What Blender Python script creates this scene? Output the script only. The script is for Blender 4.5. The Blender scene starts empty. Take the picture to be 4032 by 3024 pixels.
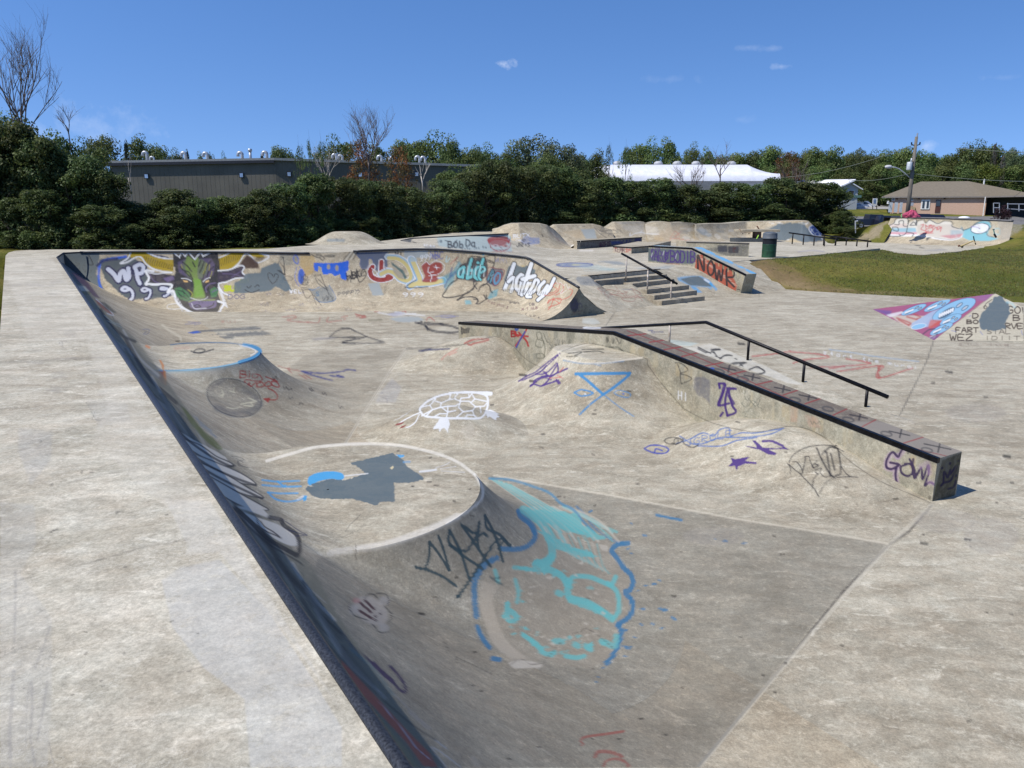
import bpy, math, random
import numpy as np
from mathutils import Vector
random.seed(7); rng = np.random.default_rng(7)
C = bpy.context.scene.collection
SC = bpy.context.scene
# ---------------------------------------------------------------- camera model (photo pixels 4032 x 3024 -> metres)
F_ = 3028.; CX = 2016.; CY = 1512.; PT = math.radians(13.); EZ = 3.25
cp_, sp_ = math.cos(PT), math.sin(PT)
def ray(px, py):
    a = (px-CX)/F_; b = (py-CY)/F_
    return a, cp_-b*sp_, -(sp_+b*cp_)
def G(px, py, z=0.):
    a, b, c = ray(px, py); s = (z-EZ)/c
    return np.array([a*s, b*s, z])
def Y(px, py, y):                      # point of the ray at forward distance y
    a, b, c = ray(px, py); s = y/b
    return np.array([a*s, y, EZ+c*s])
def Lp(px, py, p0, d):                 # ray meets the vertical plane through p0 along d
    a, b, c = ray(px, py)
    s, u = np.linalg.solve(np.array([[a, -d[0]], [b, -d[1]]]), np.array(p0[:2], float))
    return np.array([a*s, b*s, EZ+c*s])
def proj(V):
    V = np.asarray(V, float); x, y, z = V[:, 0], V[:, 1], V[:, 2]-EZ
    dep = np.maximum(y*cp_-z*sp_, .05)
    return CX+F_*x/dep, CY-F_*(y*sp_+z*cp_)/dep
UD = np.array([-.530, .848]); UD /= np.hypot(*UD)      # the direction the park is laid out along
UN = np.array([UD[1], -UD[0]])                          # its right-hand normal
# ---------------------------------------------------------------- object helpers
def tag(o, label=None, cat=None, group=None, kind=None):
    if label: o['label'] = label
    if cat: o['category'] = cat
    if group: o['group'] = group
    if kind: o['kind'] = kind
    return o
def empty(name, loc, label=None, cat=None, group=None, kind=None):
    o = bpy.data.objects.new(name, None); o.location = tuple(float(v) for v in loc); C.objects.link(o)
    o.empty_display_size = .2
    return tag(o, label, cat, group, kind)
def world_loc(o):
    v = Vector((0, 0, 0))
    while o is not None:
        v = v+o.location; o = o.parent
    return v
def mk(name, V, Fc, mat, parent=None, smooth=False, paint=None, loc=None, col=None):
    """one mesh object out of world-space vertices; faces: int array (n,k) or list"""
    V = np.asarray(V, float).reshape(-1, 3)
    base = np.array(world_loc(parent)) if parent is not None else np.zeros(3)
    if loc is not None: loc = np.asarray(loc, float)
    off = base if loc is None else loc
    me = bpy.data.meshes.new(name)
    if isinstance(Fc, np.ndarray) and Fc.ndim == 2:
        k = Fc.shape[1]; n = len(Fc)
        me.vertices.add(len(V)); me.vertices.foreach_set('co', (V-off).astype(np.float32).ravel())
        me.loops.add(n*k); me.loops.foreach_set('vertex_index', Fc.astype(np.int32).ravel())
        me.polygons.add(n); me.polygons.foreach_set('loop_start', np.arange(0, n*k, k, dtype=np.int32))
        me.update(calc_edges=True)
    else:
        me.from_pydata([tuple(v) for v in (V-off)], [], [tuple(int(i) for i in f) for f in Fc])
    if smooth: me.polygons.foreach_set('use_smooth', np.ones(len(me.polygons), bool))
    if paint is not None:
        a = me.color_attributes.new('paint', 'FLOAT_COLOR', 'POINT'); a.data.foreach_set('color', paint.astype(np.float32).ravel())
    if col is not None:
        a = me.color_attributes.new('tint', 'FLOAT_COLOR', 'POINT'); a.data.foreach_set('color', col.astype(np.float32).ravel())
    me.materials.append(mat)
    o = bpy.data.objects.new(name, me); C.objects.link(o)
    if parent is not None:
        o.parent = parent
        if loc is not None: o.location = tuple(loc-base)
    elif loc is not None: o.location = tuple(loc)
    return o
class MB:                                  # collects simple solids into one mesh
    def __init__(s): s.V = []; s.F = []
    def add(s, V, F):
        n = len(s.V); s.V += [tuple(map(float, v)) for v in V]; s.F += [tuple(i+n for i in f) for f in F]; return s
    def prism(s, pts, z0, z1):             # pts: xy polygon; z0/z1 scalar or list
        n = len(pts); z0 = [z0]*n if np.isscalar(z0) else z0; z1 = [z1]*n if np.isscalar(z1) else z1
        a = sum(pts[i][0]*pts[(i+1) % n][1]-pts[(i+1) % n][0]*pts[i][1] for i in range(n))
        if a < 0: pts = pts[::-1]; z0 = z0[::-1]; z1 = z1[::-1]
        V = [(p[0], p[1], z) for p, z in zip(pts, z0)]+[(p[0], p[1], z) for p, z in zip(pts, z1)]
        F = [tuple(range(n-1, -1, -1)), tuple(range(n, 2*n))]+[(i, (i+1) % n, (i+1) % n+n, i+n) for i in range(n)]
        return s.add(V, F)
    def box(s, c, sx, sy, sz, rot=0., tilt=None):   # c = centre of the base
        cs, sn = math.cos(rot), math.sin(rot); pts = []
        for x, y in ((-sx/2, -sy/2), (sx/2, -sy/2), (sx/2, sy/2), (-sx/2, sy/2)): pts.append((c[0]+x*cs-y*sn, c[1]+x*sn+y*cs))
        return s.prism(pts, c[2], c[2]+sz)
    def tube(s, P, r, n=10, caps=True):
        P = [Vector([float(a) for a in p]) for p in P]; R = [r]*len(P) if np.isscalar(r) else r
        V = []; m = len(P); up = None
        for i, p in enumerate(P):
            d = (P[min(i+1, m-1)]-P[max(i-1, 0)]).normalized()
            if up is None: up = Vector((0, 0, 1)) if abs(d.z) < .9 else Vector((1, 0, 0))
            a = d.cross(up).normalized(); b = a.cross(d).normalized(); up = b
            for k in range(n):
                t = 2*math.pi*k/n; V.append(p+(a*math.cos(t)+b*math.sin(t))*R[i])
        F = [(i*n+k, i*n+(k+1) % n, (i+1)*n+(k+1) % n, (i+1)*n+k) for i in range(m-1) for k in range(n)]
        if caps: F += [tuple(range(n-1, -1, -1)), tuple((m-1)*n+k for k in range(n))]
        return s.add(V, F)
    def lathe(s, c, prof, n=32, axis='z', a0=0, a1=2*math.pi):
        V = []; full = abs(a1-a0-2*math.pi) < 1e-6; m = n if full else n+1
        for r, h in prof:
            for k in range(m):
                t = a0+(a1-a0)*k/n
                if axis == 'z': V.append((c[0]+r*math.cos(t), c[1]+r*math.sin(t), c[2]+h))
                elif axis == 'y': V.append((c[0]+r*math.cos(t), c[1]+h, c[2]+r*math.sin(t)))
                else: V.append((c[0]+h, c[1]+r*math.cos(t), c[2]+r*math.sin(t)))
        F = [(i*m+k, i*m+(k+1) % m, (i+1)*m+(k+1) % m, (i+1)*m+k) for i in range(len(prof)-1) for k in range(m if full else n)]
        return s.add(V, F)
    def build(s, name, mat, parent=None, smooth=False, loc=None, bevel=0):
        o = mk(name, np.array(s.V), s.F, mat, parent, smooth, loc=loc)
        if bevel:
            b = o.modifiers.new('b', 'BEVEL'); b.width = bevel; b.segments = 2; b.limit_method = 'ANGLE'
        return o
def recalc(o):
    import bmesh
    bm = bmesh.new(); bm.from_mesh(o.data); bmesh.ops.recalc_face_normals(bm, faces=bm.faces); bm.to_mesh(o.data); bm.free(); return o
# ---------------------------------------------------------------- colours and materials
KA = .68
def lin(v): v /= 255.; return v/12.92 if v <= .04045 else ((v+.055)/1.055)**2.4
def col(r, g, b): return (lin(r)*KA*1.0, lin(g)*KA, lin(b)*KA*.96)
MATS = {}
def pmat(name, rgb, rough=.7, metal=0., nscale=8., namt=.12, bump=.0, spec=.3, dirt=None, stretch=None):
    """painted / plain surface: base colour broken up by two noises, optional bump"""
    if name in MATS: return MATS[name]
    m = bpy.data.materials.new(name); m.use_nodes = True; N = m.node_tree.nodes; L = m.node_tree.links
    b = N['Principled BSDF']; b.inputs['Roughness'].default_value = rough; b.inputs['Metallic'].default_value = metal
    b.inputs['Specular IOR Level'].default_value = spec
    g = N.new('ShaderNodeNewGeometry'); src = g.outputs['Position']
    if stretch:
        mp = N.new('ShaderNodeMapping'); mp.inputs['Scale'].default_value = stretch; L.new(src, mp.inputs[0]); src = mp.outputs[0]
    n = N.new('ShaderNodeTexNoise'); n.inputs['Scale'].default_value = nscale; n.inputs['Detail'].default_value = 6
    L.new(src, n.inputs['Vector'])
    r = N.new('ShaderNodeValToRGB'); c = rgb; e = r.color_ramp.elements
    d = dirt or tuple(x*(1-2.2*namt) for x in c)
    e[0].position = .3; e[0].color = (*d, 1); e[1].position = .7; e[1].color = (*[min(1, x*(1+namt)) for x in c], 1)
    L.new(n.outputs['Fac'], r.inputs[0]); L.new(r.outputs[0], b.inputs['Base Color'])
    if bump:
        bp = N.new('ShaderNodeBump'); bp.inputs['Strength'].default_value = bump; bp.inputs['Distance'].default_value = .02
        L.new(n.outputs['Fac'], bp.inputs['Height']); L.new(bp.outputs[0], b.inputs['Normal'])
    MATS[name] = m; return m
def concrete(name, ca, cb, stain=1., painted=True, cracks=.5, wear=.55, base=.3):
    m = bpy.data.materials.new(name); m.use_nodes = True; N = m.node_tree.nodes; L = m.node_tree.links
    b = N['Principled BSDF']; b.inputs['Roughness'].default_value = .82; b.inputs['Specular IOR Level'].default_value = .25
    g = N.new('ShaderNodeNewGeometry'); P = g.outputs['Position']
    def noise(sc, det=5, rough=.6, vec=P, dist=0.):
        n = N.new('ShaderNodeTexNoise'); n.inputs['Scale'].default_value = sc; n.inputs['Detail'].default_value = det
        n.inputs['Roughness'].default_value = rough; n.inputs['Distortion'].default_value = dist; L.new(vec, n.inputs['Vector']); return n.outputs['Fac']
    def ramp(fac, p0, p1, c0, c1, interp='LINEAR'):
        r = N.new('ShaderNodeValToRGB'); e = r.color_ramp.elements; e[0].position = p0; e[1].position = p1
        e[0].color = (*c0, 1) if not np.isscalar(c0) else (c0, c0, c0, 1); e[1].color = (*c1, 1) if not np.isscalar(c1) else (c1, c1, c1, 1)
        L.new(fac, r.inputs[0]); return r.outputs[0]
    def mix(kind, fac, a, bb):
        x = N.new('ShaderNodeMix'); x.data_type = 'RGBA'; x.blend_type = kind
        if np.isscalar(fac): x.inputs[0].default_value = fac
        else: L.new(fac, x.inputs[0])
        for s, v in ((6, a), (7, bb)):
            if isinstance(v, tuple): x.inputs[s].default_value = (*v, 1)
            else: L.new(v, x.inputs[s])
        return x.outputs[2]
    # brushed streaks: noise stretched along the slab
    mp = N.new('ShaderNodeMapping'); mp.inputs['Rotation'].default_value = (0, 0, -.05); mp.inputs['Scale'].default_value = (.95, 2.0, 1.5); L.new(P, mp.inputs[0])
    st = noise(1.6, 7, .65, mp.outputs[0], .6)
    c1 = ramp(st, .3, .68, ca, cb)
    big = noise(.33, 4, .55, dist=1.)
    c2 = mix('MULTIPLY', .75*stain, c1, ramp(big, .32, .66, (.74, .71, .67), (1.1, 1.1, 1.1)))
    med = noise(2.1, 8, .7, dist=1.2)
    c3 = mix('MULTIPLY', .9, c2, ramp(med, .35, .65, (.85, .835, .81), (1.09, 1.09, 1.08)))
    sp = noise(9., 8, .75)
    c4 = mix('MIX', ramp(sp, .54, .70, 0., .55), c3, tuple(min(1, v*1.3) for v in cb))
    sc2 = noise(3.1, 7, .72, mp.outputs[0], 1.)      # pale scuffed flakes drawn out along the trowel marks
    c4 = mix('MIX', ramp(sc2, .57, .66, 0., .6), c4, tuple(min(1, v*1.25) for v in cb))
    hue = noise(4.3, 6, .7)
    c4 = mix('MULTIPLY', .8, c4, ramp(hue, .34, .66, (1.025, .985, .95), (.975, 1.0, 1.01)))
    fl_ = noise(17., 8, .8, dist=.8)
    c4 = mix('MULTIPLY', .9, c4, ramp(fl_, .34, .64, (.77, .76, .745), (1.15, 1.14, 1.12)))
    f2 = noise(38., 5, .8, dist=.5)
    c4 = mix('MULTIPLY', .95, c4, ramp(f2, .30, .66, (.73, .72, .70), (1.18, 1.17, 1.16)))
    # dark water marks
    wm = noise(.9, 6, .7, dist=2.)
    c4 = mix('MIX', ramp(wm, .6, .74, 0., .35*stain), c4, tuple(v*.5 for v in ca))
    gr = noise(90., 3, .7)
    c5 = mix('MULTIPLY', .9, c4, ramp(gr, .25, .75, .74, 1.2))
    if cracks:
        v = N.new('ShaderNodeTexVoronoi'); v.feature = 'DISTANCE_TO_EDGE'; v.inputs['Scale'].default_value = .45
        dn = N.new('ShaderNodeTexNoise'); dn.inputs['Scale'].default_value = 1.7; dn.inputs['Detail'].default_value = 8; dn.inputs['Roughness'].default_value = .7; L.new(P, dn.inputs['Vector'])
        va = N.new('ShaderNodeVectorMath'); va.operation = 'MULTIPLY_ADD'; L.new(dn.outputs['Color'], va.inputs[0]); va.inputs[1].default_value = (1.3, 1.3, 1.3); L.new(P, va.inputs[2])
        L.new(va.outputs[0], v.inputs['Vector'])
        line = ramp(v.outputs['Distance'], .0, .0065, 1., 0.)
        gate = ramp(noise(.6, 3), .52, .6, 0., 1.)
        mm = N.new('ShaderNodeMath'); mm.operation = 'MULTIPLY'; L.new(line, mm.inputs[0]); L.new(gate, mm.inputs[1])
        m2 = N.new('ShaderNodeMath'); m2.operation = 'MULTIPLY'; L.new(mm.outputs[0], m2.inputs[0]); m2.inputs[1].default_value = cracks
        c5 = mix('MIX', m2.outputs[0], c5, tuple(v*.35 for v in ca))
    if cracks:                                          # fine pale crazing
        v2 = N.new('ShaderNodeTexVoronoi'); v2.feature = 'DISTANCE_TO_EDGE'; v2.inputs['Scale'].default_value = 5.5; L.new(va.outputs[0], v2.inputs['Vector'])
        m3 = N.new('ShaderNodeMath'); m3.operation = 'MULTIPLY'; L.new(ramp(v2.outputs['Distance'], 0., .03, .45, 0.), m3.inputs[0]); L.new(ramp(noise(1.3, 4), .5, .62, 0., 1.), m3.inputs[1])
        c5 = mix('MIX', m3.outputs[0], c5, tuple(min(1, q*1.15) for q in cb))
    out = c5
    if painted:
        a = N.new('ShaderNodeAttribute'); a.attribute_name = 'paint'
        w = ramp(noise(14., 8, .8), .30, .30+wear*.35, .15, 1.)
        w2 = ramp(noise(3.3, 6, .7), .3, .5, .62, 1.)
        k = N.new('ShaderNodeMath'); k.operation = 'MULTIPLY'; L.new(w, k.inputs[0]); L.new(w2, k.inputs[1])
        # alpha in 0..1, opaque paint keeps more of itself
        k2 = N.new('ShaderNodeMapRange'); L.new(a.outputs['Alpha'], k2.inputs[0]); k2.inputs['From Min'].default_value = .70; k2.inputs['From Max'].default_value = .91; k2.inputs['To Max'].default_value = .93
        k3 = N.new('ShaderNodeMath'); k3.operation = 'MULTIPLY'; L.new(a.outputs['Alpha'], k3.inputs[0]); L.new(k.outputs[0], k3.inputs[1])
        k5 = N.new('ShaderNodeMath'); k5.operation = 'MULTIPLY'; L.new(a.outputs['Alpha'], k5.inputs[0]); k5.inputs[1].default_value = base
        k6 = N.new('ShaderNodeMath'); k6.operation = 'MAXIMUM'; L.new(k2.outputs[0], k6.inputs[0]); L.new(k5.outputs[0], k6.inputs[1])
        k4 = N.new('ShaderNodeMath'); k4.operation = 'MAXIMUM'; k4.use_clamp = True; L.new(k3.outputs[0], k4.inputs[0]); L.new(k6.outputs[0], k4.inputs[1])
        pc = mix('MULTIPLY', .6, a.outputs['Color'], ramp(gr, .2, .8, .8, 1.15))
        out = mix('MIX', k4.outputs[0], c5, pc)
    L.new(out, b.inputs['Base Color'])
    bp = N.new('ShaderNodeBump'); bp.inputs['Strength'].default_value = .22; bp.inputs['Distance'].default_value = .006
    ad = N.new('ShaderNodeMath'); ad.operation = 'ADD'; L.new(gr, ad.inputs[0]); L.new(sp, ad.inputs[1])
    L.new(ad.outputs[0], bp.inputs['Height']); L.new(bp.outputs[0], b.inputs['Normal'])
    return m
M_floor = concrete('floor_concrete', col(166, 159, 144), col(212, 207, 193))
M_deck = concrete('deck_concrete', col(174, 168, 153), col(224, 220, 208), stain=.9)
M_ramp = concrete('ramp_concrete', col(172, 162, 144), col(216, 206, 186), cracks=.3, wear=.4, base=.5)
M_ledge = concrete('ledge_concrete', col(158, 156, 143), col(206, 202, 186), stain=1., cracks=0, base=.5)
M_black = pmat('black_steel', (.012, .012, .014), .42, .6, 20, .3)
M_navy = pmat('worn_coping_steel', (.05, .054, .062), .45, .5, 120, .3, dirt=(.016, .017, .02))
M_rust = pmat('rusty_post', (.20, .15, .10), .7, .3, 14, .3, dirt=(.55, .53, .5))
# ---------------------------------------------------------------- spray paint: strokes rasterised once, stored as vertex colours on the surfaces
CS = .5
LAY = {}
def canvas(n):
    if n not in LAY: LAY[n] = np.zeros((1512, 2016, 4), np.float32)
    return LAY[n]
def pts_(s, K):
    if isinstance(s, str): a = np.array([[float(v) for v in p.split(',')] for p in s.split()])
    else: a = np.array(s, float)
    ox, oy, sc = K
    return a/sc+np.array([ox, oy])
def smooth_(P, closed=False, n=6):
    if len(P) < 3: return P
    Q = np.vstack([P[-1:], P, P[:2]]) if closed else np.vstack([2*P[0]-P[1], P, 2*P[-1]-P[-2]])
    out = []; m = len(P) if closed else len(P)-1
    t = np.arange(n)[:, None]/n
    for i in range(m):
        a, b, c, d = Q[i], Q[i+1], Q[i+2], Q[i+3]
        out.append(.5*((2*b)+(-a+c)*t+(2*a-5*b+4*c-d)*t**2+(-a+3*b-3*c+d)*t**3))
    out = np.vstack(out+([P[:1]] if closed else [P[-1:]]))
    return out
def comp(lay, x0, y0, cov, color, alpha):
    c = canvas(lay)[y0:y0+cov.shape[0], x0:x0+cov.shape[1]]
    a = (cov*alpha)[..., None]
    c[..., :3] = c[..., :3]*(1-a)+np.array(color, np.float32)*a
    c[..., 3:] = c[..., 3:]*(1-a)+a
def clipbox(P, r):
    x0 = max(0, int(P[:, 0].min()-r)); x1 = min(2016, int(P[:, 0].max()+r)+2)
    y0 = max(0, int(P[:, 1].min()-r)); y1 = min(1512, int(P[:, 1].max()+r)+2)
    return x0, x1, y0, y1
def S(lay, K, s, w, color, alpha=1., soft=1.2, sm=True, closed=False):
    """a sprayed line; w = width in the units of K"""
    for part in (s.split('|') if isinstance(s, str) else [s]):
        P = pts_(part, K); P = smooth_(P, closed) if sm else (np.vstack([P, P[:1]]) if closed else P)
        P = P*CS; r = max(w*1.3/K[2]*CS/2, .5); so = max(soft*CS, .5)
        x0, x1, y0, y1 = clipbox(P, r+so+1)
        if x1 <= x0 or y1 <= y0: continue
        cov = np.zeros((y1-y0, x1-x0), np.float32)
        for i in range(max(1, len(P)-1)):
            a = P[i]; b = P[min(i+1, len(P)-1)]
            bx0, bx1, by0, by1 = clipbox(np.array([a, b]), r+so+1)
            if bx1 <= bx0 or by1 <= by0: continue
            X, Yg = np.meshgrid(np.arange(bx0, bx1)+.5, np.arange(by0, by1)+.5)
            d = b-a; L2 = max((d**2).sum(), 1e-9); t = np.clip(((X-a[0])*d[0]+(Yg-a[1])*d[1])/L2, 0, 1)
            D = np.hypot(X-a[0]-t*d[0], Yg-a[1]-t*d[1])
            v = np.clip((r+so*.5-D)/so+.0, 0, 1)
            sub = cov[by0-y0:by1-y0, bx0-x0:bx1-x0]; np.maximum(sub, v, out=sub)
        comp(lay, x0, y0, cov, color, alpha)
def Fp(lay, K, s, color, alpha=1., soft=1., sm=False, rough=0.):
    """a filled patch; rough = ragged edge amplitude in photo pixels"""
    P = pts_(s, K); P = smooth_(P, True) if sm else P
    if rough:
        Q = []
        for i in range(len(P)):
            a, b = P[i], P[(i+1) % len(P)]; n = max(1, int(np.hypot(*(b-a))/(rough*1.6)))
            for k in range(n): Q.append(a+(b-a)*k/n+rng.normal(0, rough*.45, 2))
        P = np.array(Q)
    P = P*CS; so = max(soft*CS, .5)
    x0, x1, y0, y1 = clipbox(P, so+1)
    if x1 <= x0 or y1 <= y0: return
    ss = 2
    X, Yg = np.meshgrid((np.arange((x1-x0)*ss)+.5)/ss+x0, (np.arange((y1-y0)*ss)+.5)/ss+y0)
    ins = inpoly(X, Yg, P).astype(np.float32)
    cov = ins.reshape(y1-y0, ss, x1-x0, ss).mean((1, 3))
    n = int(so)
    for _ in range(n):
        c = np.pad(cov, 1, mode='edge'); cov = (c[1:-1, 1:-1]*2+c[:-2, 1:-1]+c[2:, 1:-1]+c[1:-1, :-2]+c[1:-1, 2:])/6
    comp(lay, x0, y0, cov.astype(np.float32), color, alpha)
def inpoly(X, Yg, P):
    ins = np.zeros(X.shape, bool); n = len(P); j = n-1
    for i in range(n):
        xi, yi = P[i]; xj, yj = P[j]
        if yi != yj:
            c = ((yi > Yg) != (yj > Yg)) & (X < (xj-xi)*(Yg-yi)/(yj-yi)+xi)
            ins ^= c
        j = i
    return ins
def El(lay, K, cx, cy, rx, ry, w, color, alpha=1., rot=0., fill=False, soft=1.2):
    t = np.linspace(0, 2*math.pi, 25)[:-1]; c, s = math.cos(rot), math.sin(rot)
    P = [(cx+rx*math.cos(a)*c-ry*math.sin(a)*s, cy+rx*math.cos(a)*s+ry*math.sin(a)*c) for a in t]
    if fill: Fp(lay, K, P, color, alpha, soft)
    else: S(lay, K, P, w, color, alpha, soft, sm=False, closed=True)
GL = {'A': '0,1 .5,0 1,1|.2,.62 .8,.62', 'B': '.05,0 .05,1|.05,0 .8,.1 .75,.42 .05,.48|.05,.48 .95,.6 .85,.92 .05,1', 'C': '.95,.12 .5,0 .05,.4 .1,.85 .5,1 .95,.88',
 'D': '.05,0 .05,1 .7,.9 .95,.5 .7,.1 .05,0', 'E': '.95,0 .05,0 .05,1 .95,1|.05,.5 .75,.5', 'F': '.95,0 .05,0 .05,1|.05,.5 .7,.5', 'G': '.95,.12 .5,0 .05,.4 .1,.85 .5,1 .95,.85 .95,.55 .55,.55',
 'H': '.05,0 .05,1|.95,0 .95,1|.05,.5 .95,.5', 'I': '.5,0 .5,1', 'J': '.8,0 .8,.8 .45,1 .1,.8', 'K': '.05,0 .05,1|.9,0 .08,.5 .95,1', 'L': '.05,0 .05,1 .9,1', 'M': '0,1 .1,0 .5,.7 .9,0 1,1',
 'N': '.05,1 .05,0 .95,1 .95,0', 'O': '.5,0 .05,.35 .1,.8 .5,1 .9,.8 .95,.35 .5,0', 'P': '.05,1 .05,0 .85,.1 .85,.45 .05,.55', 'R': '.05,1 .05,0 .85,.1 .85,.42 .05,.5 .95,1', 'S': '.9,.1 .4,0 .08,.25 .85,.65 .75,.95 .1,.95',
 'T': '0,0 1,0|.5,0 .5,1', 'U': '.05,0 .05,.75 .5,1 .95,.75 .95,0', 'V': '0,0 .5,1 1,0', 'W': '0,0 .25,1 .5,.35 .75,1 1,0', 'X': '0,0 1,1|1,0 0,1', 'Y': '0,0 .5,.5 1,0|.5,.5 .4,1', 'Z': '0,0 1,0 0,1 1,1',
 'a': '.85,.4 .4,.38 .1,.7 .4,1 .85,.85|.88,.38 .9,1', 'b': '.1,0 .1,1|.1,.6 .6,.42 .9,.7 .6,1 .1,.95', 'd': '.9,0 .9,1|.9,.6 .4,.42 .1,.7 .4,1 .9,.95', 'e': '.1,.68 .85,.65 .6,.4 .2,.45 .08,.8 .4,1 .85,.92',
 'h': '.1,0 .1,1|.1,.6 .5,.42 .85,.55 .88,1', 'i': '.5,.4 .5,1|.48,.15 .52,.2', 'n': '.1,.4 .1,1|.1,.6 .5,.42 .85,.55 .88,1', 'o': '.5,.4 .1,.65 .25,.95 .6,1 .9,.75 .7,.45 .5,.4', 'r': '.15,.4 .15,1|.15,.65 .5,.42 .85,.48',
 't': '.5,.08 .5,.9 .85,.98|.15,.4 .85,.38', 'u': '.1,.4 .12,.9 .5,1 .85,.85|.88,.4 .9,1', 'l': '.45,0 .45,1', 'f': '.8,.1 .5,.02 .4,.3 .4,1|.15,.45 .7,.45', 'g': '.85,.45 .4,.4 .1,.65 .4,.9 .85,.8|.88,.42 .88,1.2 .5,1.35 .15,1.2', 's': '.8,.45 .3,.42 .2,.6 .75,.8 .6,1 .15,.97',
 'p': '.1,.4 .1,1.35|.1,.5 .6,.4 .9,.65 .6,.95 .1,.9', 'm': '.05,.4 .05,1|.05,.6 .3,.42 .5,.6 .5,1|.5,.6 .75,.42 .95,.6 .95,1', 'y': '.1,.4 .45,.9|.9,.4 .2,1.35', '9': '.85,.2 .4,0 .1,.25 .45,.5 .85,.3|.85,.1 .85,.6 .4,1', '0': '.5,0 .1,.3 .1,.75 .5,1 .9,.7 .9,.3 .5,0', '1': '.3,.2 .55,0 .55,1',
 '2': '.1,.2 .5,0 .85,.25 .1,1 .95,1', '3': '.1,.05 .85,.1 .4,.45 .9,.7 .5,1 .1,.9', '!': '.5,0 .5,.7|.5,.92 .5,1', '&': '.8,1 .2,.3 .5,0 .7,.25 .1,.75 .4,1 .85,.6', '+': '.5,.2 .5,.8|.2,.5 .8,.5'}
def T(lay, K, s, x, y, w, h, lw, color, alpha=1., dx=None, dy=(0, 0), slant=0., fill=None, fw=None, gap=.28, soft=1.2):
    """lettering: w,h cell size; dx = advance vector per letter (K units); slant shears the tops"""
    dx = dx or (w*(1+gap), 0); jobs = []
    for i, ch in enumerate(s):
        if ch in GL:
            for st in GL[ch].split('|'):
                P = [[float(v) for v in p.split(',')] for p in st.split()]
                jobs.append([(x+i*dx[0]+a*w+(1-b)*slant*h, y+i*dx[1]+b*h+a*w*(dx[1]/max(dx[0], 1e-6))) for a, b in P])
    if fill is not None:
        for P in jobs: S(lay, K, P, fw+lw*2, color, alpha, soft)
        for P in jobs: S(lay, K, P, fw, fill, alpha, soft)
    else:
        for P in jobs: S(lay, K, P, lw, color, alpha, soft)
def scrib(lay, K, x, y, w, h, n, lw, color, alpha=.6, seed=0):
    """a loose hand-style squiggle"""
    r = np.random.default_rng(seed); P = [(x+w*(i+.5)/n+r.normal(0, w*.06), y+h*(.5+(.45 if i % 2 else -.45)*r.uniform(.4, 1))) for i in range(n)]
    S(lay, K, P, lw, color, alpha)
def sample(lay, V):
    if '+' in lay:
        a, b = [sample(q, V) for q in lay.split('+')]; al = b[:, 3:]; o_ = al+a[:, 3:]*(1-al)
        return np.hstack([(b[:, :3]*al+a[:, :3]*a[:, 3:]*(1-al))/np.maximum(o_, 1e-4), o_])
    """vertex colours for world points from one layer"""
    c = canvas(lay); u, v = proj(V); u = u*CS-.5; v = v*CS-.5
    ok = (u > 0) & (u < 2014) & (v > 0) & (v < 1510)
    u = np.clip(u, 0, 2014); v = np.clip(v, 0, 1510); i = u.astype(int); j = v.astype(int); a = (u-i)[:, None]; b = (v-j)[:, None]
    q = c[j, i]*(1-a)*(1-b)+c[j, i+1]*a*(1-b)+c[j+1, i]*(1-a)*b+c[j+1, i+1]*a*b
    al = np.maximum(q[:, 3:], 1e-4); q = np.hstack([q[:, :3]/al, q[:, 3:]]); q[~ok] = 0
    return q
# crops of the photograph the strokes were traced in: origin and scale
K1 = (180, 960, 2.212); K2 = (1100, 940, 3.16); K3 = (1700, 960, 3.16); K4 = (1550, 840, 2.765); K5 = (2250, 840, 2.458); K6 = (3000, 840, 2.1434)
K8 = (3300, 1100, 3.022); R5 = (1344, 1100, 1.646); R6 = (2688, 1200, 1.646); R4 = (0, 1000, 1.646); R7 = (0, 2000, 1.62); R8 = (1344, 2000, 1.62)
KB = (400, 1280, 2.212); KC = (1900, 840, 2.765); KD = (3400, 780, 3.5); KL = (3500, 1650, 4.147); KS = (2300, 860, 4.424); KR = (2800, 800, 2.765); KW = (200, 1000, 3.16); KT = (2300, 1200, 2.765); KN = (1200, 1750, 1.731); K0 = (0, 0, 1.)
KM = (2850, 840, 5.53)
# ================================================================ all the paint, traced stroke by stroke
K_BLK = (.016, .016, .02); K_WHT = col(232, 234, 238); K_GRY = col(98, 112, 120); K_BLU = col(20, 95, 215); K_RED = col(165, 55, 50); K_PUR = col(72, 45, 125)
GRYL = col(165, 172, 174); NAV = col(30, 42, 90); TEAL = col(95, 190, 190); SKYB = col(70, 165, 225); DKB = col(35, 105, 150); SLATE = col(72, 82, 92)
# ---- joints, cracks, tonal slabs on the floor (G)
JD = (.05, .045, .04)
Fp('G', K0, '1935,1872 2400,1952 2900,2045 3300,2105 3495,2140 3200,2460 2740,3040 1570,3040 1380,2680 1200,2350 1250,2197 1400,2174 1640,2120 1760,2070 1860,2000 1905,1940', col(118, 115, 106), .52, 14)  # darker pour, carried over the pad's front slope to deepen its shade
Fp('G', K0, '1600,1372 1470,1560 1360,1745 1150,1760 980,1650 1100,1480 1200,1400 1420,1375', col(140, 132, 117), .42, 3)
S('G', K0, '3668,1990 3580,2090 3495,2150 3320,2330 3050,2660 2740,3030', 9, JD, .75, 2, sm=False)
S('G', K0, '3668,1990 3495,2150 3050,2664 2740,3034', 14, col(215, 208, 192), .4, 4, sm=False)
S('G', K0, '3495,2140 3300,2106 2900,2043 2400,1950 1945,1872', 6, col(225, 215, 195), .6, 2, sm=False)
S('G', K0, '1600,1372 1530,1470 1360,1745', 8, col(215, 206, 188), .7, 2, sm=False); S('G', K0, '1600,1372 1530,1470 1360,1745', 3, JD, .5, 1.5, sm=False)
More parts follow.
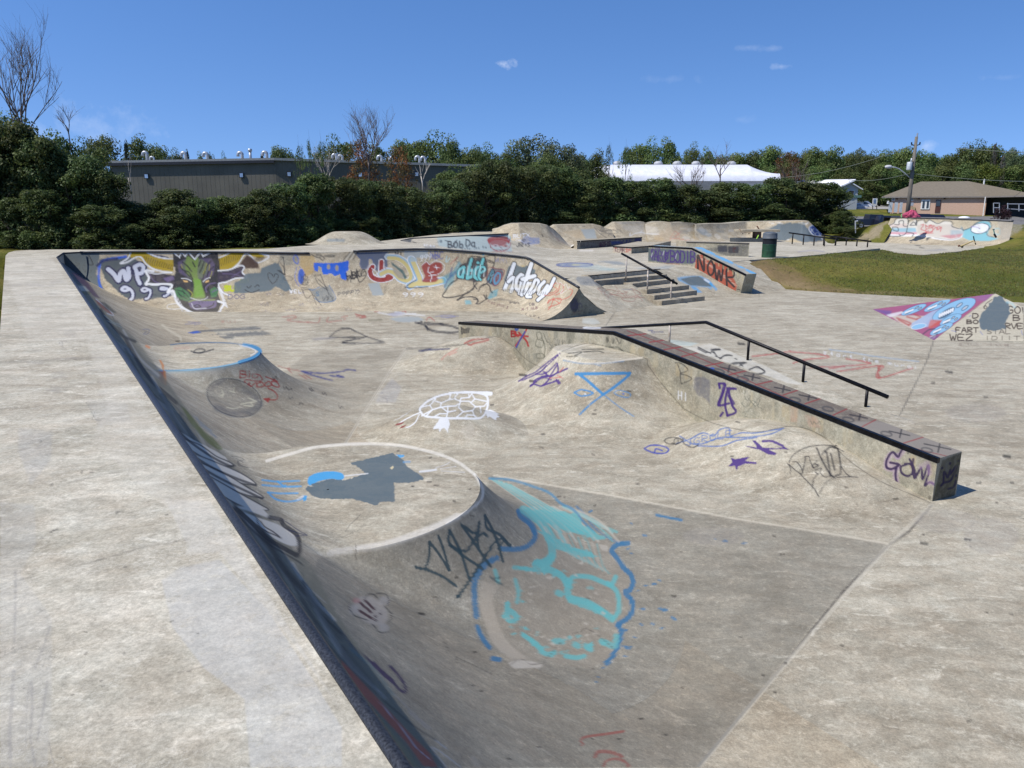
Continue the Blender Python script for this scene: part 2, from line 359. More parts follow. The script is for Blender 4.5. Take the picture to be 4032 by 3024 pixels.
S('G', K0, '1600,1372 1700,1370 1806,1358', 6, JD, .45, 1.5, sm=False); S('G', K0, '3675,1345 3650,1420 3540,1640', 4, JD, .6, 1.5, sm=False)
S('G', K0, '2420,1232 2385,1282', 3, JD, .6, 1.5, sm=False); S('G', K0, '2990,1150 2990,1180', 3, JD, .3)
S('G', K0, '3520,1668 4032,1655', 3, JD, .25, 1.5, sm=False)
for s in ('0,1430 300,1412 500,1405', '270,1900 500,1850 660,1822', '700,2650 1040,2560'): S('G', K0, s, 5, JD, .28, 3)
S('G', R7, '440,385 640,330 870,262 1060,228 1200,205', 5, JD, .4, 2, sm=False); S('G', R7, '0,485 130,455 260,432', 4, JD, .35, 2)
S('G', R7, '1400,690 1500,640 1640,615', 3, JD, .3, 1.5)
# tyre marks and grey worn zones on the deck
for s, w in (('100,400 98,620 92,860', 13), ('88,1040 75,1250 62,1440 68,1640', 20), ('318,760 270,900 225,1020', 12), ('200,1110 205,1300 195,1460 225,1650', 15), ('300,1110 275,1290 235,1480', 13), ('185,1120 170,1300 165,1540', 7), ('160,1240 130,1400', 5), ('310,1490 345,1650', 7)):
    S('G', R7, s, w, (.13, .12, .12), .42, 4)
S('G', R7, '320,160 345,140', 5, JD, .8)
Fp('G', R7, '-40,-40 220,-20 230,230 130,420 330,700 330,1200 300,1700 -40,1700', col(190, 188, 182), .35, 14)
Fp('G', R7, '1030,460 1150,380 1400,330 1700,640 2000,1100 2180,1400 2180,1700 1600,1700 1560,1220 1300,1020 1100,760', col(200, 200, 198), .5, 10)
Fp('G', R7, '1050,-60 1200,250 1180,300 1400,280 1700,650 1900,900 2180,1300 1340,-40', col(214, 211, 204), .38, 14)
Fp('G', R4, '120,1130 340,1150 330,1330 200,1500 120,1280', col(168, 168, 168), .32, 20); Fp('G', R4, '560,940 820,960 850,1080 640,1120', col(170, 170, 170), .22, 14)
Fp('G', R4, '0,100 70,200 180,560 560,560 700,980 600,1200 900,1500 1100,1646 1340,1646 340,30 60,20', col(224, 217, 204), .25, 20)
for k in range(150):
    x = rng.uniform(30, 600); y = rng.uniform(1020, 1560)
    if x < 150+(y-1000)*.55: S('G', K0, [(x, y), (x+rng.uniform(15, 60), y+rng.uniform(-3, 3))], rng.uniform(3, 8), col(*((232, 224, 208) if k % 2 else (160, 155, 150))), .3, 4)
for k in range(26):
    x = rng.uniform(20, 1000); y = rng.uniform(1500, 2900)
    if x < 150+(y-1000)*.5: S('G', K0, [(x, y), (x+rng.uniform(4, 14), y-rng.uniform(0, 6))], 5, JD, .6)
S('G', KW, '95,1085 150,1170|100,1120 140,1080 230,1100|145,1090 145,1160', 8, NAV, .25); S('G', R4, '560,960 620,1070 655,1075|600,1070 615,1020', 4, SLATE, .4)
# leaves and pebbles on the floor
for k in range(70):
    x = rng.uniform(1500, 4000); y = rng.uniform(1500, 3000)
    if x > 1500+(y-2000)*.5: S('G', K0, [(x, y), (x+rng.uniform(5, 16), y+rng.uniform(-3, 3))], rng.uniform(4, 7), (.03, .025, .02), .7)
for p in ((2920, 1352), (3738, 1463), (3965, 1796), (3640, 2138), (3810, 2122), (2100, 1500), (2060, 1475), (1660, 2415)): S('G', K0, [(p[0]-12, p[1]), (p[0]+10, p[1]+3)], 8, (.02, .018, .015), .85)
# ---- near pad: grey cross, blue, white rim
S('G', K0, '1050,1815 1150,1785 1250,1760 1400,1748 1560,1752 1700,1780 1800,1818 1868,1868', 9, col(238, 232, 220), .8, 4)
S('G', K0, '1868,1868 1890,1900 1902,1935 1888,1975 1830,2020 1760,2060', 9, col(236, 232, 224), .8, 5)
S('G', K0, '1800,2034 1700,2080 1600,2118 1500,2146 1400,2162 1300,2176', 20, col(225, 220, 212), .7, 12)
Fp('G', KN, '20,260 30,220 90,192 180,183 250,195 270,225 240,245 180,235 100,250 40,280', SKYB, .95, 2, sm=True); Fp('G', KN, '-10,345 15,350 12,380 -10,390', SKYB, .9)
Fp('G', KN, '310,125 600,57 660,95 700,150 760,190 815,228 810,242 700,262 610,262 617,388 510,392 500,410 475,418 430,398 330,372 200,372 100,368 50,350 0,300 20,284 60,290 40,272 175,232 260,245 420,200 350,145', K_GRY, .98, 1.5, rough=3)
S('G', KN, '270,215 430,198', 6, K_WHT, .7, 2); S('G', KN, '785,186 840,180 895,172', 10, K_WHT, .8, 3); S('G', KN, '890,160 950,142 990,120|925,165 1030,150|930,180 1090,190', 5, K_WHT, .5, 3)
Fp('G', KN, '620,68 680,72 675,85 650,92', SKYB, .9); S('G', KN, '675,120 715,118', 12, col(110, 175, 225), .5, 3); Fp('G', KN, '580,160 600,145 607,155 595,172', col(222, 208, 170), .9)
S('G', R4, '1700,1465 1800,1475 1940,1470|1700,1497 1830,1508 1950,1506|1800,1475 1840,1505 1850,1500|1735,1545 1820,1552 1930,1550|1735,1545 1790,1590 1870,1605 1950,1590 1985,1570', 10, SKYB, .75, 2)
S('G', R4, '1930,1590 1965,1570', 12, K_WHT, .5); El('G', KN, 735, 285, 12, 5, 3, K_BLK, .9, fill=True)
S('G', KN, '350,690 345,735 350,780|275,595 310,545 360,500 380,475', 4, K_BLK, .6, 1.5, sm=False)
# ---- far pad: blue ring
S('G', KB, '600,172 700,160 850,155 1000,152 1150,160 1270,180 1340,200', 8, DKB, .75, 2); S('G', KB, '1240,172 1320,188 1360,205 1380,225 1370,250 1310,290 1200,325', 26, col(60, 135, 185), .95, 2)
S('G', KB, '1210,325 1100,350 1000,368 850,385 700,395 560,398 450,396', 13, col(75, 150, 195), .9, 3); S('G', KB, '1200,172 1300,200 1345,232 1300,265', 8, K_WHT, .6, 3)
S('G', KB, '560,408 800,402 1000,380 1180,340', 22, col(170, 200, 205), .45, 6); S('G', KB, '560,430 800,425 1050,395', 40, col(205, 200, 190), .35, 12)
S('G', KB, '800,232 830,210 880,208 900,222 870,238 820,240 780,228|800,238 870,242 975,210', 9, K_BLK, .8, 3)
Fp('G', KB, '500,300 520,310 545,350 540,395 560,400 568,520 545,525 535,400 520,345 505,315', col(215, 130, 50), .85, 2); Fp('G', KB, '495,400 540,403 540,520 498,470', col(150, 62, 60), .8, 2)
Fp('G', KB, '385,385 495,400 498,470 430,425', col(175, 190, 215), .85, 2); S('G', KB, '380,380 420,395 490,403', 6, K_BLK, .8); Fp('G', KB, '330,320 480,380 500,385 380,378', col(180, 190, 205), .5, 4)
S('G', KB, '390,182 415,195', 16, col(225, 130, 60), .7, 3); S('G', KB, '640,200 760,195', 26, col(195, 140, 125), .25, 8)
for k in range(14): S('G', KB, [(150+k*12, 160+k*8), (300+k*14, 270+k*8), (470+k*4, 350+k*3)], 4, col(*((200, 198, 195) if k % 2 else (110, 110, 115))), .35, 2)
El('G', KB, 1155, 632, 245, 158, 9, K_BLK, .75, rot=.30); El('G', KB, 1155, 634, 252, 166, 5, col(190, 190, 178), .55, rot=.30); El('G', KB, 1155, 632, 240, 152, 5, col(95, 98, 100), .38, rot=.3, fill=True, soft=10)
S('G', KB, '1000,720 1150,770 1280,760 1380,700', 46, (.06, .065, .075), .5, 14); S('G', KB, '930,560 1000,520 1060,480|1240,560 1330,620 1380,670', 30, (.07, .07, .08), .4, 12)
S('G', KB, '1045,560 1058,600 1030,615|1065,600 1050,630|1110,570 1150,585 1165,590|1155,545 1150,580|1090,715 1150,728 1200,715|1210,690 1280,675 1330,670|1280,635 1350,665|1300,675 1315,705 1240,700', 8, col(215, 210, 185), .75, 2)
T('G', KB, 'B', 1203, 398, 60, 60, 9, K_RED, .85); S('G', KB, '1290,420 1285,455|1283,400 1288,405', 9, K_RED, .85); S('G', KB, '1365,430 1320,425 1315,455 1350,460 1370,432 1400,470 1380,488 1330,485 1260,475 1245,490 1255,500', 8, K_RED, .8)
S('G', KB, '1275,520 1285,500 1300,535 1345,500 1350,540|1390,500 1355,510 1365,540 1410,530 1400,500 1380,495|1450,490 1420,515 1440,535 1480,520 1460,490|1510,470 1480,505 1500,530 1545,540 1530,500 1480,490|1430,450 1480,470 1530,490', 9, K_RED, .85)
S('G', KB, '1450,550 1500,575 1535,620 1515,650 1470,650', 9, K_RED, .8); Fp('G', KB, '1402,638 1472,632 1455,680', K_RED, .9)
S('G', KB, '1535,355 1640,385 1740,400|1640,370 1620,380 1660,420|1720,430 1790,470|1760,430 1830,470', 8, col(150, 75, 65), .6)
S('G', KB, '1740,402 1850,415 1950,418 2050,410 2110,400 2130,388 2190,392 2212,395|1760,410 1850,440 1950,468 2010,482|1990,440 2110,455 2050,435', 11, col(48, 55, 120), .85, 2)
for p in ((1600, 545, 1), (1640, 560, 2), (1820, 555, 3), (1835, 570, 4), (1650, 635, 5), (1735, 685, 6), (1940, 600, 7), (2090, 715, 8), (1510, 460, 9)): scrib('G', KB, p[0]-25, p[1]-14, 50, 28, 4, 6, K_BLK, .7, p[2])
# floor between the far pad and the bull wall
Fp('G', KB, '745,68 800,50 1340,10 1395,22 1380,38 1150,50 870,62 870,70 790,75', SLATE, .75, 2); Fp('G', KB, '745,66 830,50 870,62 800,75', col(40, 95, 200), .8, 2)
Fp('G', KB, '935,85 1000,75 1400,52 1495,80 1270,95 1160,100 1150,118 1070,120 1020,100 1100,85', SLATE, .75, 2, rough=3)
S('G', KB, '1980,108 2060,45 2150,28 2212,55|1990,105 2212,106|2212,118 2100,155 2212,162', 9, K_BLK, .7, 2); Fp('G', KB, '1820,120 1900,105 2060,108 1980,125 1860,135', col(130, 130, 140), .5, 4)
S('G', R5, '0,318 55,318 165,372 280,408 150,415 5,412|5,378 145,376 160,372|145,378 8,405', 7, K_BLK, .75, 1.5, sm=False)
S('G', KB, '530,0 600,55 680,100 690,130', 16, col(225, 215, 190), .6, 5); El('G', KB, 665, 140, 25, 8, 6, (.05, .035, .02), .8, fill=True)
S('G', R4, '1830,410 1900,400 1920,412 1860,430 2000,445|2075,410 2060,445 1990,440|2130,410 2120,440 2212,430', 7, K_RED, .45); T('G', R4, 'sui', 1430, 428, 30, 16, 4, K_RED, .35)
S('G', R4, '1200,455 1270,450|1220,440 1300,448 1260,460', 6, col(80, 90, 150), .4); S('G', R4, '925,490 965,488 960,515 930,520 950,500', 5, col(80, 100, 150), .4)
Fp('G', R5, '310,255 350,245 420,240 500,242 540,262 500,272 440,280 360,275', GRYL, .9, 3); S('G', R5, '240,215 350,232 480,222|350,212 470,228 540,235|430,160 480,155 530,165', 9, K_WHT, .5, 3); Fp('G', R5, '290,225 370,208 420,222 340,240', col(170, 172, 195), .7, 3)
S('G', R5, '90,225 160,243 120,250 155,235 95,240|215,210 330,190 420,210|550,265 570,245 605,268', 6, K_RED, .7); S('G', R5, '285,185 345,186', 6, K_BLK, .7); S('G', R5, '180,265 260,262', 9, col(90, 88, 60), .6, 3)
S('G', R5, '480,280 540,295 550,310 600,335 700,345 760,340|540,280 600,288 660,292 560,290|500,285 520,276|640,290 720,305 760,320|550,305 560,325', 12, K_BLK, .78, 2)
S('G', R5, '610,240 680,232 740,240 690,248 630,236|650,245 760,238', 5, col(110, 115, 170), .5); S('G', R5, '0,245 40,238|15,262 30,255', 6, K_RED, .6)
for p in ((740, 165), (800, 170), (1000, 245), (1015, 247), (985, 243)): El('G', R5, p[0], p[1], 7, 3, 3, JD, .7, fill=True)
# ---- turtle
WL = dict(w=10, color=K_WHT, alpha=.95)
S('G', R5, '508,850 515,830 560,790 620,760 700,740 780,730 880,735 940,755 950,800 940,850 915,890 870,902 780,900 690,900 620,895 540,885 508,850', 11, K_WHT, .98, 1.5)
S('G', R5, '515,830 575,815 610,775|575,815 590,845 520,885|590,845 640,830 650,800 700,778 735,775|650,800 610,790|640,830 690,822 740,820 770,800 775,770 830,765 850,735|735,775 775,790|700,778 710,742|735,765 760,735|830,765 825,745|770,800 760,830 790,858 850,850 870,825 840,800 830,790 770,790|840,800 865,775 940,790|865,775 850,750|870,825 925,822 945,800|850,850 860,880 815,878 800,900|790,858 745,895|860,880 880,900|690,822 690,860 650,830|690,860 680,898|690,860 740,850|550,885 590,845|600,890 640,870 680,870|900,825 905,865', 7, K_WHT, .92, 1.5, sm=False)
S('G', R5, '700,735 900,732 960,733 975,738 965,748 930,742', 10, K_WHT, .95); Fp('G', R5, '880,730 965,732 978,740 965,750 930,742', K_WHT, .95, 1.5)
Fp('G', R5, '935,848 970,845 1000,860 1025,872 1010,880 1030,892 1005,895 1008,915 985,905 960,888 945,900 940,870', K_WHT, .95, 1.5, rough=2)
Fp('G', R5, '635,905 690,900 705,930 695,970 690,995 672,965 650,970 635,992 630,965 600,975 595,965 615,935', K_WHT, .95, 1.5, rough=2)
S('G', R5, '505,865 470,880 420,905 380,930 365,945|505,875 480,925 440,955 420,960', 6, K_WHT, .9); S('G', R5, '450,850 385,895 340,915|430,870 380,890', 3, K_WHT, .5)
Fp('G', R5, '343,948 360,935 402,923 405,930 375,945', col(135, 50, 45), .95); Fp('G', R5, '375,968 385,955 420,940 422,946 400,962', col(135, 50, 45), .95)
Fp('G', R5, '780,960 850,930 870,1000 830,1040 770,1000', col(215, 205, 190), .4, 12)
# purple scrawl on the raised pad's left flank, blue triangle and eyes
for a in ('1150,660 1200,628 1260,600 1310,560 1360,520 1415,480', '1170,655 1240,625 1300,590 1330,560', '1260,615 1320,610 1370,570 1395,540', '1300,630 1350,625 1395,560', '1225,690 1300,640 1360,650'): S('G', R5, a, 8, K_PUR, .85, 2)
S('G', R5, '1400,545 1405,590 1390,610 1355,630 1320,610|1360,625 1465,578|1330,605 1310,600|1245,680 1260,650 1330,625 1350,640 1300,690 1250,680 1225,692|1300,690 1385,660 1395,650', 9, K_PUR, .9, 2)
Fp('G', R5, '1388,655 1410,648 1425,675 1405,682', K_PUR, .9); S('G', R5, '1350,640 1420,635|1400,620 1435,640|1415,600 1440,570', 6, col(190, 80, 80), .6)
for k in range(9): El('G', R5, 1290+k*14, 600-k*13, 9, 5, 3, K_PUR, .9, rot=-.6, fill=True)
BT = col(60, 135, 190)
S('G', R5, '1520,613 1700,610 1870,608', 16, BT, .95, 2); S('G', R5, '1540,615 1600,660 1695,745|1865,620 1780,690 1700,745', 15, BT, .92, 2); S('G', R5, '1700,745 1620,805 1545,875', 10, BT, .85, 2); S('G', R5, '1710,755 1800,825 1895,888', 7, BT, .6, 2)
S('G', R5, '1510,732 1560,715 1630,735 1600,750 1550,755 1510,735', 9, BT, .9); S('G', R5, '1765,735 1800,718 1870,740 1860,765 1800,755 1765,735', 7, BT, .65); El('G', R5, 1580, 742, 6, 6, 3, K_WHT, .9, fill=True); El('G', R5, 1828, 742, 6, 6, 3, K_BLU, .7, fill=True)
S('G', R5, '1440,525 1560,545 1700,542 1830,530|1640,548 1680,560', 8, BT, .45, 3)
S('G', R5, '1470,480 1560,470 1510,495|1560,455 1700,452|1570,470 1660,465 1700,475|1460,500 1530,498', 6, (.04, .04, .03), .75); S('G', R5, '1620,415 1430,462 1410,485 1440,510 1560,538 1700,540 1850,520 1952,500 1760,448 1620,415', 7, col(228, 220, 205), .6, 3)
S('G', R5, '800,415 860,390 950,388 930,400 860,415 840,425 820,420', 10, K_RED, .7, 3); S('G', R5, '650,520 680,490 750,450|700,490 745,470', 8, col(200, 120, 110), .5, 3); S('G', R5, '505,463 560,458 700,450|520,465 580,450', 9, NAV, .75, 3)
Fp('G', R5, '240,745 330,640 390,700 350,800 220,800', col(170, 172, 180), .35, 10); S('G', R5, '245,742 270,735|265,765 300,780 295,800', 4, NAV, .4)
# right bump: blue letters, purple star and K, black crest
S('G', R6, '-40,900 50,870 130,830 200,850 240,810 300,800 310,850 380,830 480,830 655,800|-20,850 60,900 130,900 250,860 400,860 560,840 640,808|100,915 250,915 350,880 480,860', 7, col(60, 105, 175), .75, 2)
for k, ch in enumerate('JGROLE'): T('G', R6, ch, 20+k*52, 870-k*11, 38, 42, 5, col(60, 105, 175), .75)
S('G', R5, '1965,1095 2010,1075 2080,1080 2120,1100 2100,1125 2030,1125 1965,1100|2030,1120 2040,1098 2080,1110', 8, col(60, 75, 165), .9, 2); El('G', R5, 2150, 1046, 55, 22, 6, K_BLK, .8); El('G', R5, 2170, 1050, 14, 20, 5, K_BLK, .8); S('G', R6, '0,870 10,900 60,925 100,910', 7, K_BLK, .8)
Fp('G', R6, '400,912 480,925 475,910 450,880 470,878 495,900 520,925 600,930 660,920 690,938 600,936 560,940 610,962 600,975 555,970 500,942 420,922', K_PUR, .93, 1.5); S('G', R6, '520,885 580,885 650,915', 13, K_PUR, .9, 2)
Fp('G', R6, '312,992 345,1000 425,985 432,990 405,1012 478,1020 480,1032 410,1030 360,1048 350,1078 338,1045 290,1048 322,1022', K_PUR, .96, 1.5)
S('G', R6, '680,1030 700,1060 695,1095|690,1035 740,1080 775,1095 770,1060 740,1020 715,1018|775,1090 795,1000 790,985 820,985|760,1095 850,1190 880,1240|840,1190 850,1130 880,1090|820,985 830,1020 850,1060|885,1225 930,1150 1000,1120 1130,1115|1015,985 1035,1060 1080,1110 1135,1115|690,1020 720,970 800,925 900,910 1000,915|985,935 995,910|1000,930 1040,948', 5, K_BLK, .85)
S('G', R6, '905,970 930,950 960,1100 1000,1105 1025,1080 1010,950 990,925 950,925 920,955|960,965 985,1070|870,930 900,1000 960,1110', 9, K_BLK, .88); S('G', R6, '850,1030 880,1040 850,1055 840,1045 870,1010|860,1070 900,1060 890,1085 920,1115 955,1110|860,1085 880,1100', 6, K_BLK, .85)
S('G', R6, '0,1295 400,1355 800,1420', 4, col(215, 205, 185), .4)
for p in ((275, 1532, 20, 8), (400, 1545, 24, 6), (210, 1520, 10, 4)): El('G', R6, p[0], p[1], p[2], p[3], 4, DKB, .7, fill=True)
# right floor: red strokes, white words
S('G', R6, '450,335 620,315 700,300|715,378 800,355 950,340 860,318 700,305|830,405 1000,400 1220,380 1060,350|950,415 1050,400|1000,433 1290,395 1260,440 1280,475 1490,410', 8, col(180, 60, 62), .72, 2); Fp('G', R6, '1262,400 1290,392 1270,440 1285,470 1262,470', K_RED, .75)
T('G', R6, 'start the mural', 910, 295, 26, 22, 5, K_WHT, .55, dx=(42, 7)); S('G', R6, '950,290 1100,310 1250,335 1530,368', 7, col(130, 175, 215), .45, 3)
for p in ((1000, 400, 120, 30), (1500, 120, 300, 30), (200, 1500, 200, 60), (1900, 700, 200, 60), (1700, 1400, 200, 80), (2000, 1500, 180, 120)): El('G', R6, *p, 4, col(150, 146, 145), .22, fill=True, soft=16)
S('G', KT, '700,282 750,280 730,300 770,302 760,290|770,300 860,298 780,302', 7, K_BLU and col(45, 60, 120), .75); Fp('G', KT, '-20,150 100,145 150,170 180,200 100,215 -20,200', col(205, 212, 210), .55, 5)
Fp('G', KT, '930,380 1100,400 1250,420 1150,450 1000,440 930,410', col(190, 210, 210), .6, 5); S('G', KT, '1860,262 1825,310 1860,365', 4, JD, .3)
# wedge letters
Fp('G', KT, '1100,470 1380,425 2000,680 2400,880 2212,850 1100,470', col(222, 220, 212), .6, 3)
S('G', KT, '1240,460 1380,530|1430,480 1485,490 1410,488 1385,510 1425,525|1330,520 1380,520|1480,590 1520,560 1595,548|1430,560 1500,585|1590,650 1640,630 1770,632 1700,640 1730,670|1800,710 1880,670 1920,690 1970,735 1900,750|1640,585 1665,595', 10, K_BLK, .85, 1.5)
S('G', R6, '100,285 150,310|185,290 240,288 200,300 220,330|240,350 280,325 320,330|330,385 400,375 370,395|430,420 480,405 530,430 500,450 420,440', 9, K_BLK, .7, 1.5)
# ---- teal face and blue outline in the bottom middle
LT_, DB_ = col(108, 190, 190), col(45, 120, 165)
Fp('G', R8, '880,520 960,350 1100,290 1200,270 1260,180 1250,60 1330,0 1500,20 1560,130 1700,210 1740,300 1800,380 1850,470 1840,640 1760,760 1770,900 1600,1030 1400,1000 1290,960 1180,1010 1070,990 960,860 880,650', col(170, 158, 140), .45, 10)
S('G', R8, '1130,20 1200,90 1235,150 1230,200 1190,240 1130,262 1030,262', 26, DB_, .76, 3); S('G', R8, '990,320 930,350 880,410 850,480 850,580 862,690', 30, DB_, .76, 3); S('G', R8, '868,760 900,830 945,890|965,960 1010,968', 26, DB_, .8, 3)
S('G', R8, '1830,225 1760,235 1725,275 1760,320 1800,380 1850,430 1860,480 1840,525 1810,535 1835,570|1850,580 1860,640 1830,700 1760,745|1770,750 1785,800 1765,880 1720,960 1690,990', 26, DB_, .8, 3); S('G', R8, '1500,-10 1560,50 1600,110 1700,190 1800,230', 12, DB_, .55, 3)
S('G', R8, '1290,350 1340,320 1340,230 1300,130 1230,60 1160,10|1340,310 1300,345 1240,360', 40, LT_, .74, 6); S('G', R8, '1250,345 1300,380 1400,430 1440,490 1455,570 1560,600 1650,650 1730,710', 34, LT_, .8, 5)
S('G', R8, '1440,490 1480,440 1580,440 1660,470 1720,490 1750,440|1700,480 1760,540 1770,650 1740,700', 24, LT_, .8, 6); S('G', R8, '1100,380 1200,390 1290,400|980,400 1000,470|1110,460 1130,540 1120,600', 22, LT_, .65, 6)
S('G', R8, '1040,690 1080,660 1120,700 1090,720 1060,700 1060,610', 28, LT_, .8, 4); S('G', R8, '1160,810 1230,860 1300,930 1360,920 1340,940|1430,945 1500,955 1550,945', 24, LT_, .8, 5); S('G', R8, '1360,850 1410,850|1490,870 1510,880|1660,850 1740,880 1755,820|1560,880 1590,900|1380,540 1400,550', 32, LT_, .7, 6)
for k in range(30):
    a = rng.uniform(0, 1); x0 = 1180+a*320; y0 = 0+a*-10; S('G', R8, [(x0-30, y0), (x0+60+a*120, y0+90+rng.uniform(-20, 20)), (x0+120+a*200, y0+170+rng.uniform(-30, 60))], rng.uniform(5, 16), LT_ if k % 3 else col(205, 196, 180), rng.uniform(.35, .75), 4)
for k in range(14): S('G', R8, [(1240+k*30, 100+k*10), (1330+k*26, 210+k*12), (1450+k*20, 290+k*10)], rng.uniform(6, 14), LT_ if k % 2 else col(200, 190, 172), .5, 4)
for k in range(16): S('G', R5, [(960+k*10, 1290+k*3), (1100+k*18, 1390+k*6), (1250+k*22, 1500+k*8), (1400+k*15, 1640)], rng.uniform(4, 10), LT_ if k % 3 else col(205, 196, 180), .55, 3)
S('G', R5, '960,1290 1100,1300 1250,1345 1350,1385 1420,1450 1500,1490 1560,1560 1640,1640', 14, col(75, 140, 175), .75, 3); S('G', R5, '1145,1500 1160,1540 1220,1590 1250,1646', 20, DB_, .76, 3)
for k in range(7): S('G', R8, [(900+k*14, 470+k*5), (890+k*12, 620), (960+k*14, 840), (1080+k*16, 960)], 12, col(196, 184, 166), .5, 6)
Fp('G', R8, '1060,990 1130,965 1230,980 1290,1000 1270,1020 1100,1025', col(205, 196, 182), .85, 6); Fp('G', R8, '1640,230 1700,240 1700,280 1660,270', col(205, 196, 182), .6, 5)
for x, y, s in ((1830, 260, 14), (1850, 290, 12), (2030, 462, 14), (1940, 495, 14), (1995, 485, 18), (1890, 528, 14), (1925, 645, 20), (2060, 650, 26), (2120, 705, 24), (2030, 640, 12), (1985, 740, 18), (1915, 745, 14), (1810, 780, 20), (1820, 890, 26), (1870, 825, 14), (1850, 885, 12), (2045, 765, 16), (1935, 175, 18), (1850, 98, 12), (1590, 22, 16), (1810, 945, 14), (1670, 1020, 12), (1640, 1080, 10), (1625, 1110, 12)): El('G', R8, x, y, s, s*.45, 4, DB_, .75, rot=rng.uniform(-.5, .6), fill=True)
for s_ in ('1150,10 1300,20 1500,30 1540,100 1620,150 1700,195 1640,205 1500,160 1380,120 1250,80', '1240,130 1320,170 1450,240 1600,290 1620,320 1500,300 1380,260 1300,200', '1430,250 1560,270 1640,310 1560,300', '1250,340 1330,345 1330,400 1290,430 1260,380', '1370,390 1440,440 1480,430 1470,520 1440,500', '1440,560 1540,580 1700,660 1710,700 1600,660 1500,620 1440,600', '1110,370 1180,380 1250,400 1180,410', '1150,790 1240,840 1300,900 1280,915 1200,860', '1560,880 1600,860 1590,910 1550,905', '1640,845 1700,850 1690,880 1650,875'): Fp('G', R8, s_, LT_, .74, 3, rough=7)
for k in range(60):
    a = rng.uniform(0, 6.28); q = rng.uniform(.55, 1.); x, y = 1390+math.cos(a)*360*q, 640+math.sin(a)*330*q; Fp('G', R8, [(x-rng.uniform(8, 34), y), (x, y-rng.uniform(4, 16)), (x+rng.uniform(8, 34), y+rng.uniform(-4, 8)), (x, y+rng.uniform(4, 18))], LT_ if k % 3 else col(205, 196, 180), rng.uniform(.35, .8), 3, rough=4)
S('G', R8, '2010,45 2080,60 2170,78', 14, DB_, .8, 3)
# cracks
for s in ('1080,1000 1130,965 1170,970 1210,1000 1280,990 1300,965 1340,930 1390,870 1420,830', '1470,800 1530,790 1550,768 1580,775 1650,820 1740,900', '640,820 680,900 730,950 740,990|730,950 860,1010 960,1060', '90,230 95,290 92,330'): S('G', R8, s, 4, (.07, .06, .045), .65, 1.5, sm=False)
for k in range(26):
    x, y = rng.uniform(100, 900), rng.uniform(300, 1200); P = [(x, y)]
    for _ in range(6): P.append((P[-1][0]+rng.uniform(-28, 40), P[-1][1]+rng.uniform(-18, 32)))
    S('G', R8, P, 2.5, col(190, 178, 155), .35, 1.5, sm=False)
# MARK tag, little bomb face, purple loop, red strokes
MT = (.02, .045, .055)
S('G', R8, '475,378 530,385 560,310 560,210|560,215 620,290 690,400|620,180 650,260 690,400 |690,140 760,280 815,450|690,145 700,240 900,390|765,105 840,210 900,300 950,370|690,240 790,275 840,215 870,160 880,90|790,120 840,160 870,150|880,270 870,200 900,160 930,180|915,45 960,130 1000,230 1030,340|915,45 930,130 1010,170 1070,240|740,570 800,490 880,370 1000,200 1080,240|475,378 560,400 650,440 735,500', 15, MT, .88, 3)
El('G', R8, 745, 565, 16, 14, 4, MT, .9, fill=True); S('G', R8, '1000,260 1030,215 1080,240', 12, MT, .8, 3); S('G', R8, '950,440 990,470 1030,490|980,450 1010,445', 10, MT, .6, 4); S('G', R8, '590,620 700,720 740,565', 1, MT, .0)
El('G', R8, 190, 655, 120, 80, 5, col(196, 186, 176), .6, rot=.6, fill=True, soft=10); El('G', R8, 275, 590, 36, 30, 5, col(190, 184, 178), .6, fill=True, soft=6); El('G', R8, 78, 650, 30, 34, 4, col(190, 184, 178), .55, fill=True, soft=6); El('G', R8, 270, 765, 36, 28, 4, col(190, 184, 178), .55, fill=True, soft=6)
S('G', R8, '150,575 175,550 215,555 225,575|225,545 280,548 302,580 295,620|275,630 310,660 320,700 300,730|200,740 230,785 265,795 300,790|50,620 55,650 80,685 120,700 165,715', 6, K_BLK, .75, 2)
S('G', R8, '120,605 190,665|150,590 210,645|115,655 195,705', 13, col(70, 25, 40), .9, 2)
for p in ((218, 692), (248, 675), (218, 716)): El('G', R8, p[0], p[1], 9, 8, 3, col(60, 25, 40), .9, fill=True)
El('G', R8, 95, 590, 24, 18, 3, col(190, 120, 120), .5, fill=True, soft=6)
S('G', R8, '20,800 60,870 150,950 230,1020 320,1100 380,1165 410,1170 400,1120 360,1060 310,1010', 15, col(58, 40, 85), .85, 4); S('G', R8, '205,990 260,1050 330,1110', 22, col(62, 42, 90), .8, 4)
S('G', R8, '1540,1510 1530,1480 1560,1460 1700,1440 1800,1425', 13, col(165, 90, 80), .75, 3); S('G', R8, '1620,1585 1640,1555 1720,1558 1790,1585', 18, col(165, 90, 80), .75, 3); S('G', R8, '1670,1660 1690,1615 1750,1600 1810,1620 1840,1660', 14, col(165, 90, 80), .75, 3)
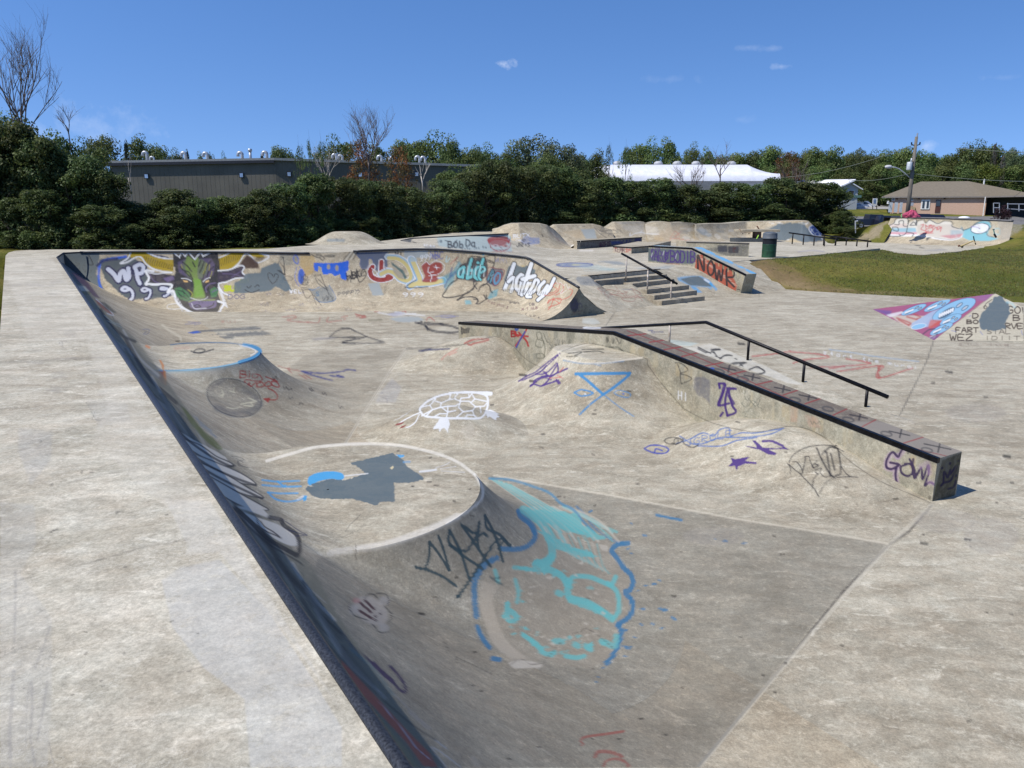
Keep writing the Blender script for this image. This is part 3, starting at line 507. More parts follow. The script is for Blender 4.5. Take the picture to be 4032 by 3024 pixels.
# ---- left transition: dark wing, feathers, streaks
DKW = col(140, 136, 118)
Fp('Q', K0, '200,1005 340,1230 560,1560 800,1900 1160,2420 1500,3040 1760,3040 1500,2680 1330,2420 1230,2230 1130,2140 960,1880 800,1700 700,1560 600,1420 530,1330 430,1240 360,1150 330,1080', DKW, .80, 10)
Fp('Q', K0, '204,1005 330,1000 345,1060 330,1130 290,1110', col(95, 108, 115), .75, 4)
for k in range(34):
    u = k/34.; a = rng.uniform(0, 1); x0, y0 = 330+u*900, 1190+u*1500*.83
    off = rng.uniform(6, 90); ln = rng.uniform(150, 420); S('Q', K0, [(x0+off, y0), (x0+off+ln*.36, y0+ln*.62), (x0+off+ln*.72+rng.uniform(0, 40), y0+ln*1.05)], rng.uniform(4, 13), [col(58, 56, 54), col(178, 174, 166), col(92, 92, 88), col(200, 195, 184), col(76, 72, 68)][k % 5], rng.uniform(.4, .75), 4)
Fp('Q', KB, '690,700 740,740 830,850 900,930 980,990 1060,1080 1020,1090 930,1030 850,950 770,850', col(112, 120, 62), .8, 6); S('Q', KB, '800,790 900,880 1000,980|830,800 860,860 960,920', 12, col(150, 160, 165), .5, 5); S('Q', KB, '860,870 930,930 990,970', 10, col(150, 155, 160), .5, 4)
FE = col(248, 238, 222)
for s in ('540,840 640,900 800,1000 900,1050 1000,1100 1080,1150 1110,1195 1070,1190 980,1160 850,1090 720,1000 600,900', '700,1010 850,1130 980,1200 1100,1240 1160,1260 1240,1310 1212,1327 1050,1300 880,1210 760,1090'): Fp('Q', KB, s, FE, .85, 3)
for s in ('1170,1190 1300,1240 1400,1310 1480,1345 1510,1370 1420,1370 1300,1310 1180,1230', '1220,1280 1400,1350 1560,1420 1650,1480 1640,1497 1500,1470 1350,1400 1230,1310', '1250,1330 1450,1420 1600,1510 1700,1570 1690,1580 1560,1550 1400,1470 1260,1370', '1270,1390 1430,1480 1570,1560 1680,1620 1740,1660 1600,1646 1450,1570 1300,1450'):
    Fp('Q', R4, s, FE, .9, 2, sm=True); S('Q', R4, s, 7, K_BLK, .8, 2)
S('Q', R4, '1060,1040 1200,1190 1350,1300 1480,1370 1520,1372|1200,1270 1350,1370 1520,1450 1660,1500|1250,1350 1400,1440 1560,1520 1700,1585', 12, K_BLK, .8, 3)
Fp('Q', R7, '1490,-10 1560,-10 1680,10 1720,50 1790,60 1780,80 1700,60 1620,30', FE, .9, 2); Fp('Q', R7, '1560,30 1640,60 1760,100 1850,150 1900,190 1905,235 1850,240 1760,200 1680,140 1600,70', FE, .95, 2, sm=True)
S('Q', R7, '1500,0 1600,90 1700,190 1780,240 1870,290 1900,300 1912,240 1890,170 1810,110 1790,75 1720,60', 22, K_BLK, .85, 3); S('Q', R7, '1640,60 1650,110 1700,150 1760,175 1790,190 1740,150 1690,120 1660,80', 7, (.02, .01, .015), .85, 1.5); S('Q', R7, '1480,0 1560,90 1700,220 1900,340 1930,365', 9, K_BLK, .6, 4); S('Q', R7, '1800,70 1900,140 1960,175 1840,140|1880,180 1960,172', 4, NAV, .7)
S('Q', R7, '1600,150 1750,330 1900,490 2050,680 2170,820', 40, (.05, .048, .042), .4, 14); S('Q', R7, '1500,130 1700,400 1900,650 2170,1000', 30, col(150, 146, 122), .6, 12)
Fp('Q', R8, '0,970 60,1030 200,1180 400,1400 560,1560 640,1700 560,1700 420,1500 200,1260 0,1060', col(205, 112, 92), .9, 8); Fp('Q', R8, '0,860 80,950 200,1100 260,1220 180,1160 0,970', (.085, .08, .07), .5, 10)
Fp('Q', R8, '0,1090 200,1290 420,1540 520,1700 240,1700 100,1420 0,1240', col(158, 148, 118), .8, 10); S('Q', R8, '60,900 200,1020 330,1190', 16, col(120, 140, 140), .6, 6); S('Q', R8, '245,1240 380,1400 470,1520 560,1600', 5, K_WHT, .5, 2); S('Q', R8, '340,1190 480,1330 560,1400 540,1400 430,1300', 8, col(170, 165, 160), .6, 3)
S('Q', R8, '580,1525 640,1560 770,1660|580,1525 600,1570 680,1660|600,1480 670,1535', 8, col(175, 178, 180), .7, 2); S('Q', R8, '840,1600 870,1650', 30, col(180, 175, 165), .4, 8); S('Q', R8, '260,1220 450,1380 600,1480', 10, (.05, .05, .045), .5, 5)
S('Q', R4, '1500,1310 1560,1320 1580,1335 1540,1345 1550,1375|1530,1325 1575,1350|1540,1340 1560,1370 1610,1385', 4, K_BLK, .6)
# inner edge streaks of the first part of the transition
S('Q', KW, '620,690 680,790 800,930 900,1020 1050,1090', 26, K_BLK, .7, 5); S('Q', KW, '700,830 850,900 880,915|660,760 780,850 870,880', 8, col(160, 172, 170), .7, 2)
Fp('Q', KW, '545,550 640,610 700,680 790,760 730,745 640,680 580,620', col(160, 95, 80), .75, 3); S('Q', KW, '560,560 660,640 740,710 780,765 700,740', 8, K_WHT, .75, 2); Fp('Q', KW, '600,580 700,620 820,730 790,735 690,690', col(62, 68, 64), .7, 4)
Fp('Q', KW, '330,395 435,398 490,465 375,460', col(200, 200, 190), .9, 2); Fp('Q', KW, '375,462 490,465 500,510 420,510', col(128, 124, 92), .7, 4); Fp('Q', KW, '255,225 330,240 470,360 560,480 620,560 540,530 430,410 330,330', col(92, 58, 92), .8, 4)
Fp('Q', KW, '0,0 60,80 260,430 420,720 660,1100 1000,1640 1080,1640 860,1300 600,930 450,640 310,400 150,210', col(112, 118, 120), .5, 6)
# ================ far wall (W)
Fp('W', K1, '45,100 180,70 470,66 470,120 440,260 520,420 470,470 400,420 230,260 150,260', col(98, 110, 116), .92, 3)
S('W', K1, '60,98 180,78 470,70 740,66', 9, NAV, .9, 2); S('W', K1, '740,70 1300,72 1700,76', 6, NAV, .6, 2)
Fp('W', K1, '470,140 530,120 740,110 880,180 900,240 860,480 740,490 640,430 520,310 480,210', col(78, 90, 98), .95, 3, rough=3); Fp('W', K1, '820,330 1100,330 1110,450 870,490', col(78, 90, 98), .9, 3, rough=3)
S('W', K1, '470,200 480,160 540,135 640,120 720,108|465,200 462,290 475,370 510,430', 17, K_BLU, .8, 3); S('W', K1, '450,190 500,150 620,130|880,110 980,108 1060,125', 18, NAV, .9, 3)
S('W', K1, '375,100 368,150 372,180 405,182 410,170 378,105', 6, K_BLK, .9); S('W', K1, '270,190 275,240|290,170 300,250|320,190 345,190 345,250 325,215 320,190|370,230 372,260|395,230 395,265|220,150 240,180 280,190 260,150 300,150|350,280 330,300 400,290', 3, (.04, .04, .04), .6)
Fp('W', K1, '222,250 260,250 420,390 460,470 380,400', col(98, 62, 98), .85, 3)
def bub(lay, K, s, w, c, ol=K_BLK, o=9, a=1.):
    S(lay, K, s, w*.9+o*2.8, ol, a, 1.2); S(lay, K, s, w*.9, c, a, 1.2)
WP_ = col(200, 205, 222)
bub('W', K1, '545,222 590,260 635,320 650,260 680,240 700,310 725,285 720,215', 32, WP_, NAV and (.01, .012, .05), 8); bub('W', K1, '775,205 790,240 800,300 820,345|775,200 820,180 850,200 840,250 800,262', 28, WP_, (.01, .012, .05), 8)
bub('W', K1, '735,395 690,375 660,395 690,410 735,398 758,430 755,470 735,490', 20, WP_, (.01, .012, .05), 7); bub('W', K1, '905,400 860,385 835,402 860,415 905,400 912,430 895,470 870,480', 15, WP_, (.01, .012, .05), 7); bub('W', K1, '1050,385 1010,380 1000,395 1040,400 1060,390 1080,420 1050,450 1030,455', 15, WP_, (.01, .012, .05), 7)
# horns
YEL = col(178, 152, 38)
Fp('W', K1, '735,72 870,72 930,110 1010,130 1110,135 1112,240 1030,235 950,215 870,185 820,130 740,120 700,110', YEL, 1., 1.5); Fp('W', K1, '1480,130 1560,78 1700,72 1860,80 1910,110 1860,125 1780,100 1740,95 1700,160 1620,215 1500,240', YEL, 1., 1.5)
for k in range(16):
    x = 860+k*16; S('W', K1, [(x, 110+k*5), (x+8, 150+k*5), (x+2, 175+k*3)], 5, (.05, .04, .01), .7, 1.5)
for k in range(11):
    x = 1510+k*20; S('W', K1, [(x, 200-k*8), (x+8, 160-k*6), (x+4, 120-k*3)], 5, (.05, .04, .01), .65, 1.5)
S('W', K1, '740,72 715,125 650,170 710,160 780,120 830,118 870,170 930,215 1010,240 1100,250|880,75 960,110 1050,128 1110,130', 10, K_WHT, .95, 1.5)
S('W', K1, '1480,130 1560,100 1610,72|1500,245 1600,230 1680,170 1720,110 1750,85 1790,110 1830,160 1870,160 1940,120 1930,100 1850,78', 9, K_WHT, .95, 1.5); Fp('W', K1, '1700,160 1750,100 1790,115 1850,165 1860,215 1720,215 1690,190', col(55, 25, 25), .9, 3); Fp('W', K1, '1840,110 1920,115 1870,155 1820,140', col(70, 50, 20), .7, 3)
# head
Fp('W', K1, '1110,90 1500,80 1520,240 1515,330 1500,430 1530,520 1500,590 1380,612 1270,590 1180,540 1130,480 1100,380 1130,240', (.022, .022, .026), 1., 1.5); Fp('W', K1, '1110,75 1160,120 1180,72 1215,110 1240,75 1300,130 1350,72 1400,110 1440,75 1500,110 1500,200 1110,200', (.022, .022, .026), 1.)
PUR2 = col(112, 98, 138); GR1 = col(116, 140, 72); GR2 = col(74, 124, 82)
Fp('W', K1, '1150,160 1230,125 1290,150 1340,130 1440,125 1475,180 1460,270 1400,310 1250,300 1160,250', PUR2, .55, 4); Fp('W', K1, '1200,150 1240,130 1360,135 1420,180 1400,260 1370,300 1240,290 1190,220', GR1, .5, 6); Fp('W', K1, '1230,110 1290,140 1330,120 1320,260 1350,340 1390,460 1330,490 1280,470 1290,340 1220,240', GR1, 1., 3, sm=True)
Fp('W', K1, '1245,130 1290,150 1300,250 1290,300 1240,230', GR1, .95, 4); Fp('W', K1, '1290,300 1350,310 1380,460 1300,465', col(120, 160, 70), .95, 4)
S('W', K1, '1170,200 1200,230 1250,250 1280,310|1190,160 1230,190 1270,240|1380,160 1360,210 1340,250|1440,150 1400,200 1380,260 1370,310|1460,200 1420,240 1400,300|1280,160 1300,200|1210,240 1260,290|1350,150 1330,200', 9, K_BLK, .9, 1.5)
S('W', K1, '1400,170 1390,220 1370,260|1430,180 1420,230|1180,180 1190,210|1430,300 1450,240', 6, col(170, 165, 60), .7, 2)
Fp('W', K1, '1120,390 1170,375 1240,420 1270,470 1240,500 1170,490 1130,440', GR2, .95, 3); S('W', K1, '1130,400 1200,420 1250,470|1160,440 1230,480|1150,420 1180,460|1190,400 1210,440|1140,470 1200,495', 6, K_BLK, .8); S('W', K1, '1270,470 1275,430 1240,400', 6, col(180, 180, 70), .7)
Fp('W', K1, '1430,400 1470,375 1505,400 1490,460 1440,470', GR2, .95, 3); S('W', K1, '1400,420 1395,380 1430,350 1480,340|1450,420 1490,400', 8, PUR2, .8, 2)
Fp('W', K1, '1195,315 1240,325 1235,337 1205,332', col(235, 190, 120), 1.); Fp('W', K1, '1385,330 1420,315 1422,330 1395,338', col(235, 190, 120), 1.); S('W', K1, '1180,300 1230,305 1270,325|1370,330 1400,305 1430,295', 6, K_WHT, .8, 1.5)
Fp('W', K1, '1245,500 1290,480 1450,480 1485,500 1480,550 1420,565 1330,578 1270,560 1250,530', col(112, 100, 138), 1., 3, sm=True); S('W', K1, '1250,505 1300,488 1400,490 1470,488', 12, col(135, 150, 75), .8, 3); S('W', K1, '1285,545 1320,530 1350,548 1300,552|1420,552 1455,535 1465,515|1330,572 1410,555', 7, K_BLK, .95); S('W', K1, '1270,520 1300,565 1400,560|1260,470 1330,490 1390,480 1410,460', 5, K_WHT, .7, 1.5)
S('W', K1, '1110,75 1165,118 1180,72 1215,110 1240,70 1298,135 1350,70 1370,110 1440,70', 8, K_WHT, .95, 1.2, sm=False)
# ears
Fp('W', K1, '880,240 960,250 1120,275 1125,350 1000,360 900,330 910,290', (.03, .026, .038), 1.); Fp('W', K1, '1020,300 1110,278 1120,310 1060,335', PUR2, .85, 3); S('W', K1, '905,265 940,320 990,345|1040,310 1080,300', 7, PUR2, .7, 2)
S('W', K1, '940,240 870,235 900,300 870,350 900,350 950,355 1020,350 1100,360 1060,420 1110,410 1130,480 1150,520 1200,560 1280,600 1380,620 1500,600 1530,560 1550,520 1500,500', 14, K_WHT, .97, 1.5); S('W', K1, '860,240 950,260 1090,250', 7, K_WHT, .9)
for k in range(16): a = k/15.; x = 1105+a*100; y = 400+a*160; S('W', K1, [(x, y), (x-16, y+30)], 5, K_WHT, .8)
Fp('W', K1, '1500,245 1600,230 1700,195 1730,210 1715,250 1750,290 1640,300 1560,330 1500,340', (.035, .028, .045), 1.); S('W', K1, '1500,235 1600,225 1690,190 1730,205 1712,250 1755,292 1660,300 1570,335 1505,350 1540,420 1600,450', 9, K_WHT, .95, 1.5); S('W', K1, '1540,260 1640,265 1690,280|1620,290 1700,240', 6, PUR2, .7, 2)
for k in range(12): S('W', K1, [(1500+k*5, 380+k*14), (1530+k*5, 400+k*14)], 6, K_WHT, .85)
S('W', K1, '1180,560 1120,570 1060,560 1070,530 1140,520|1100,600 1250,590', 6, K_WHT, .6, 2)
T('W', K1, 'SUV', 1555, 365, 42, 42, 16, col(190, 200, 40), .95, dx=(50, 2)); T('W', K1, '2021', 1690, 310, 17, 28, 7, col(190, 200, 40), .95)
Fp('W', K1, '1640,340 1720,300 1740,260 1870,250 1880,210 2000,165 2030,170 2080,280 2140,400 2090,415 2000,370 1960,410 1750,430 1640,430', K_GRY, .95, 2, rough=2); S('W', K1, '1750,370 1770,385 1790,365|1820,375 1845,358 1860,370|1735,400 1790,425 1860,400', 6, K_BLK, .85); S('W', K1, '1975,350 1940,300 1940,255 1970,265 1985,290 2000,262 2025,275 2010,320 1975,350', 5, K_BLK, .9)
T('W', K1, 'DOG', 1590, 440, 40, 38, 6, col(70, 70, 120), .85, dx=(52, 0)); S('W', K1, '2020,170 2070,115 2080,270 2020,230', 7, K_BLK, .8, sm=False)
for k in range(85):
    x = rng.uniform(780, 2900); y = rng.uniform(430, 640)+(-20 if x > 1400 else 0); scrib('W', K1, x, y, rng.uniform(30, 110), rng.uniform(14, 40), int(rng.integers(4, 8)), 3, K_BLK if k % 3 else col(90, 95, 140), rng.uniform(.2, .5), 100+k)
Fp('W', K1, '400,480 2900,420 2900,500 1300,640 500,600', col(190, 178, 155), .12, 20)
# second crop of the far wall
S('W', K2, '0,182 370,186', 13, col(110, 30, 35), .95, 2, sm=False); S('W', K2, '920,160 1350,145', 9, col(60, 25, 30), .9, 2)
Fp('W', K2, '260,200 430,210 460,300 420,420 330,480 260,330', col(195, 160, 90), .55, 10); Fp('W', K2, '0,190 240,200 240,330 80,330 0,300', col(120, 128, 126), .45, 8); Fp('W', K2, '0,450 60,460 150,630 60,655 0,600', K_GRY, .9, 2)
S('W', K2, '400,195 450,225 500,235 520,215 560,240 540,270 500,235|560,215 640,205 690,215 640,225 560,215|460,200 520,200', 12, (.03, .03, .03), .75, 3); S('W', K2, '10,225 50,230 70,450 0,390|10,300 60,360', 8, K_BLK, .85, sm=False)
S('W', K2, '200,195 175,240 190,290 230,310 235,250 205,200', 9, K_BLU, .8, 2); El('W', K2, 270, 470, 40, 95, 3, col(35, 90, 190), .9, fill=True, soft=3); S('W', K2, '220,350 200,420 195,500 240,590|250,350 300,400 320,470', 6, K_BLU, .7, 2)
El('W', K2, 320, 520, 50, 60, 5, K_BLK, .6); El('W', K2, 310, 590, 60, 22, 5, K_BLK, .7); scrib('W', K2, 270, 430, 90, 180, 10, 4, K_BLK, .7, 5); El('W', K2, 110, 495, 55, 28, 5, K_BLK, .7)
Fp('W', K2, '430,295 560,305 700,300 860,270 865,395 830,410 850,480 830,515 770,500 750,440 720,460 690,465 640,430 590,450 540,440 520,360 490,340 480,410 440,400 425,340', col(22, 98, 215), .98, 1.5, sm=False, rough=2); El('W', K2, 612, 350, 22, 34, 3, col(165, 155, 135), .95, fill=True); El('W', K2, 715, 365, 22, 38, 3, col(165, 155, 135), .95, fill=True); El('W', K2, 505, 380, 14, 38, 3, col(165, 155, 135), .95, rot=-.3, fill=True)
Fp('W', K2, '370,620 480,630 520,600 620,590 700,740 680,780 580,795 480,780 430,700', col(120, 130, 135), .7, 6); S('W', K2, '360,625 420,635 500,600|620,580 690,700 695,760 600,790 500,785 440,740', 8, col(75, 120, 165), .85, 2); S('W', K2, '440,440 470,540 540,600 600,640|510,440 560,560 620,700|430,460 520,450|480,500 600,620|280,630 340,740 420,700 520,830|290,640 380,640 460,820', 8, K_BLK, .7, 2); scrib('W', K2, 540, 700, 140, 80, 9, 6, K_BLK, .6, 9); T('W', K2, 'S', 455, 660, 40, 50, 7, DKB, .7)
T('W', K2, 'WEL', 130, 635, 34, 40, 8, K_WHT, .85, dx=(55, 0)); T('W', K2, 'nBKC', 840, 430, 50, 85, 12, K_BLK, .92, dx=(58, -14)); S('W', K2, '890,390 930,500 960,440 1000,540 1080,460 1060,400 1000,470 960,380|830,430 850,520 880,470 890,540', 10, K_BLK, .9, 2)
T('W', K2, 'poppy', 725, 650, 42, 48, 9, (.07, .07, .07), .85, dx=(54, -8)); S('W', K2, '960,640 1000,650 970,690', 8, (.07, .07, .07), .8)
Fp('W', K2, '960,165 1345,160 1345,370 1300,370 1290,340 1270,400 1200,395 1160,270 1110,250 1110,330 1080,370 1020,370 1000,310 1010,260 960,210', col(88, 100, 125), .92, 2, rough=2); S('W', K2, '965,210 1010,260 1000,320 1030,368 1085,370 1110,330 1105,250 1150,235 1165,280 1160,370', 6, col(60, 85, 150), .7, 2)
for k in range(5): S('W', K2, [(800+k*30, 260-k*2), (880+k*22, 165)], 12, col(*((225, 220, 205) if k % 2 else (40, 30, 30))), .7, 4)
T('W', K2, 'Hi', 1440, 165, 40, 52, 13, K_BLK, .95); Fp('W', K2, '1555,150 1850,142 1855,240 1550,238', GRYL, .97, 2, rough=2); T('W', K2, 'hBC', 1875, 160, 46, 90, 10, col(85, 95, 165), .75)
# G D L bubbles
RD = col(150, 52, 52)
bub('W', K2, '1160,350 1130,400 1150,470 1230,510 1320,505 1390,480 1350,460|1270,290 1270,400 1320,390', 50, RD, K_WHT, 5); S('W', K2, '1150,370 1190,400 1215,430 1180,455 1160,400', 6, K_WHT, .8)
YL = col(205, 188, 120)
S('W', K2, '1260,440 1350,400 1430,430 1500,500 1600,530 1650,450 1590,320 1480,240 1350,225', 62, K_WHT, .95, 2); S('W', K2, '1260,440 1350,400 1430,430 1500,500 1600,530 1650,450 1590,320 1480,240 1350,225', 50, col(150, 178, 195), .95, 2); S('W', K2, '1265,440 1350,405 1430,430 1500,495 1600,520 1635,450 1580,330 1480,255 1360,240', 36, YL, .95, 2)
Fp('W', K2, '1390,285 1450,330 1540,390 1590,480 1560,510 1520,430 1440,360 1400,330', col(58, 95, 98), .9, 2); Fp('W', K2, '1400,330 1440,365 1530,440 1550,510 1480,490 1420,420', col(160, 152, 135), .9, 2)
S('W', K2, '1640,260 1700,400 1740,520 1620,590|1740,560 1880,550 2030,520', 78, K_WHT, .95, 2); S('W', K2, '1640,260 1700,400 1740,520 1620,590|1740,560 1880,550 2030,520', 64, col(130, 172, 205), .95, 2); S('W', K2, '1650,260 1710,400 1745,530 1630,585|1740,562 1880,552 2025,522', 44, col(212, 195, 130), .95, 2); S('W', K2, '1560,605 1640,550 1700,510|1570,610 1700,610 1850,600', 9, K_BLK, .85)
Fp('W', K2, '1600,240 1700,235 1720,280 1610,290', col(160, 185, 200), .8, 2); Fp('W', K2, '1770,330 1830,290 1880,310 1950,290 2020,310 2030,380 1990,440 1960,480 1980,500 1930,540 1780,535 1810,470 1790,410', RD, .9, 2, sm=True); S('W', K2, '1770,330 1830,285 1870,320 1940,275 2040,310 2050,380 1980,440 1860,460|1915,350 2000,365|1945,330 1960,380|1870,420 1895,470 1880,530 |1860,350 1850,420 1920,410', 6, K_WHT, .9, 1.5)
T('W', K2, '999', 1740, 210, 42, 80, 6, K_WHT, .85, dx=(50, -10), slant=.2); T('W', K2, '999', 1530, 670, 75, 55, 8, K_WHT, .7, dx=(95, 0)); Fp('W', K2, '1100,555 1240,545 1300,700 1160,712', GRYL, .97, 2, rough=2); S('W', K2, '1320,590 1310,680 1290,700', 5, K_BLK, .7); El('W', K2, 1340, 558, 10, 6, 3, K_RED, .9, fill=True)
S('W', K2, '2085,215 2070,290|2120,240 2090,290', 10, col(170, 210, 220), .8, 3)
# abide no hatred
TQ = col(60, 150, 170)
Fp('W', K3, '120,420 260,340 340,210 370,250 300,380 260,500 170,580', TQ, .6, 8); S('W', K3, '300,350 200,450 160,540|250,300 230,400', 16, col(40, 80, 140), .6, 5); Fp('W', K3, '740,590 830,560 810,650 720,690 690,680', TQ, .7, 5); Fp('W', K3, '410,700 480,700 500,750 420,755', col(110, 175, 190), .7, 4)
S('W', K3, '440,440 480,180 520,155 600,165 640,175 680,155 785,150 770,270 700,470 640,520|540,440 520,500 560,560', 12, K_BLK, .9, 1.5); Fp('W', K3, '630,120 655,120 650,150 628,148', TQ, .9)
Fp('W', K3, '300,440 310,350 350,260 430,230 450,170 600,170 680,180 700,290 690,400 600,470 540,480 430,450', (.03, .03, .035), .9, 2)
AB = col(112, 188, 192)
for s, w in (('390,290 340,330 330,400 370,410 400,340 405,290|405,290 385,420', 26), ('495,190 465,300 440,420|440,430 500,400 510,340 470,330', 30), ('555,300 530,420|575,235 576,237', 30), ('640,190 610,300 580,440|640,290 560,300 530,400 570,440', 30), ('610,360 660,330 650,290 610,300 580,400 610,450', 22)): bub('W', K3, s, w, AB, K_BLK, 5)
for k in range(14): x = 320+k*26; S('W', K3, [(x, 300+rng.uniform(-60, 40)), (x-10, 360+rng.uniform(-20, 50))], 7, col(*((235, 240, 242) if k % 2 else (85, 150, 165))), .6, 2)
S('W', K3, '310,450 230,500 170,590 135,650 200,670 330,650 470,600 530,530 560,490|320,700 400,665 500,660 560,680 575,720 550,745|315,700 420,620 520,560', 13, K_BLK, .88, 2); S('W', K3, '520,690 575,700 560,745 600,740 660,700 700,680', 10, K_BLK, .85, 2); S('W', K3, '580,590 620,520 680,500 720,530 730,580 755,610|650,640 680,690 680,640', 12, K_BLK, .85, 2)
T('W', K3, 'JOHN', 680, 185, 18, 36, 5, K_BLK, .95, dx=(24, 8)); S('W', K3, '320,90 330,160 300,215 340,220 380,160 350,110 330,130|325,130 255,300|370,120 430,150 400,230', 6, (.1, .08, .07), .7, 2); S('W', K3, '235,250 320,170', 12, K_RED, .5, 4)
Fp('W', K3, '670,440 740,300 880,310 895,380 830,510 780,530 700,490', col(40, 55, 95), .75, 4)
for s in ('720,400 760,330|715,410 700,450', '770,350 730,480', '740,400 790,380 770,490'): bub('W', K3, s, 14, col(95, 150, 170), K_BLK, 5)
bub('W', K3, '820,360 780,420 790,500 840,450 850,380 820,360', 22, col(90, 140, 170), (.15, .03, .03), 6); S('W', K3, '700,300 750,290 800,310 890,320 900,360 870,450|700,330 680,420', 8, col(130, 50, 50), .8, 2)
Fp('W', K3, '900,440 950,290 1010,240 1120,290 1220,260 1290,330 1280,400 1100,420 900,560', K_GRY, .95, 2, rough=2)
HW = col(222, 226, 232); 
for s, w in (('1025,250 980,380 910,560', 40), ('955,470 1010,420 1030,470 985,590', 38), ('1110,380 1060,440 1050,540 1080,580 1110,520 1130,400|1130,390 1090,620', 34), ('1240,250 1190,400 1120,630|1130,440 1280,400', 42), ('1200,490 1160,620|1200,500 1250,490', 34), ('1230,620 1300,560 1330,470 1290,450 1250,540 1180,650 1230,660', 30), ('1400,470 1340,540 1330,620 1380,600 1440,520|1525,430 1450,580 1320,700', 34)): bub('W', K3, s, w, HW, K_BLK, 6)
S('W', K3, '900,600 1000,520 1120,540 1250,520 1350,600|920,590 1000,600', 34, col(205, 198, 178), .45, 8); Fp('W', K3, '950,630 1130,650 1110,600 950,600', (.02, .02, .025), .0)
for k in range(22): x = 860+k*26; S('W', K3, [(x, 590+k*2), (x+12+rng.uniform(0, 8), 560+k*2)], 7, K_BLK, .7, 1.5)
S('W', K3, '780,700 900,690 1000,720 1090,745|820,680 900,700', 14, (.05, .05, .05), .4, 5); scrib('W', K3, 950, 715, 130, 34, 10, 8, (.04, .04, .04), .7, 3); T('W', K3, 'freakyess p', 690, 690, 18, 40, 5, (.09, .03, .04), .75, dx=(24, 7), slant=.3); T('W', K3, 'DB', 1215, 735, 26, 34, 5, (.04, .03, .05), .85, dx=(36, 0)); T('W', K3, 'M 1 NLB', 1120, 800, 22, 30, 5, (.1, .03, .05), .75, dx=(29, -3)); T('W', K3, 'C u P s', 1165, 860, 22, 26, 4, K_BLK, .75, dx=(26, 6))
RP = col(190, 85, 72)
S('W', K3, '1600,500 1540,490 1510,530 1560,560 1520,600 1450,620|1590,520 1570,590 1480,640 1400,640|1620,500 1640,540 1620,600 1540,640|1700,560 1750,580 1720,650 1640,690 1560,690|1440,740 1500,690 1600,680 1590,740 1450,790|1520,670 1480,780 1450,820|1440,740 1460,700 1520,700|1500,680 1590,740', 8, RP, .85, 2); S('W', K3, '1550,460 1570,500 1600,480 1640,520 1670,500 1700,560 1720,530|1640,560 1600,620 1680,580|1400,600 1440,560 1480,540', 5, K_WHT, .7, 1.5)
T('W', K3, 'WUMS', 790, 170, 30, 60, 5, col(120, 125, 165), .6, dx=(40, 4)); T('W', K3, 'hac', 0, 110, 36, 60, 7, col(105, 115, 165), .65, dx=(44, 0)); scrib('W', K3, 1100, 255, 80, 45, 5, 7, col(205, 185, 130), .7, 4); S('W', K3, '1300,340 1340,320 1380,370 1370,410', 4, (.1, .09, .08), .5)
for k in range(20): S('W', K3, [(240+k*62, 90+k*4), (240+k*62+rng.uniform(-3, 3), 130+k*4+rng.uniform(0, 50))], 7, col(190, 168, 125), .4, 3)
# end face of the ridge
El('E', K3, 1775, 760, 52, 95, 4, (.02, .012, .06), .95, fill=True, soft=3); S('E', K3, '1720,700 1740,820 1790,700 1830,830|1730,760 1850,740 1760,800 1850,790|1700,700 1730,720|1860,740 1870,790', 7, K_PUR, .9, 2); S('E', K3, '1800,610 1795,650', 8, K_RED, .8); S('E', K3, '1740,880 1850,870|1760,860 1880,830', 9, col(120, 50, 50), .6, 3); El('E', K3, 1918, 765, 8, 8, 3, K_BLK, .9, fill=True)
T('E', K3, 'Yo miller', 1890, 840, 14, 30, 4, K_BLK, .7, dx=(21, -1)); T('E', K3, 'o w', 1910, 790, 14, 20, 3, (.05, .05, .05), .6, dx=(22, 0)); Fp('E', K0, '2100,1280 2290,1120 2420,1250', col(120, 128, 112), .4, 5)
# ================ ledge (L side, LT top, LE end)
LO = col(200, 180, 140)
for k in range(60):
    a = rng.uniform(0, 1)
    if a < .35: x = 1815+a/.35*600; y = 1290+a/.35*30
    else: x = 2415+(a-.35)/.65*1290; y = 1335+(a-.35)/.65*510
    S('L', K0, [(x, y), (x+rng.uniform(-3, 3), y+rng.uniform(10, 60))], rng.uniform(6, 18), [LO, col(215, 200, 165), col(120, 120, 105), col(188, 184, 170)][k % 4], rng.uniform(.2, .5), 6)
scrib('L', R5, 775, 310, 28, 45, 6, 9, (.03, .03, .03), .8, 1); scrib('L', R5, 805, 310, 26, 50, 5, 8, (.03, .03, .03), .75, 2)
T('L', R5, 'B', 1100, 335, 34, 36, 9, col(150, 45, 45), .95); S('L', R5, '1205,315 1180,360 1130,430|1150,345 1200,400 1212,432|1130,360 1210,370|1120,340 1145,370', 10, col(175, 50, 50), .95, 2); S('L', R5, '1125,305 1150,305 1135,330 1125,308|1190,340 1160,390 1135,440', 9, col(45, 80, 160), .9, 2)
S('L', R5, '1260,345 1290,345 1300,375 1275,390 1265,350|1265,390 1260,430 1300,440 1310,400 1290,395|1310,350 1330,400 1345,410|1300,380 1320,440 1310,530|1265,480 1270,510 1320,505 1300,480 1262,485', 5, (.09, .09, .06), .75, 1.5)
T('L', R5, 'sGAUG', 1345, 375, 22, 70, 4, (.09, .09, .07), .6, dx=(22, 5)); T('L', R5, '1793', 1210, 480, 14, 50, 4, (.2, .2, .16), .6, dx=(16, 0)); scrib('L', R5, 1715, 365, 20, 50, 4, 7, (.05, .05, .04), .75, 3); scrib('L', R5, 1750, 370, 70, 60, 5, 6, (.05, .05, .04), .6, 6); S('L', R5, '1740,440 1790,440 1830,470', 7, (.04, .05, .04), .7)
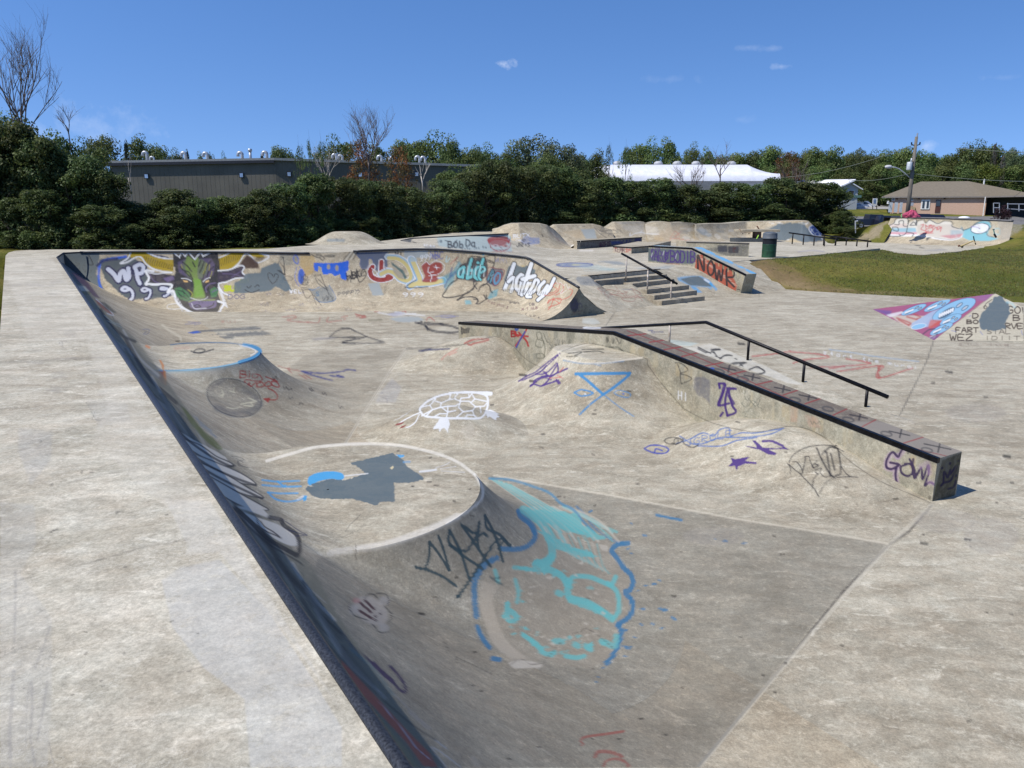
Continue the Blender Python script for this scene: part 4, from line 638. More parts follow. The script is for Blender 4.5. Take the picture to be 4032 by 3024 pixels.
S('L', KT, '990,632 1060,640 1130,712 1045,750 1120,770 1170,810 1060,860|1020,650 1050,740|1045,750 1055,860', 9, (.03, .03, .03), .8, 1.5); T('L', R6, 'HI', -28, 560, 22, 50, 7, K_WHT, .9, dx=(36, 8))
Fp('L', R6, '75,470 130,465 180,490 175,600 180,650 150,610 100,590 70,540', (.1, .1, .13), .6, 8)
S('L', R6, '235,510 275,515 262,570 230,650 300,640|240,540 235,512|290,540 275,640 290,720|300,540 345,545 300,555 320,650 345,695 290,720|245,720 260,700', 12, K_PUR, .95, 2); S('L', R6, '270,520 250,600 235,645|300,590 330,640', 16, K_PUR, .85, 2)
S('L', R6, '385,640 410,600 440,590 420,620 400,590 410,560|375,630 400,660 430,650 450,620 480,640 490,660 510,670|430,680 500,600 490,650|385,700 430,690 400,720 460,740|420,600 470,660', 4, (.09, .1, .08), .7, 1.5); scrib('L', R6, 355, 530, 60, 40, 7, 5, (.12, .1, .06), .5, 7)
Fp('L', R6, '700,650 750,660 740,760 700,760', col(205, 165, 140), .5, 6); Fp('L', R6, '790,710 870,730 900,800 820,790', col(205, 165, 145), .45, 8); scrib('L', R6, 830, 750, 70, 30, 6, 5, (.09, .1, .07), .6, 8)
S('L', R6, '1440,925 1420,960 1395,985|1395,985 1350,970 1325,1010 1320,1050 1350,1065 1380,1050 1395,1040 1345,1030|1385,1060 1380,1110 1395,1190', 26, col(200, 165, 205), .5, 8); GP = (.025, .012, .055)
S('L', R6, '1430,925 1410,960 1395,985 1360,955 1325,1000 1320,1050 1350,1065 1385,1050 1400,1035 1345,1022|1385,1055 1380,1110 1392,1180', 13, GP, .95, 3); S('L', R6, '1455,1035 1415,1050 1420,1090 1460,1110 1490,1085 1480,1035 1440,1030|1470,1000 1500,1060 1510,1120|1495,1000 1490,1060 1505,1125 1545,1055 1555,1130 1590,1040 1595,1090 1570,1170 1600,1150 1640,1170', 12, GP, .95, 3); S('L', R6, '1540,1050 1590,1030 1600,1090|1600,1150 1635,1160', 26, col(200, 165, 205), .35, 8); El('L', R6, 1460, 962, 7, 6, 3, K_BLK, .9, fill=True); El('L', R6, 1600, 1250, 12, 14, 3, (.08, .07, .05), .7, fill=True)
Fp('LE', KL, '870,670 1250,520 1120,1000 1075,1260 700,1385', col(84, 78, 58), .85, 3)  # dark coat painting in the shade on the ledge's end face
S('LE', KL, '850,1090 890,1030 900,870 930,900 960,950 1005,830 1000,900 1110,760 1020,990 900,1040 860,1080', 24, (.02, .012, .05), .95, 4); S('LE', KL, '970,1140 1050,1110 1080,1060 1090,1010', 22, (.02, .012, .05), .9, 4)
for p in ((870, 800), (1000, 725), (1130, 680), (1095, 925)): El('LE', KL, p[0], p[1], 18, 24, 4, (.02, .012, .05), .92, rot=.5, fill=True)
S('LE', KL, '960,700 940,760 950,840', 26, col(150, 150, 145), .5, 8); S('LE', KL, '1130,640 1030,1100|780,1000 760,1200', 14, col(150, 145, 90), .4, 8)
# top: tic tac toe
Fp('LT', K0, '1795,1255 2420,1285 2480,1270 3830,1765 3715,1830 2410,1320 1800,1300', col(106, 94, 88), .85, 6)
Fp('LT', K0, '3500,1660 3830,1765 3715,1830 3300,1660', col(170, 164, 156), .5, 10)
tl = [(2470, 1302), (2640, 1365), (2790, 1425), (2960, 1505), (3130, 1580), (3290, 1650), (3440, 1715), (3600, 1765), (3745, 1800)]
S('LT', K0, tl, 2.5, col(140, 40, 45), .7, 1.2); EP = [((2471, 1322), (2545, 1314)), ((2556, 1348), (2620, 1338)), ((2614, 1377), (2690, 1364)), ((2684, 1404), (2752, 1388)), ((2778, 1441), (2850, 1426)), ((2870, 1476), (2945, 1458)), ((2975, 1515), (3040, 1500)), ((3085, 1555), (3145, 1535)), ((3170, 1590), (3235, 1568)), ((3280, 1635), (3335, 1610)), ((3395, 1680), (3450, 1652)), ((3558, 1745), (3645, 1718))]
for a, b in EP: S('LT', K0, [a, b], 3.5, col(150, 42, 46), .75, 1.2)
for s in ('600,815 820,835 730,870|590,610 700,620', ): pass
for cx_, cy_, r_ in ((2865, 1450, 1), (2960, 1482, 1), (3080, 1530, 1), (3180, 1560, 1.1), (3380, 1638, 1.1), (3540, 1704, 1.3), (3690, 1756, 1.7)): S('LT', K0, [(cx_-30*r_, cy_-5*r_), (cx_+32*r_, cy_+8*r_)], 4, K_BLK, .8, 1.5); S('LT', K0, [(cx_+8*r_, cy_-12*r_), (cx_+2*r_, cy_+14*r_)], 5, K_BLK, .8, 1.5)
for cx_, cy_ in ((2830, 1462), (2925, 1492), (3130, 1574), (3260, 1610), (3340, 1652), (3490, 1708), (3650, 1772)): El('LT', K0, cx_, cy_, 22, 8, 5, (.05, .05, .05), .7, rot=.2)
El('LT', KT, 85, 250, 95, 8, 8, K_WHT, .8); El('LT', KT, 1390, 695, 30, 12, 4, col(40, 90, 180), .9, fill=True); El('LT', R5, 1395, 320, 14, 6, 3, K_WHT, .9, fill=True)
for s_ in ('765,427 830,413 920,386 1000,373 1050,390 1120,440 1200,520 1290,570', '1430,465 1620,417 1950,502 1990,562 2080,680 2212,830'):
    for ly in 'LG': S(ly, R5, s_, 4, (.05, .045, .035), .6, 1.5)
for ly in 'LG': S(ly, R6, '0,670 100,724 200,768 340,804 480,824 600,803 700,788 800,803 880,838 960,893 1060,993 1180,1083 1320,1163 1480,1228 1615,1287', 4, (.05, .045, .035), .65, 1.5)
# ================ plaza paint
El('G', K3, 1780, 262, 225, 20, 14, col(45, 75, 150), .85, soft=3); El('G', K3, 1780, 262, 200, 15, 10, col(165, 180, 190), .7, fill=True, soft=4); El('G', K3, 1770, 262, 80, 8, 8, col(205, 195, 120), .6, fill=True, soft=3); El('G', K3, 1700, 262, 60, 10, 4, col(50, 80, 160), .5, fill=True, soft=3)
Fp('G', KS, '230,760 350,740 600,750 720,790 850,790 700,810 500,800 380,770', col(120, 135, 150), .7, 4, sm=True); Fp('G', KS, '200,880 500,870 600,900 450,915', col(150, 185, 190), .5, 6); Fp('G', KS, '860,860 1270,850 1400,820 1600,825 1450,880 1000,890', col(140, 160, 175), .5, 6); S('G', KS, '0,910 300,905 500,880', 12, col(160, 185, 190), .4, 6)
Fp('G', KC, '1000,590 1250,560 1400,600 1600,590 1500,610 1250,615', col(160, 190, 195), .4, 6); S('G', KC, '1060,405 1200,405', 14, col(228, 222, 215), .7, 4)
Fp('G', KS, '-120,1010 85,1015 200,1100 290,1165 150,1175 -60,1160 -150,1060', col(140, 145, 150), .75, 3); scrib('G', KS, -50, 1090, 200, 50, 6, 8, SLATE, .5, 3)
RS = col(150, 85, 75)
S('G', KS, '225,1215 300,1210 240,1235 290,1270 310,1320|330,1220 310,1270 350,1290 360,1340|420,1240 360,1270 380,1330 470,1325 560,1330|440,1290 470,1305 540,1275 500,1245 420,1240|560,1260 600,1290 560,1310 640,1310 740,1290 690,1260|540,1180 600,1250 730,1370|430,1390 410,1360 500,1330 600,1350 680,1380|760,1260 730,1340 840,1355 900,1340 850,1250 820,1220 790,1250|830,1215 940,1270 980,1320 900,1340|650,1390 700,1430 860,1440 930,1350 1020,1440|670,1385 900,1370 1060,1380', 7, RS, .75, 2)
S('G', KS, '1060,1350 1130,1340 1170,1400 1130,1420|1110,1390 1180,1440 1260,1440 1320,1450|1200,1465 1300,1470', 12, RS, .5, 4); Fp('G', KS, '640,1225 840,1225 860,1248 650,1245', col(125, 128, 135), .7, 2); S('G', KS, '0,1320 150,1430 350,1590 480,1640', 10, col(222, 214, 198), .6, 4)
Fp('G', KS, '1620,1030 1760,1010 1900,1000 2030,1000 2150,1060 2250,1150 2212,1240 2150,1200 1900,1180 1840,1170 1700,1110 1640,1080', SKYB, .65, 6); Fp('G', KS, '1670,1055 1860,1015 1990,1005 2060,1040 2200,1150 2230,1190 2050,1180 1850,1165 1740,1100', K_GRY, .98, 2); Fp('G', KS, '1840,1180 1900,1180 1960,1200 2010,1250 2060,1290 1960,1290', SKYB, .75, 4); S('G', K5, '1300,645 1340,670 1400,735', 18, SKYB, .8, 4); S('G', K5, '1290,640 1330,665', 14, K_WHT, .7, 3)
S('G', KC, '1860,450 2212,560', 3, JD, .2)
# hubba
Fp('B', KS, '1112,520 1480,525 1700,545 1960,600 1950,700 1900,800 1830,795 1400,780 1115,745', col(98, 110, 112), .95, 2, rough=2); T('B', KS, '1ARU', 1150, 550, 60, 170, 14, K_PUR, .92, dx=(72, 10)); S('B', KS, '1180,530 1240,580 1190,680 1150,660|1420,560 1400,690 1440,720 1480,560|1430,590 1460,620|1460,590 1430,620|1410,690 1450,640 1460,700', 13, K_PUR, .9, 2)
T('B', KS, 'BODIB', 1500, 560, 80, 200, 17, K_PUR, .95, dx=(88, 2)); S('B', KS, '1240,515 1320,520 1300,550 1240,535 1240,515|1180,700 1400,760 1700,770', 9, K_PUR, .8, 2); S('B', KS, '1190,600 1170,670|1390,570 1370,640|1610,620 1590,700', 7, K_WHT, .8, 2); S('B', KS, '1380,795 1650,800', 14, K_RED, .55, 4)
Fp('B', K5, '1215,400 1290,395 1300,450 1360,450 1400,480 1470,490 1530,520 1580,560 1570,620 1600,700 1590,780 1540,740 1460,690 1400,670 1340,610 1250,570 1190,530', col(185, 92, 70), .95, 2, rough=3)
for k in range(26): x = 1220+k*14; y = 420+k*11; S('B', K5, [(x, y), (x+34, y+rng.uniform(-4, 10))], 5, col(235, 205, 185), .6, 2)
for ch, x, y, w, h in (('N', 1222, 405, 62, 150), ('O', 1318, 455, 62, 145), ('W', 1385, 500, 86, 150), ('R', 1500, 545, 78, 165)): T('B', K5, ch, x, y, w, h, 15, K_BLK, .95)
S('B', K5, '1600,735 1630,740 1630,760', 6, K_BLK, .8)
for k in range(10): S('B', K5, [(1240+k*46, 370+k*26), (1242+k*46, 400+k*27)], 10, col(205, 195, 150), .5, 3)
Fp('BT', K5, '745,310 1150,310 1270,310 1820,580 1700,590 1180,330 760,325', col(170, 172, 172), .5, 3)
for k in range(34):
    a = rng.uniform(0, 1); x = 1200+a*560; y = 322+a*255; S('BT', K5, [(x, y), (x+rng.uniform(20, 80), y+rng.uniform(0, 16))], rng.uniform(10, 22), col(112, 178, 225), rng.uniform(.5, .85), 4)
for k in range(10): x = 800+k*38; S('BT', K5, [(x, 310), (x+50, 313)], 8, col(*((190, 210, 225) if k % 2 else (120, 180, 220))), .6, 3)
T('BE', KR, 'UE', 385, 830, 26, 40, 5, col(150, 110, 90), .6, dx=(34, -4)); T('BE', KR, 'Hillse', 372, 880, 12, 24, 4, col(210, 210, 200), .5, dx=(16, 0)); Fp('BE', KR, '470,790 515,770 500,810 480,810', col(110, 170, 215), .7, 3); Fp('BE', KR, '380,780 515,768 465,975 316,993', col(178, 176, 150), .4, 3)
# plaza ledges
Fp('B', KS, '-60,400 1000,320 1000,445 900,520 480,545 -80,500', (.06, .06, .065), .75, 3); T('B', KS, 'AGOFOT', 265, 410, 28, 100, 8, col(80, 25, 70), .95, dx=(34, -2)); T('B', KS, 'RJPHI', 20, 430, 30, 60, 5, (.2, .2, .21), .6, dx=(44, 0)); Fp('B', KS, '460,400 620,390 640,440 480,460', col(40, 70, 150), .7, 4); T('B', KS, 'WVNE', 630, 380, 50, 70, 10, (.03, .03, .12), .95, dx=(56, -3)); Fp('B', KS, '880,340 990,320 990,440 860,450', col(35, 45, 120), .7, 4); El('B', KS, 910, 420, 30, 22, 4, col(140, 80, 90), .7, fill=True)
Fp('B', KS, '500,490 825,512 825,610 500,590', col(222, 205, 190), .7, 2); T('B', KS, 'KEMM', 540, 505, 34, 75, 8, col(110, 75, 85), .9, dx=(42, 3)); S('B', KS, '720,540 745,530 740,570|760,545 810,535 800,555 770,560|720,585 770,580|525,500 560,520', 11, col(185, 65, 60), .85, 2)
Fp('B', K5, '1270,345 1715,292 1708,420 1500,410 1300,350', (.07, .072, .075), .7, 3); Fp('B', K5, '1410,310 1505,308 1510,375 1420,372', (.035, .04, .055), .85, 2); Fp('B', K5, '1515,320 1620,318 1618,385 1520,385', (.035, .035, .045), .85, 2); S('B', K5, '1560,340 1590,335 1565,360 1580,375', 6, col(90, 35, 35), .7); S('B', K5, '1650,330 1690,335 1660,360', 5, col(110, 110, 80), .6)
# second bowl
Fp('G', K4, '80,300 200,275 190,320 150,312', col(60, 68, 80), .9, 2); Fp('G', K4, '470,262 1260,232 1290,420 1050,415 850,405 620,378 490,355', col(168, 188, 192), .85, 4); Fp('G', K4, '330,360 450,355 460,375 340,378', col(110, 118, 130), .7, 3); S('G', K4, '210,310 240,320', 10, K_BLK, .7, 2)
T('G', K4, 'BOb', 590, 305, 44, 70, 12, (.03, .03, .035), .9, dx=(62, 0)); S('G', K4, '560,295 620,310|690,290 640,375', 8, (.03, .03, .035), .8, 2); T('G', K4, 'Da', 785, 285, 48, 70, 12, (.03, .03, .035), .9, dx=(56, 4)); T('G', K4, 'sato the Full', 745, 375, 14, 26, 5, (.05, .05, .055), .8, dx=(25, -2)); T('G', K4, 'sHt', 475, 290, 16, 30, 4, (.06, .07, .08), .7); T('G', K4, 'snes', 325, 325, 24, 26, 5, K_WHT, .7, dx=(34, 4))
for k in range(22):
    a = k/21.*math.pi; x, y = 1145-math.cos(a)*105, 310-math.sin(a)*42; S('G', K4, [(x, y+14), (x-math.cos(a)*14, y-16)], 12, col(150, 45, 45), .85, 3)
El('G', K4, 1140, 315, 95, 45, 4, col(150, 50, 50), .8, fill=True, soft=5); S('G', K4, '1040,320 1070,380 1130,412 1200,410 1260,370 1275,320', 8, col(165, 70, 68), .8, 3); El('G', K4, 1110, 352, 34, 16, 4, col(195, 175, 180), .85, fill=True); El('G', K4, 1215, 355, 34, 16, 4, col(185, 130, 125), .8, fill=True); El('G', K4, 1110, 353, 14, 8, 3, K_BLK, .9, fill=True); El('G', K4, 1218, 355, 12, 7, 3, K_BLK, .9, fill=True); S('G', K4, '1090,395 1150,400 1240,395|1160,370 1180,380', 6, col(130, 50, 50), .8); S('G', K4, '1080,420 1300,422', 5, K_RED, .5, 2)
T('G', K4, 'BUTX', 1300, 230, 36, 40, 6, K_WHT, .9, dx=(48, -4)); T('G', K4, 'CAV', 1330, 285, 16, 18, 4, K_WHT, .8); Fp('G', K4, '1380,300 1440,240 1480,260 1590,265 1590,330 1500,345 1400,330', col(125, 145, 190), .55, 4); T('G', K4, 'ERS', 1480, 275, 30, 50, 6, col(110, 130, 180), .6); T('G', K4, 'JR', 1335, 322, 34, 42, 8, K_BLK, .9, dx=(44, 0)); T('G', K4, '+S', 1425, 325, 26, 34, 7, K_BLK, .9, dx=(32, 0)); S('G', K4, '1415,305 1400,290 1408,282 1416,290 1428,282 1432,295 1415,306', 5, K_BLK, .9); S('G', K4, '1245,250 1250,290|1270,255 1272,300|1246,272 1272,275', 6, col(80, 150, 180), .7)
S('G', K4, '1615,228 1625,255', 10, K_BLK, .7, 3); S('G', K4, '1700,200 1780,280 1860,330|1770,260 1800,300', 8, col(130, 80, 80), .4, 4); S('G', K4, '1720,190 1800,270 1890,330 1930,350', 26, col(195, 190, 185), .35, 10)
Fp('G', KC, '1065,172 1220,168 1245,275 1125,280', GRYL, .9, 2); S('G', KC, '1215,155 1260,200 1300,235 1345,265|1215,155 1270,180 1325,205|1290,175 1310,148 1320,180 1300,195 1270,190|1330,195 1380,180 1440,185 1470,205 1420,222 1350,215 1330,195|1465,175 1500,185 1520,215|1370,245 1385,225 1420,250|1440,250 1500,250', 5, (.12, .11, .1), .8, 1.5); S('G', KC, '1610,245 1660,220 1720,208 1800,222 1920,228|1610,215 1600,245|1720,205 1735,190', 6, K_WHT, .8, 2)
Fp('G', KC, '1500,140 1750,120 1900,150 1940,230 1700,240 1560,180', col(220, 215, 208), .35, 10); Fp('G', KC, '1440,95 1760,92 1740,110 1500,118', col(160, 165, 172), .35, 5); Fp('G', KC, '1085,135 1118,135 1118,150 1087,150', (.12, .12, .11), .7); Fp('G', KC, '860,200 1060,180 1120,275 1000,260', col(205, 180, 145), .4, 10)
S('G', KS, '1500,340 1590,225 1660,340 1500,345|1700,228 1600,310 1570,320 1690,225|1560,330 1620,320|1480,400 1520,360 1660,355 1670,390|1690,370 1740,350 1710,390|1760,390 1810,370 1830,380', 8, col(205, 130, 115), .85, 2); Fp('G', KS, '1200,330 1450,150 1650,90 1850,150 1700,400 1250,400', col(205, 180, 150), .35, 14); Fp('G', KS, '1940,190 2110,180 2230,310 2120,330 2030,270', GRYL, .75, 4)
for k in range(40): x = rng.uniform(2560, 3040); y = rng.uniform(890, 945); S('G', K0, [(x, y), (x+rng.uniform(6, 26), y+rng.uniform(-4, 8))], rng.uniform(4, 12), col(*[(228, 224, 215), (190, 165, 125), (150, 150, 145), (215, 205, 185)][k % 4]), .4, 3)
Fp('G', KM, '1020,330 1180,210 1760,195 1780,280 1880,410 2140,520 2160,600 1740,635 1500,560 1360,600 1150,590 1130,400 950,350', col(98, 112, 122), .96, 3, rough=3); Fp('G', KM, '1340,600 1480,530 1700,630 1450,640', col(195, 180, 150), .6, 5); Fp('G', KM, '1360,570 1440,560 1400,590', K_WHT, .7, 3)
El('G', KM, 1995, 385, 150, 85, 4, col(50, 85, 160), .95, rot=.62, fill=True); El('G', KM, 1995, 385, 158, 95, 16, K_WHT, .95, rot=.62); S('G', KM, '1900,340 1960,420|1960,330 1890,410|1980,440 2060,420 2080,480 2000,480 1990,440|2010,350 2060,390', 12, K_WHT, .9, 3); S('G', KM, '2110,480 2140,560', 18, K_WHT, .8, 4)
for k in range(16): x = rng.uniform(850, 1800); S('G', KM, [(x, 215+rng.uniform(-20, 20)), (x+rng.uniform(30, 120), 215+rng.uniform(-20, 20))], 14, K_WHT if k % 2 else col(165, 150, 120), .5, 5)
Fp('G', K2, '590,0 820,0 810,40 590,35', col(135, 145, 150), .85, 3); T('G', K2, 'S', 700, -4, 24, 20, 6, SLATE, .7)
for k in range(30):
    x = rng.uniform(1250, 3400); y = rng.uniform(990, 1090); S('G', K0, [(x, y), (x+rng.uniform(20, 80), y+rng.uniform(-2, 2))], rng.uniform(3, 7), col(*((165, 158, 150) if k % 2 else (222, 214, 200))), .3, 3)
S('G', KR, '950,530 1100,515 1230,528', 9, col(130, 130, 160), .5, 4); Fp('G', KR, '730,385 1000,430 1110,460 870,440', (.08, .07, .06), .0)
# mural on the right-hand quarter
Fp('B', KD, '380,270 480,275 1000,290 1900,310 1880,570 1700,600 1400,590 1000,560 600,520 250,520 320,400', col(205, 195, 170), .35, 6)
Fp('B', KD, '250,470 320,400 420,340 460,290 600,275 610,350 720,295 740,330 820,300 850,350 910,300 1030,350 1120,320 1200,330 1240,400 1350,420 1380,490 1340,545 1200,580 1000,560 850,520 740,520 500,530 300,520', col(225, 222, 215), .9, 3)
Fp('B', KD, '270,410 720,410 730,470 300,465', col(125, 180, 205), .8, 4); Fp('B', KD, '300,465 740,470 740,500 500,505 320,495', col(205, 140, 160), .8, 4); Fp('B', KD, '300,495 500,505 740,500 740,525 520,530 300,525 260,490', K_WHT, .9, 3); Fp('B', KD, '360,360 600,350 600,410 340,410', col(215, 195, 190), .7, 4)
Fp('B', KD, '740,370 1200,360 1380,480 1340,520 1200,555 1000,540 800,510 740,480', col(190, 180, 172), .6, 8); Fp('B', KD, '1050,520 1250,500 1380,485 1340,540 1200,560', col(190, 115, 130), .7, 5); Fp('B', KD, '1200,440 1380,440 1380,490 1200,510', col(130, 170, 190), .5, 8)
S('B', KD, '285,470 265,495 300,520 500,525 490,500|270,470 280,430 320,420 330,390 420,345 450,285 600,275 610,380 550,380 550,315 490,320 490,365 430,365|610,350 640,305 725,292 720,370|640,375 690,330 720,370 640,375|730,380 750,310 840,298|840,300 860,345 910,300 1020,352 1100,318 1190,315 1230,345 1220,390 1340,425 1355,400 1380,450|400,400 470,405 475,455 410,440 400,400|280,455 300,445 290,430|500,525 580,490 610,380|600,470 690,490 670,525', 9, (.04, .05, .06), .92, 2)
S('B', KD, '740,520 850,530 1000,560 1200,578 1330,550 1385,490', 11, K_WHT, .9, 3); S('B', KD, '980,545 1200,572 1330,545', 5, (.05, .05, .06), .6)
RT = col(190, 70, 80)
S('B', KD, '790,370 830,360 810,400 790,430 850,450|850,370 900,400 940,370 900,380 980,385 870,430|940,400 960,440 930,470 1000,400 1010,440|1030,440 1020,400 1060,395 1040,430 1080,400 1060,460|780,500 900,450 850,480 950,460|860,380 860,480|820,490 960,480', 8, RT, .85, 2)
Fp('B', KD, '1360,540 1385,440 1480,400 1560,340 1650,315 1740,330 1760,400 1710,480 1720,520 1800,545 1870,560 1740,590 1600,590 1450,580', col(125, 190, 205), .92, 3); S('B', KD, '1340,420 1380,440 1480,405 1540,350 1640,312 1740,325 1762,390 1700,470 1720,520 1800,540', 9, (.04, .06, .07), .9, 2); El('B', KD, 1605, 418, 128, 70, 4, K_WHT, .98, rot=-.15, fill=True); El('B', KD, 1605, 418, 128, 70, 9, (.04, .07, .09), .9, rot=-.15); S('B', KD, '1480,390 1560,400 1600,420', 8, col(150, 130, 190), .8, 3); El('B', KD, 1600, 420, 10, 6, 3, (.05, .05, .05), .8, fill=True)
S('B', KD, '1800,430 1870,420 1870,500 1800,490', 14, col(140, 195, 205), .6, 5); Fp('B', KD, '1840,300 2080,310 2080,560 1880,580 1870,440', col(170, 165, 158), .6, 10); Fp('B', KD, '860,560 880,540 945,538 900,560 868,592', (.05, .05, .055), .85)
for k in range(12): x = rng.uniform(1250, 1850); S('B', KD, [(x, rng.uniform(330, 560)), (x+40, rng.uniform(330, 560))], 12, col(*((205, 210, 210), (150, 190, 205), (190, 170, 160))[k % 3]), .35, 6)
S('G', KD, '715,650 780,655|775,682 830,688', 10, (.04, .04, .04), .8, 2); Fp('G', KD, '830,720 1080,700 1180,715 1000,730 840,728', col(130, 132, 150), .5, 5)
# ================ pyramid faces
Fp('Y1', K8, '400,355 1860,165 1140,725', col(165, 85, 125), .95, 2); Fp('Y1', K8, '400,355 640,375 620,430 580,425', col(110, 85, 150), .85, 6); Fp('Y1', K8, '1700,180 1860,165 1760,260 1560,240', col(150, 100, 150), .8, 8); Fp('Y1', K8, '620,430 900,430 1120,440 1000,560 860,600 760,540', col(205, 195, 180), .85, 5)
S('Y1', K8, '700,460 860,520 840,540|720,480 840,545|820,445 940,480|900,410 980,450 940,470', 16, col(175, 70, 65), .7, 4); BF = col(140, 190, 225)
def face(cx, cy, L_, W_, r, eye=1.):
    El('Y1', K8, cx, cy, L_, W_, 4, BF, .97, rot=r, fill=True); El('Y1', K8, cx, cy, L_, W_, 6, (.03, .06, .12), .6, rot=r)
    c, s = math.cos(r), math.sin(r)
    for du, dv in ((.28, -.25), (.45, .38)):
        x, y = cx+du*L_*c-dv*W_*s, cy+du*L_*s+dv*W_*c; El('Y1', K8, x, y, .17*L_, .14*W_*1.3, 5, (.02, .03, .05), .95, rot=r-.2); El('Y1', K8, x, y, .13*L_, .10*W_, 3, col(195, 190, 195), .9, rot=r-.2, fill=True)
    x, y = cx-.35*L_*c, cy-.35*L_*s; El('Y1', K8, x, y, .42*L_, .42*W_, 4, (.015, .03, .06), .8, rot=r-.15, fill=True, soft=3)
    for k in range(7): a = (k-3)/3.; S('Y1', K8, [(x+a*.3*L_*c, y+a*.3*L_*s-.2*W_), (x+a*.3*L_*c-6, y+a*.3*L_*s+.1*W_)], .05*L_+3, K_WHT, .95, 1.2)
Fp('Y1', K8, '1120,380 1260,330 1300,420 1100,560 900,590 865,570 880,520', col(165, 185, 215), .9, 4)
face(1380, 360, 280, 90, -.42); face(900, 360, 160, 38, -.38); face(1180, 310, 170, 40, -.40); face(1340, 480, 140, 48, -.42); face(1230, 590, 150, 42, -.45)
Fp('Y1', K8, '1070,560 1100,480 1240,480 1200,540 1100,590', col(205, 90, 60), .7, 5); Fp('Y1', K8, '1080,690 1170,650 1150,700 1110,712', K_WHT, .9, 2); Fp('Y1', K8, '570,425 640,405 760,380 780,395 700,430 620,450', K_WHT, .7, 4); S('Y1', K8, '1000,660 1080,600 1150,590|1100,700 1180,650', 12, (.03, .03, .05), .7, 3)
Fp('Y1', K8, '1040,700 1140,725 1220,680 1180,670', col(120, 70, 130), .8, 5); El('Y1', K8, 960, 560, 90, 30, 5, BF, .9, rot=-.2, fill=True); El('Y1', K8, 960, 560, 90, 30, 5, K_WHT, .7, rot=-.2)
Fp('Y2', K8, '1140,725 1870,165 2300,320 2300,740', col(222, 212, 190), .6, 3)
TB_ = (.045, .03, .02)
for s, x, y, w, h in (('D', 1600, 405, 70, 55), ('BO', 1530, 482, 60, 45), ('FART', 1400, 575, 55, 55), ('WEZ', 1330, 655, 75, 70)): T('Y2', K8, s, x, y, w, h, 12, TB_, .92)
T('Y2', K8, 'GOW', 2010, 320, 70, 85, 12, TB_, .92, dx=(90, 0)); T('Y2', K8, 'BI', 2080, 425, 80, 65, 12, TB_, .9); T('Y2', K8, 'RVED', 1990, 525, 60, 60, 12, TB_, .9, dx=(72, 0)); T('Y2', K8, 'STAL', 1770, 598, 60, 48, 10, TB_, .68, dx=(74, 0)); T('Y2', K8, 'IDIIT', 1740, 675, 70, 45, 9, TB_, .66, dx=(88, 0)); S('Y2', K8, '1980,230 2060,235 2080,260|1830,240 1760,290 1740,340', 8, TB_, .8); T('Y2', K8, 'O', 1730, 310, 40, 40, 8, TB_, .8)
Fp('Y2', K8, '1840,205 1950,197 1975,232 2030,290 2045,400 2000,510 1980,590 1850,610 1700,590 1680,480 1700,420 1750,360 1800,290 1835,250', K_GRY, .98, 2, rough=5); S('Y2', K8, '1350,610 1400,620|1690,620 1720,660|2180,610 2190,650 2212,665|1560,440 1580,430', 7, col(90, 110, 190), .6, 2); S('Y2', K8, '2010,270 2070,290 2100,330', 20, col(170, 215, 225), .5, 6)
T('G', K8, 'smoking', 1430, 748, 60, 30, 6, (.12, .08, .06), .6, dx=(90, 2)); S('Y2', K8, '1145,728 2300,742', 4, JD, .5)
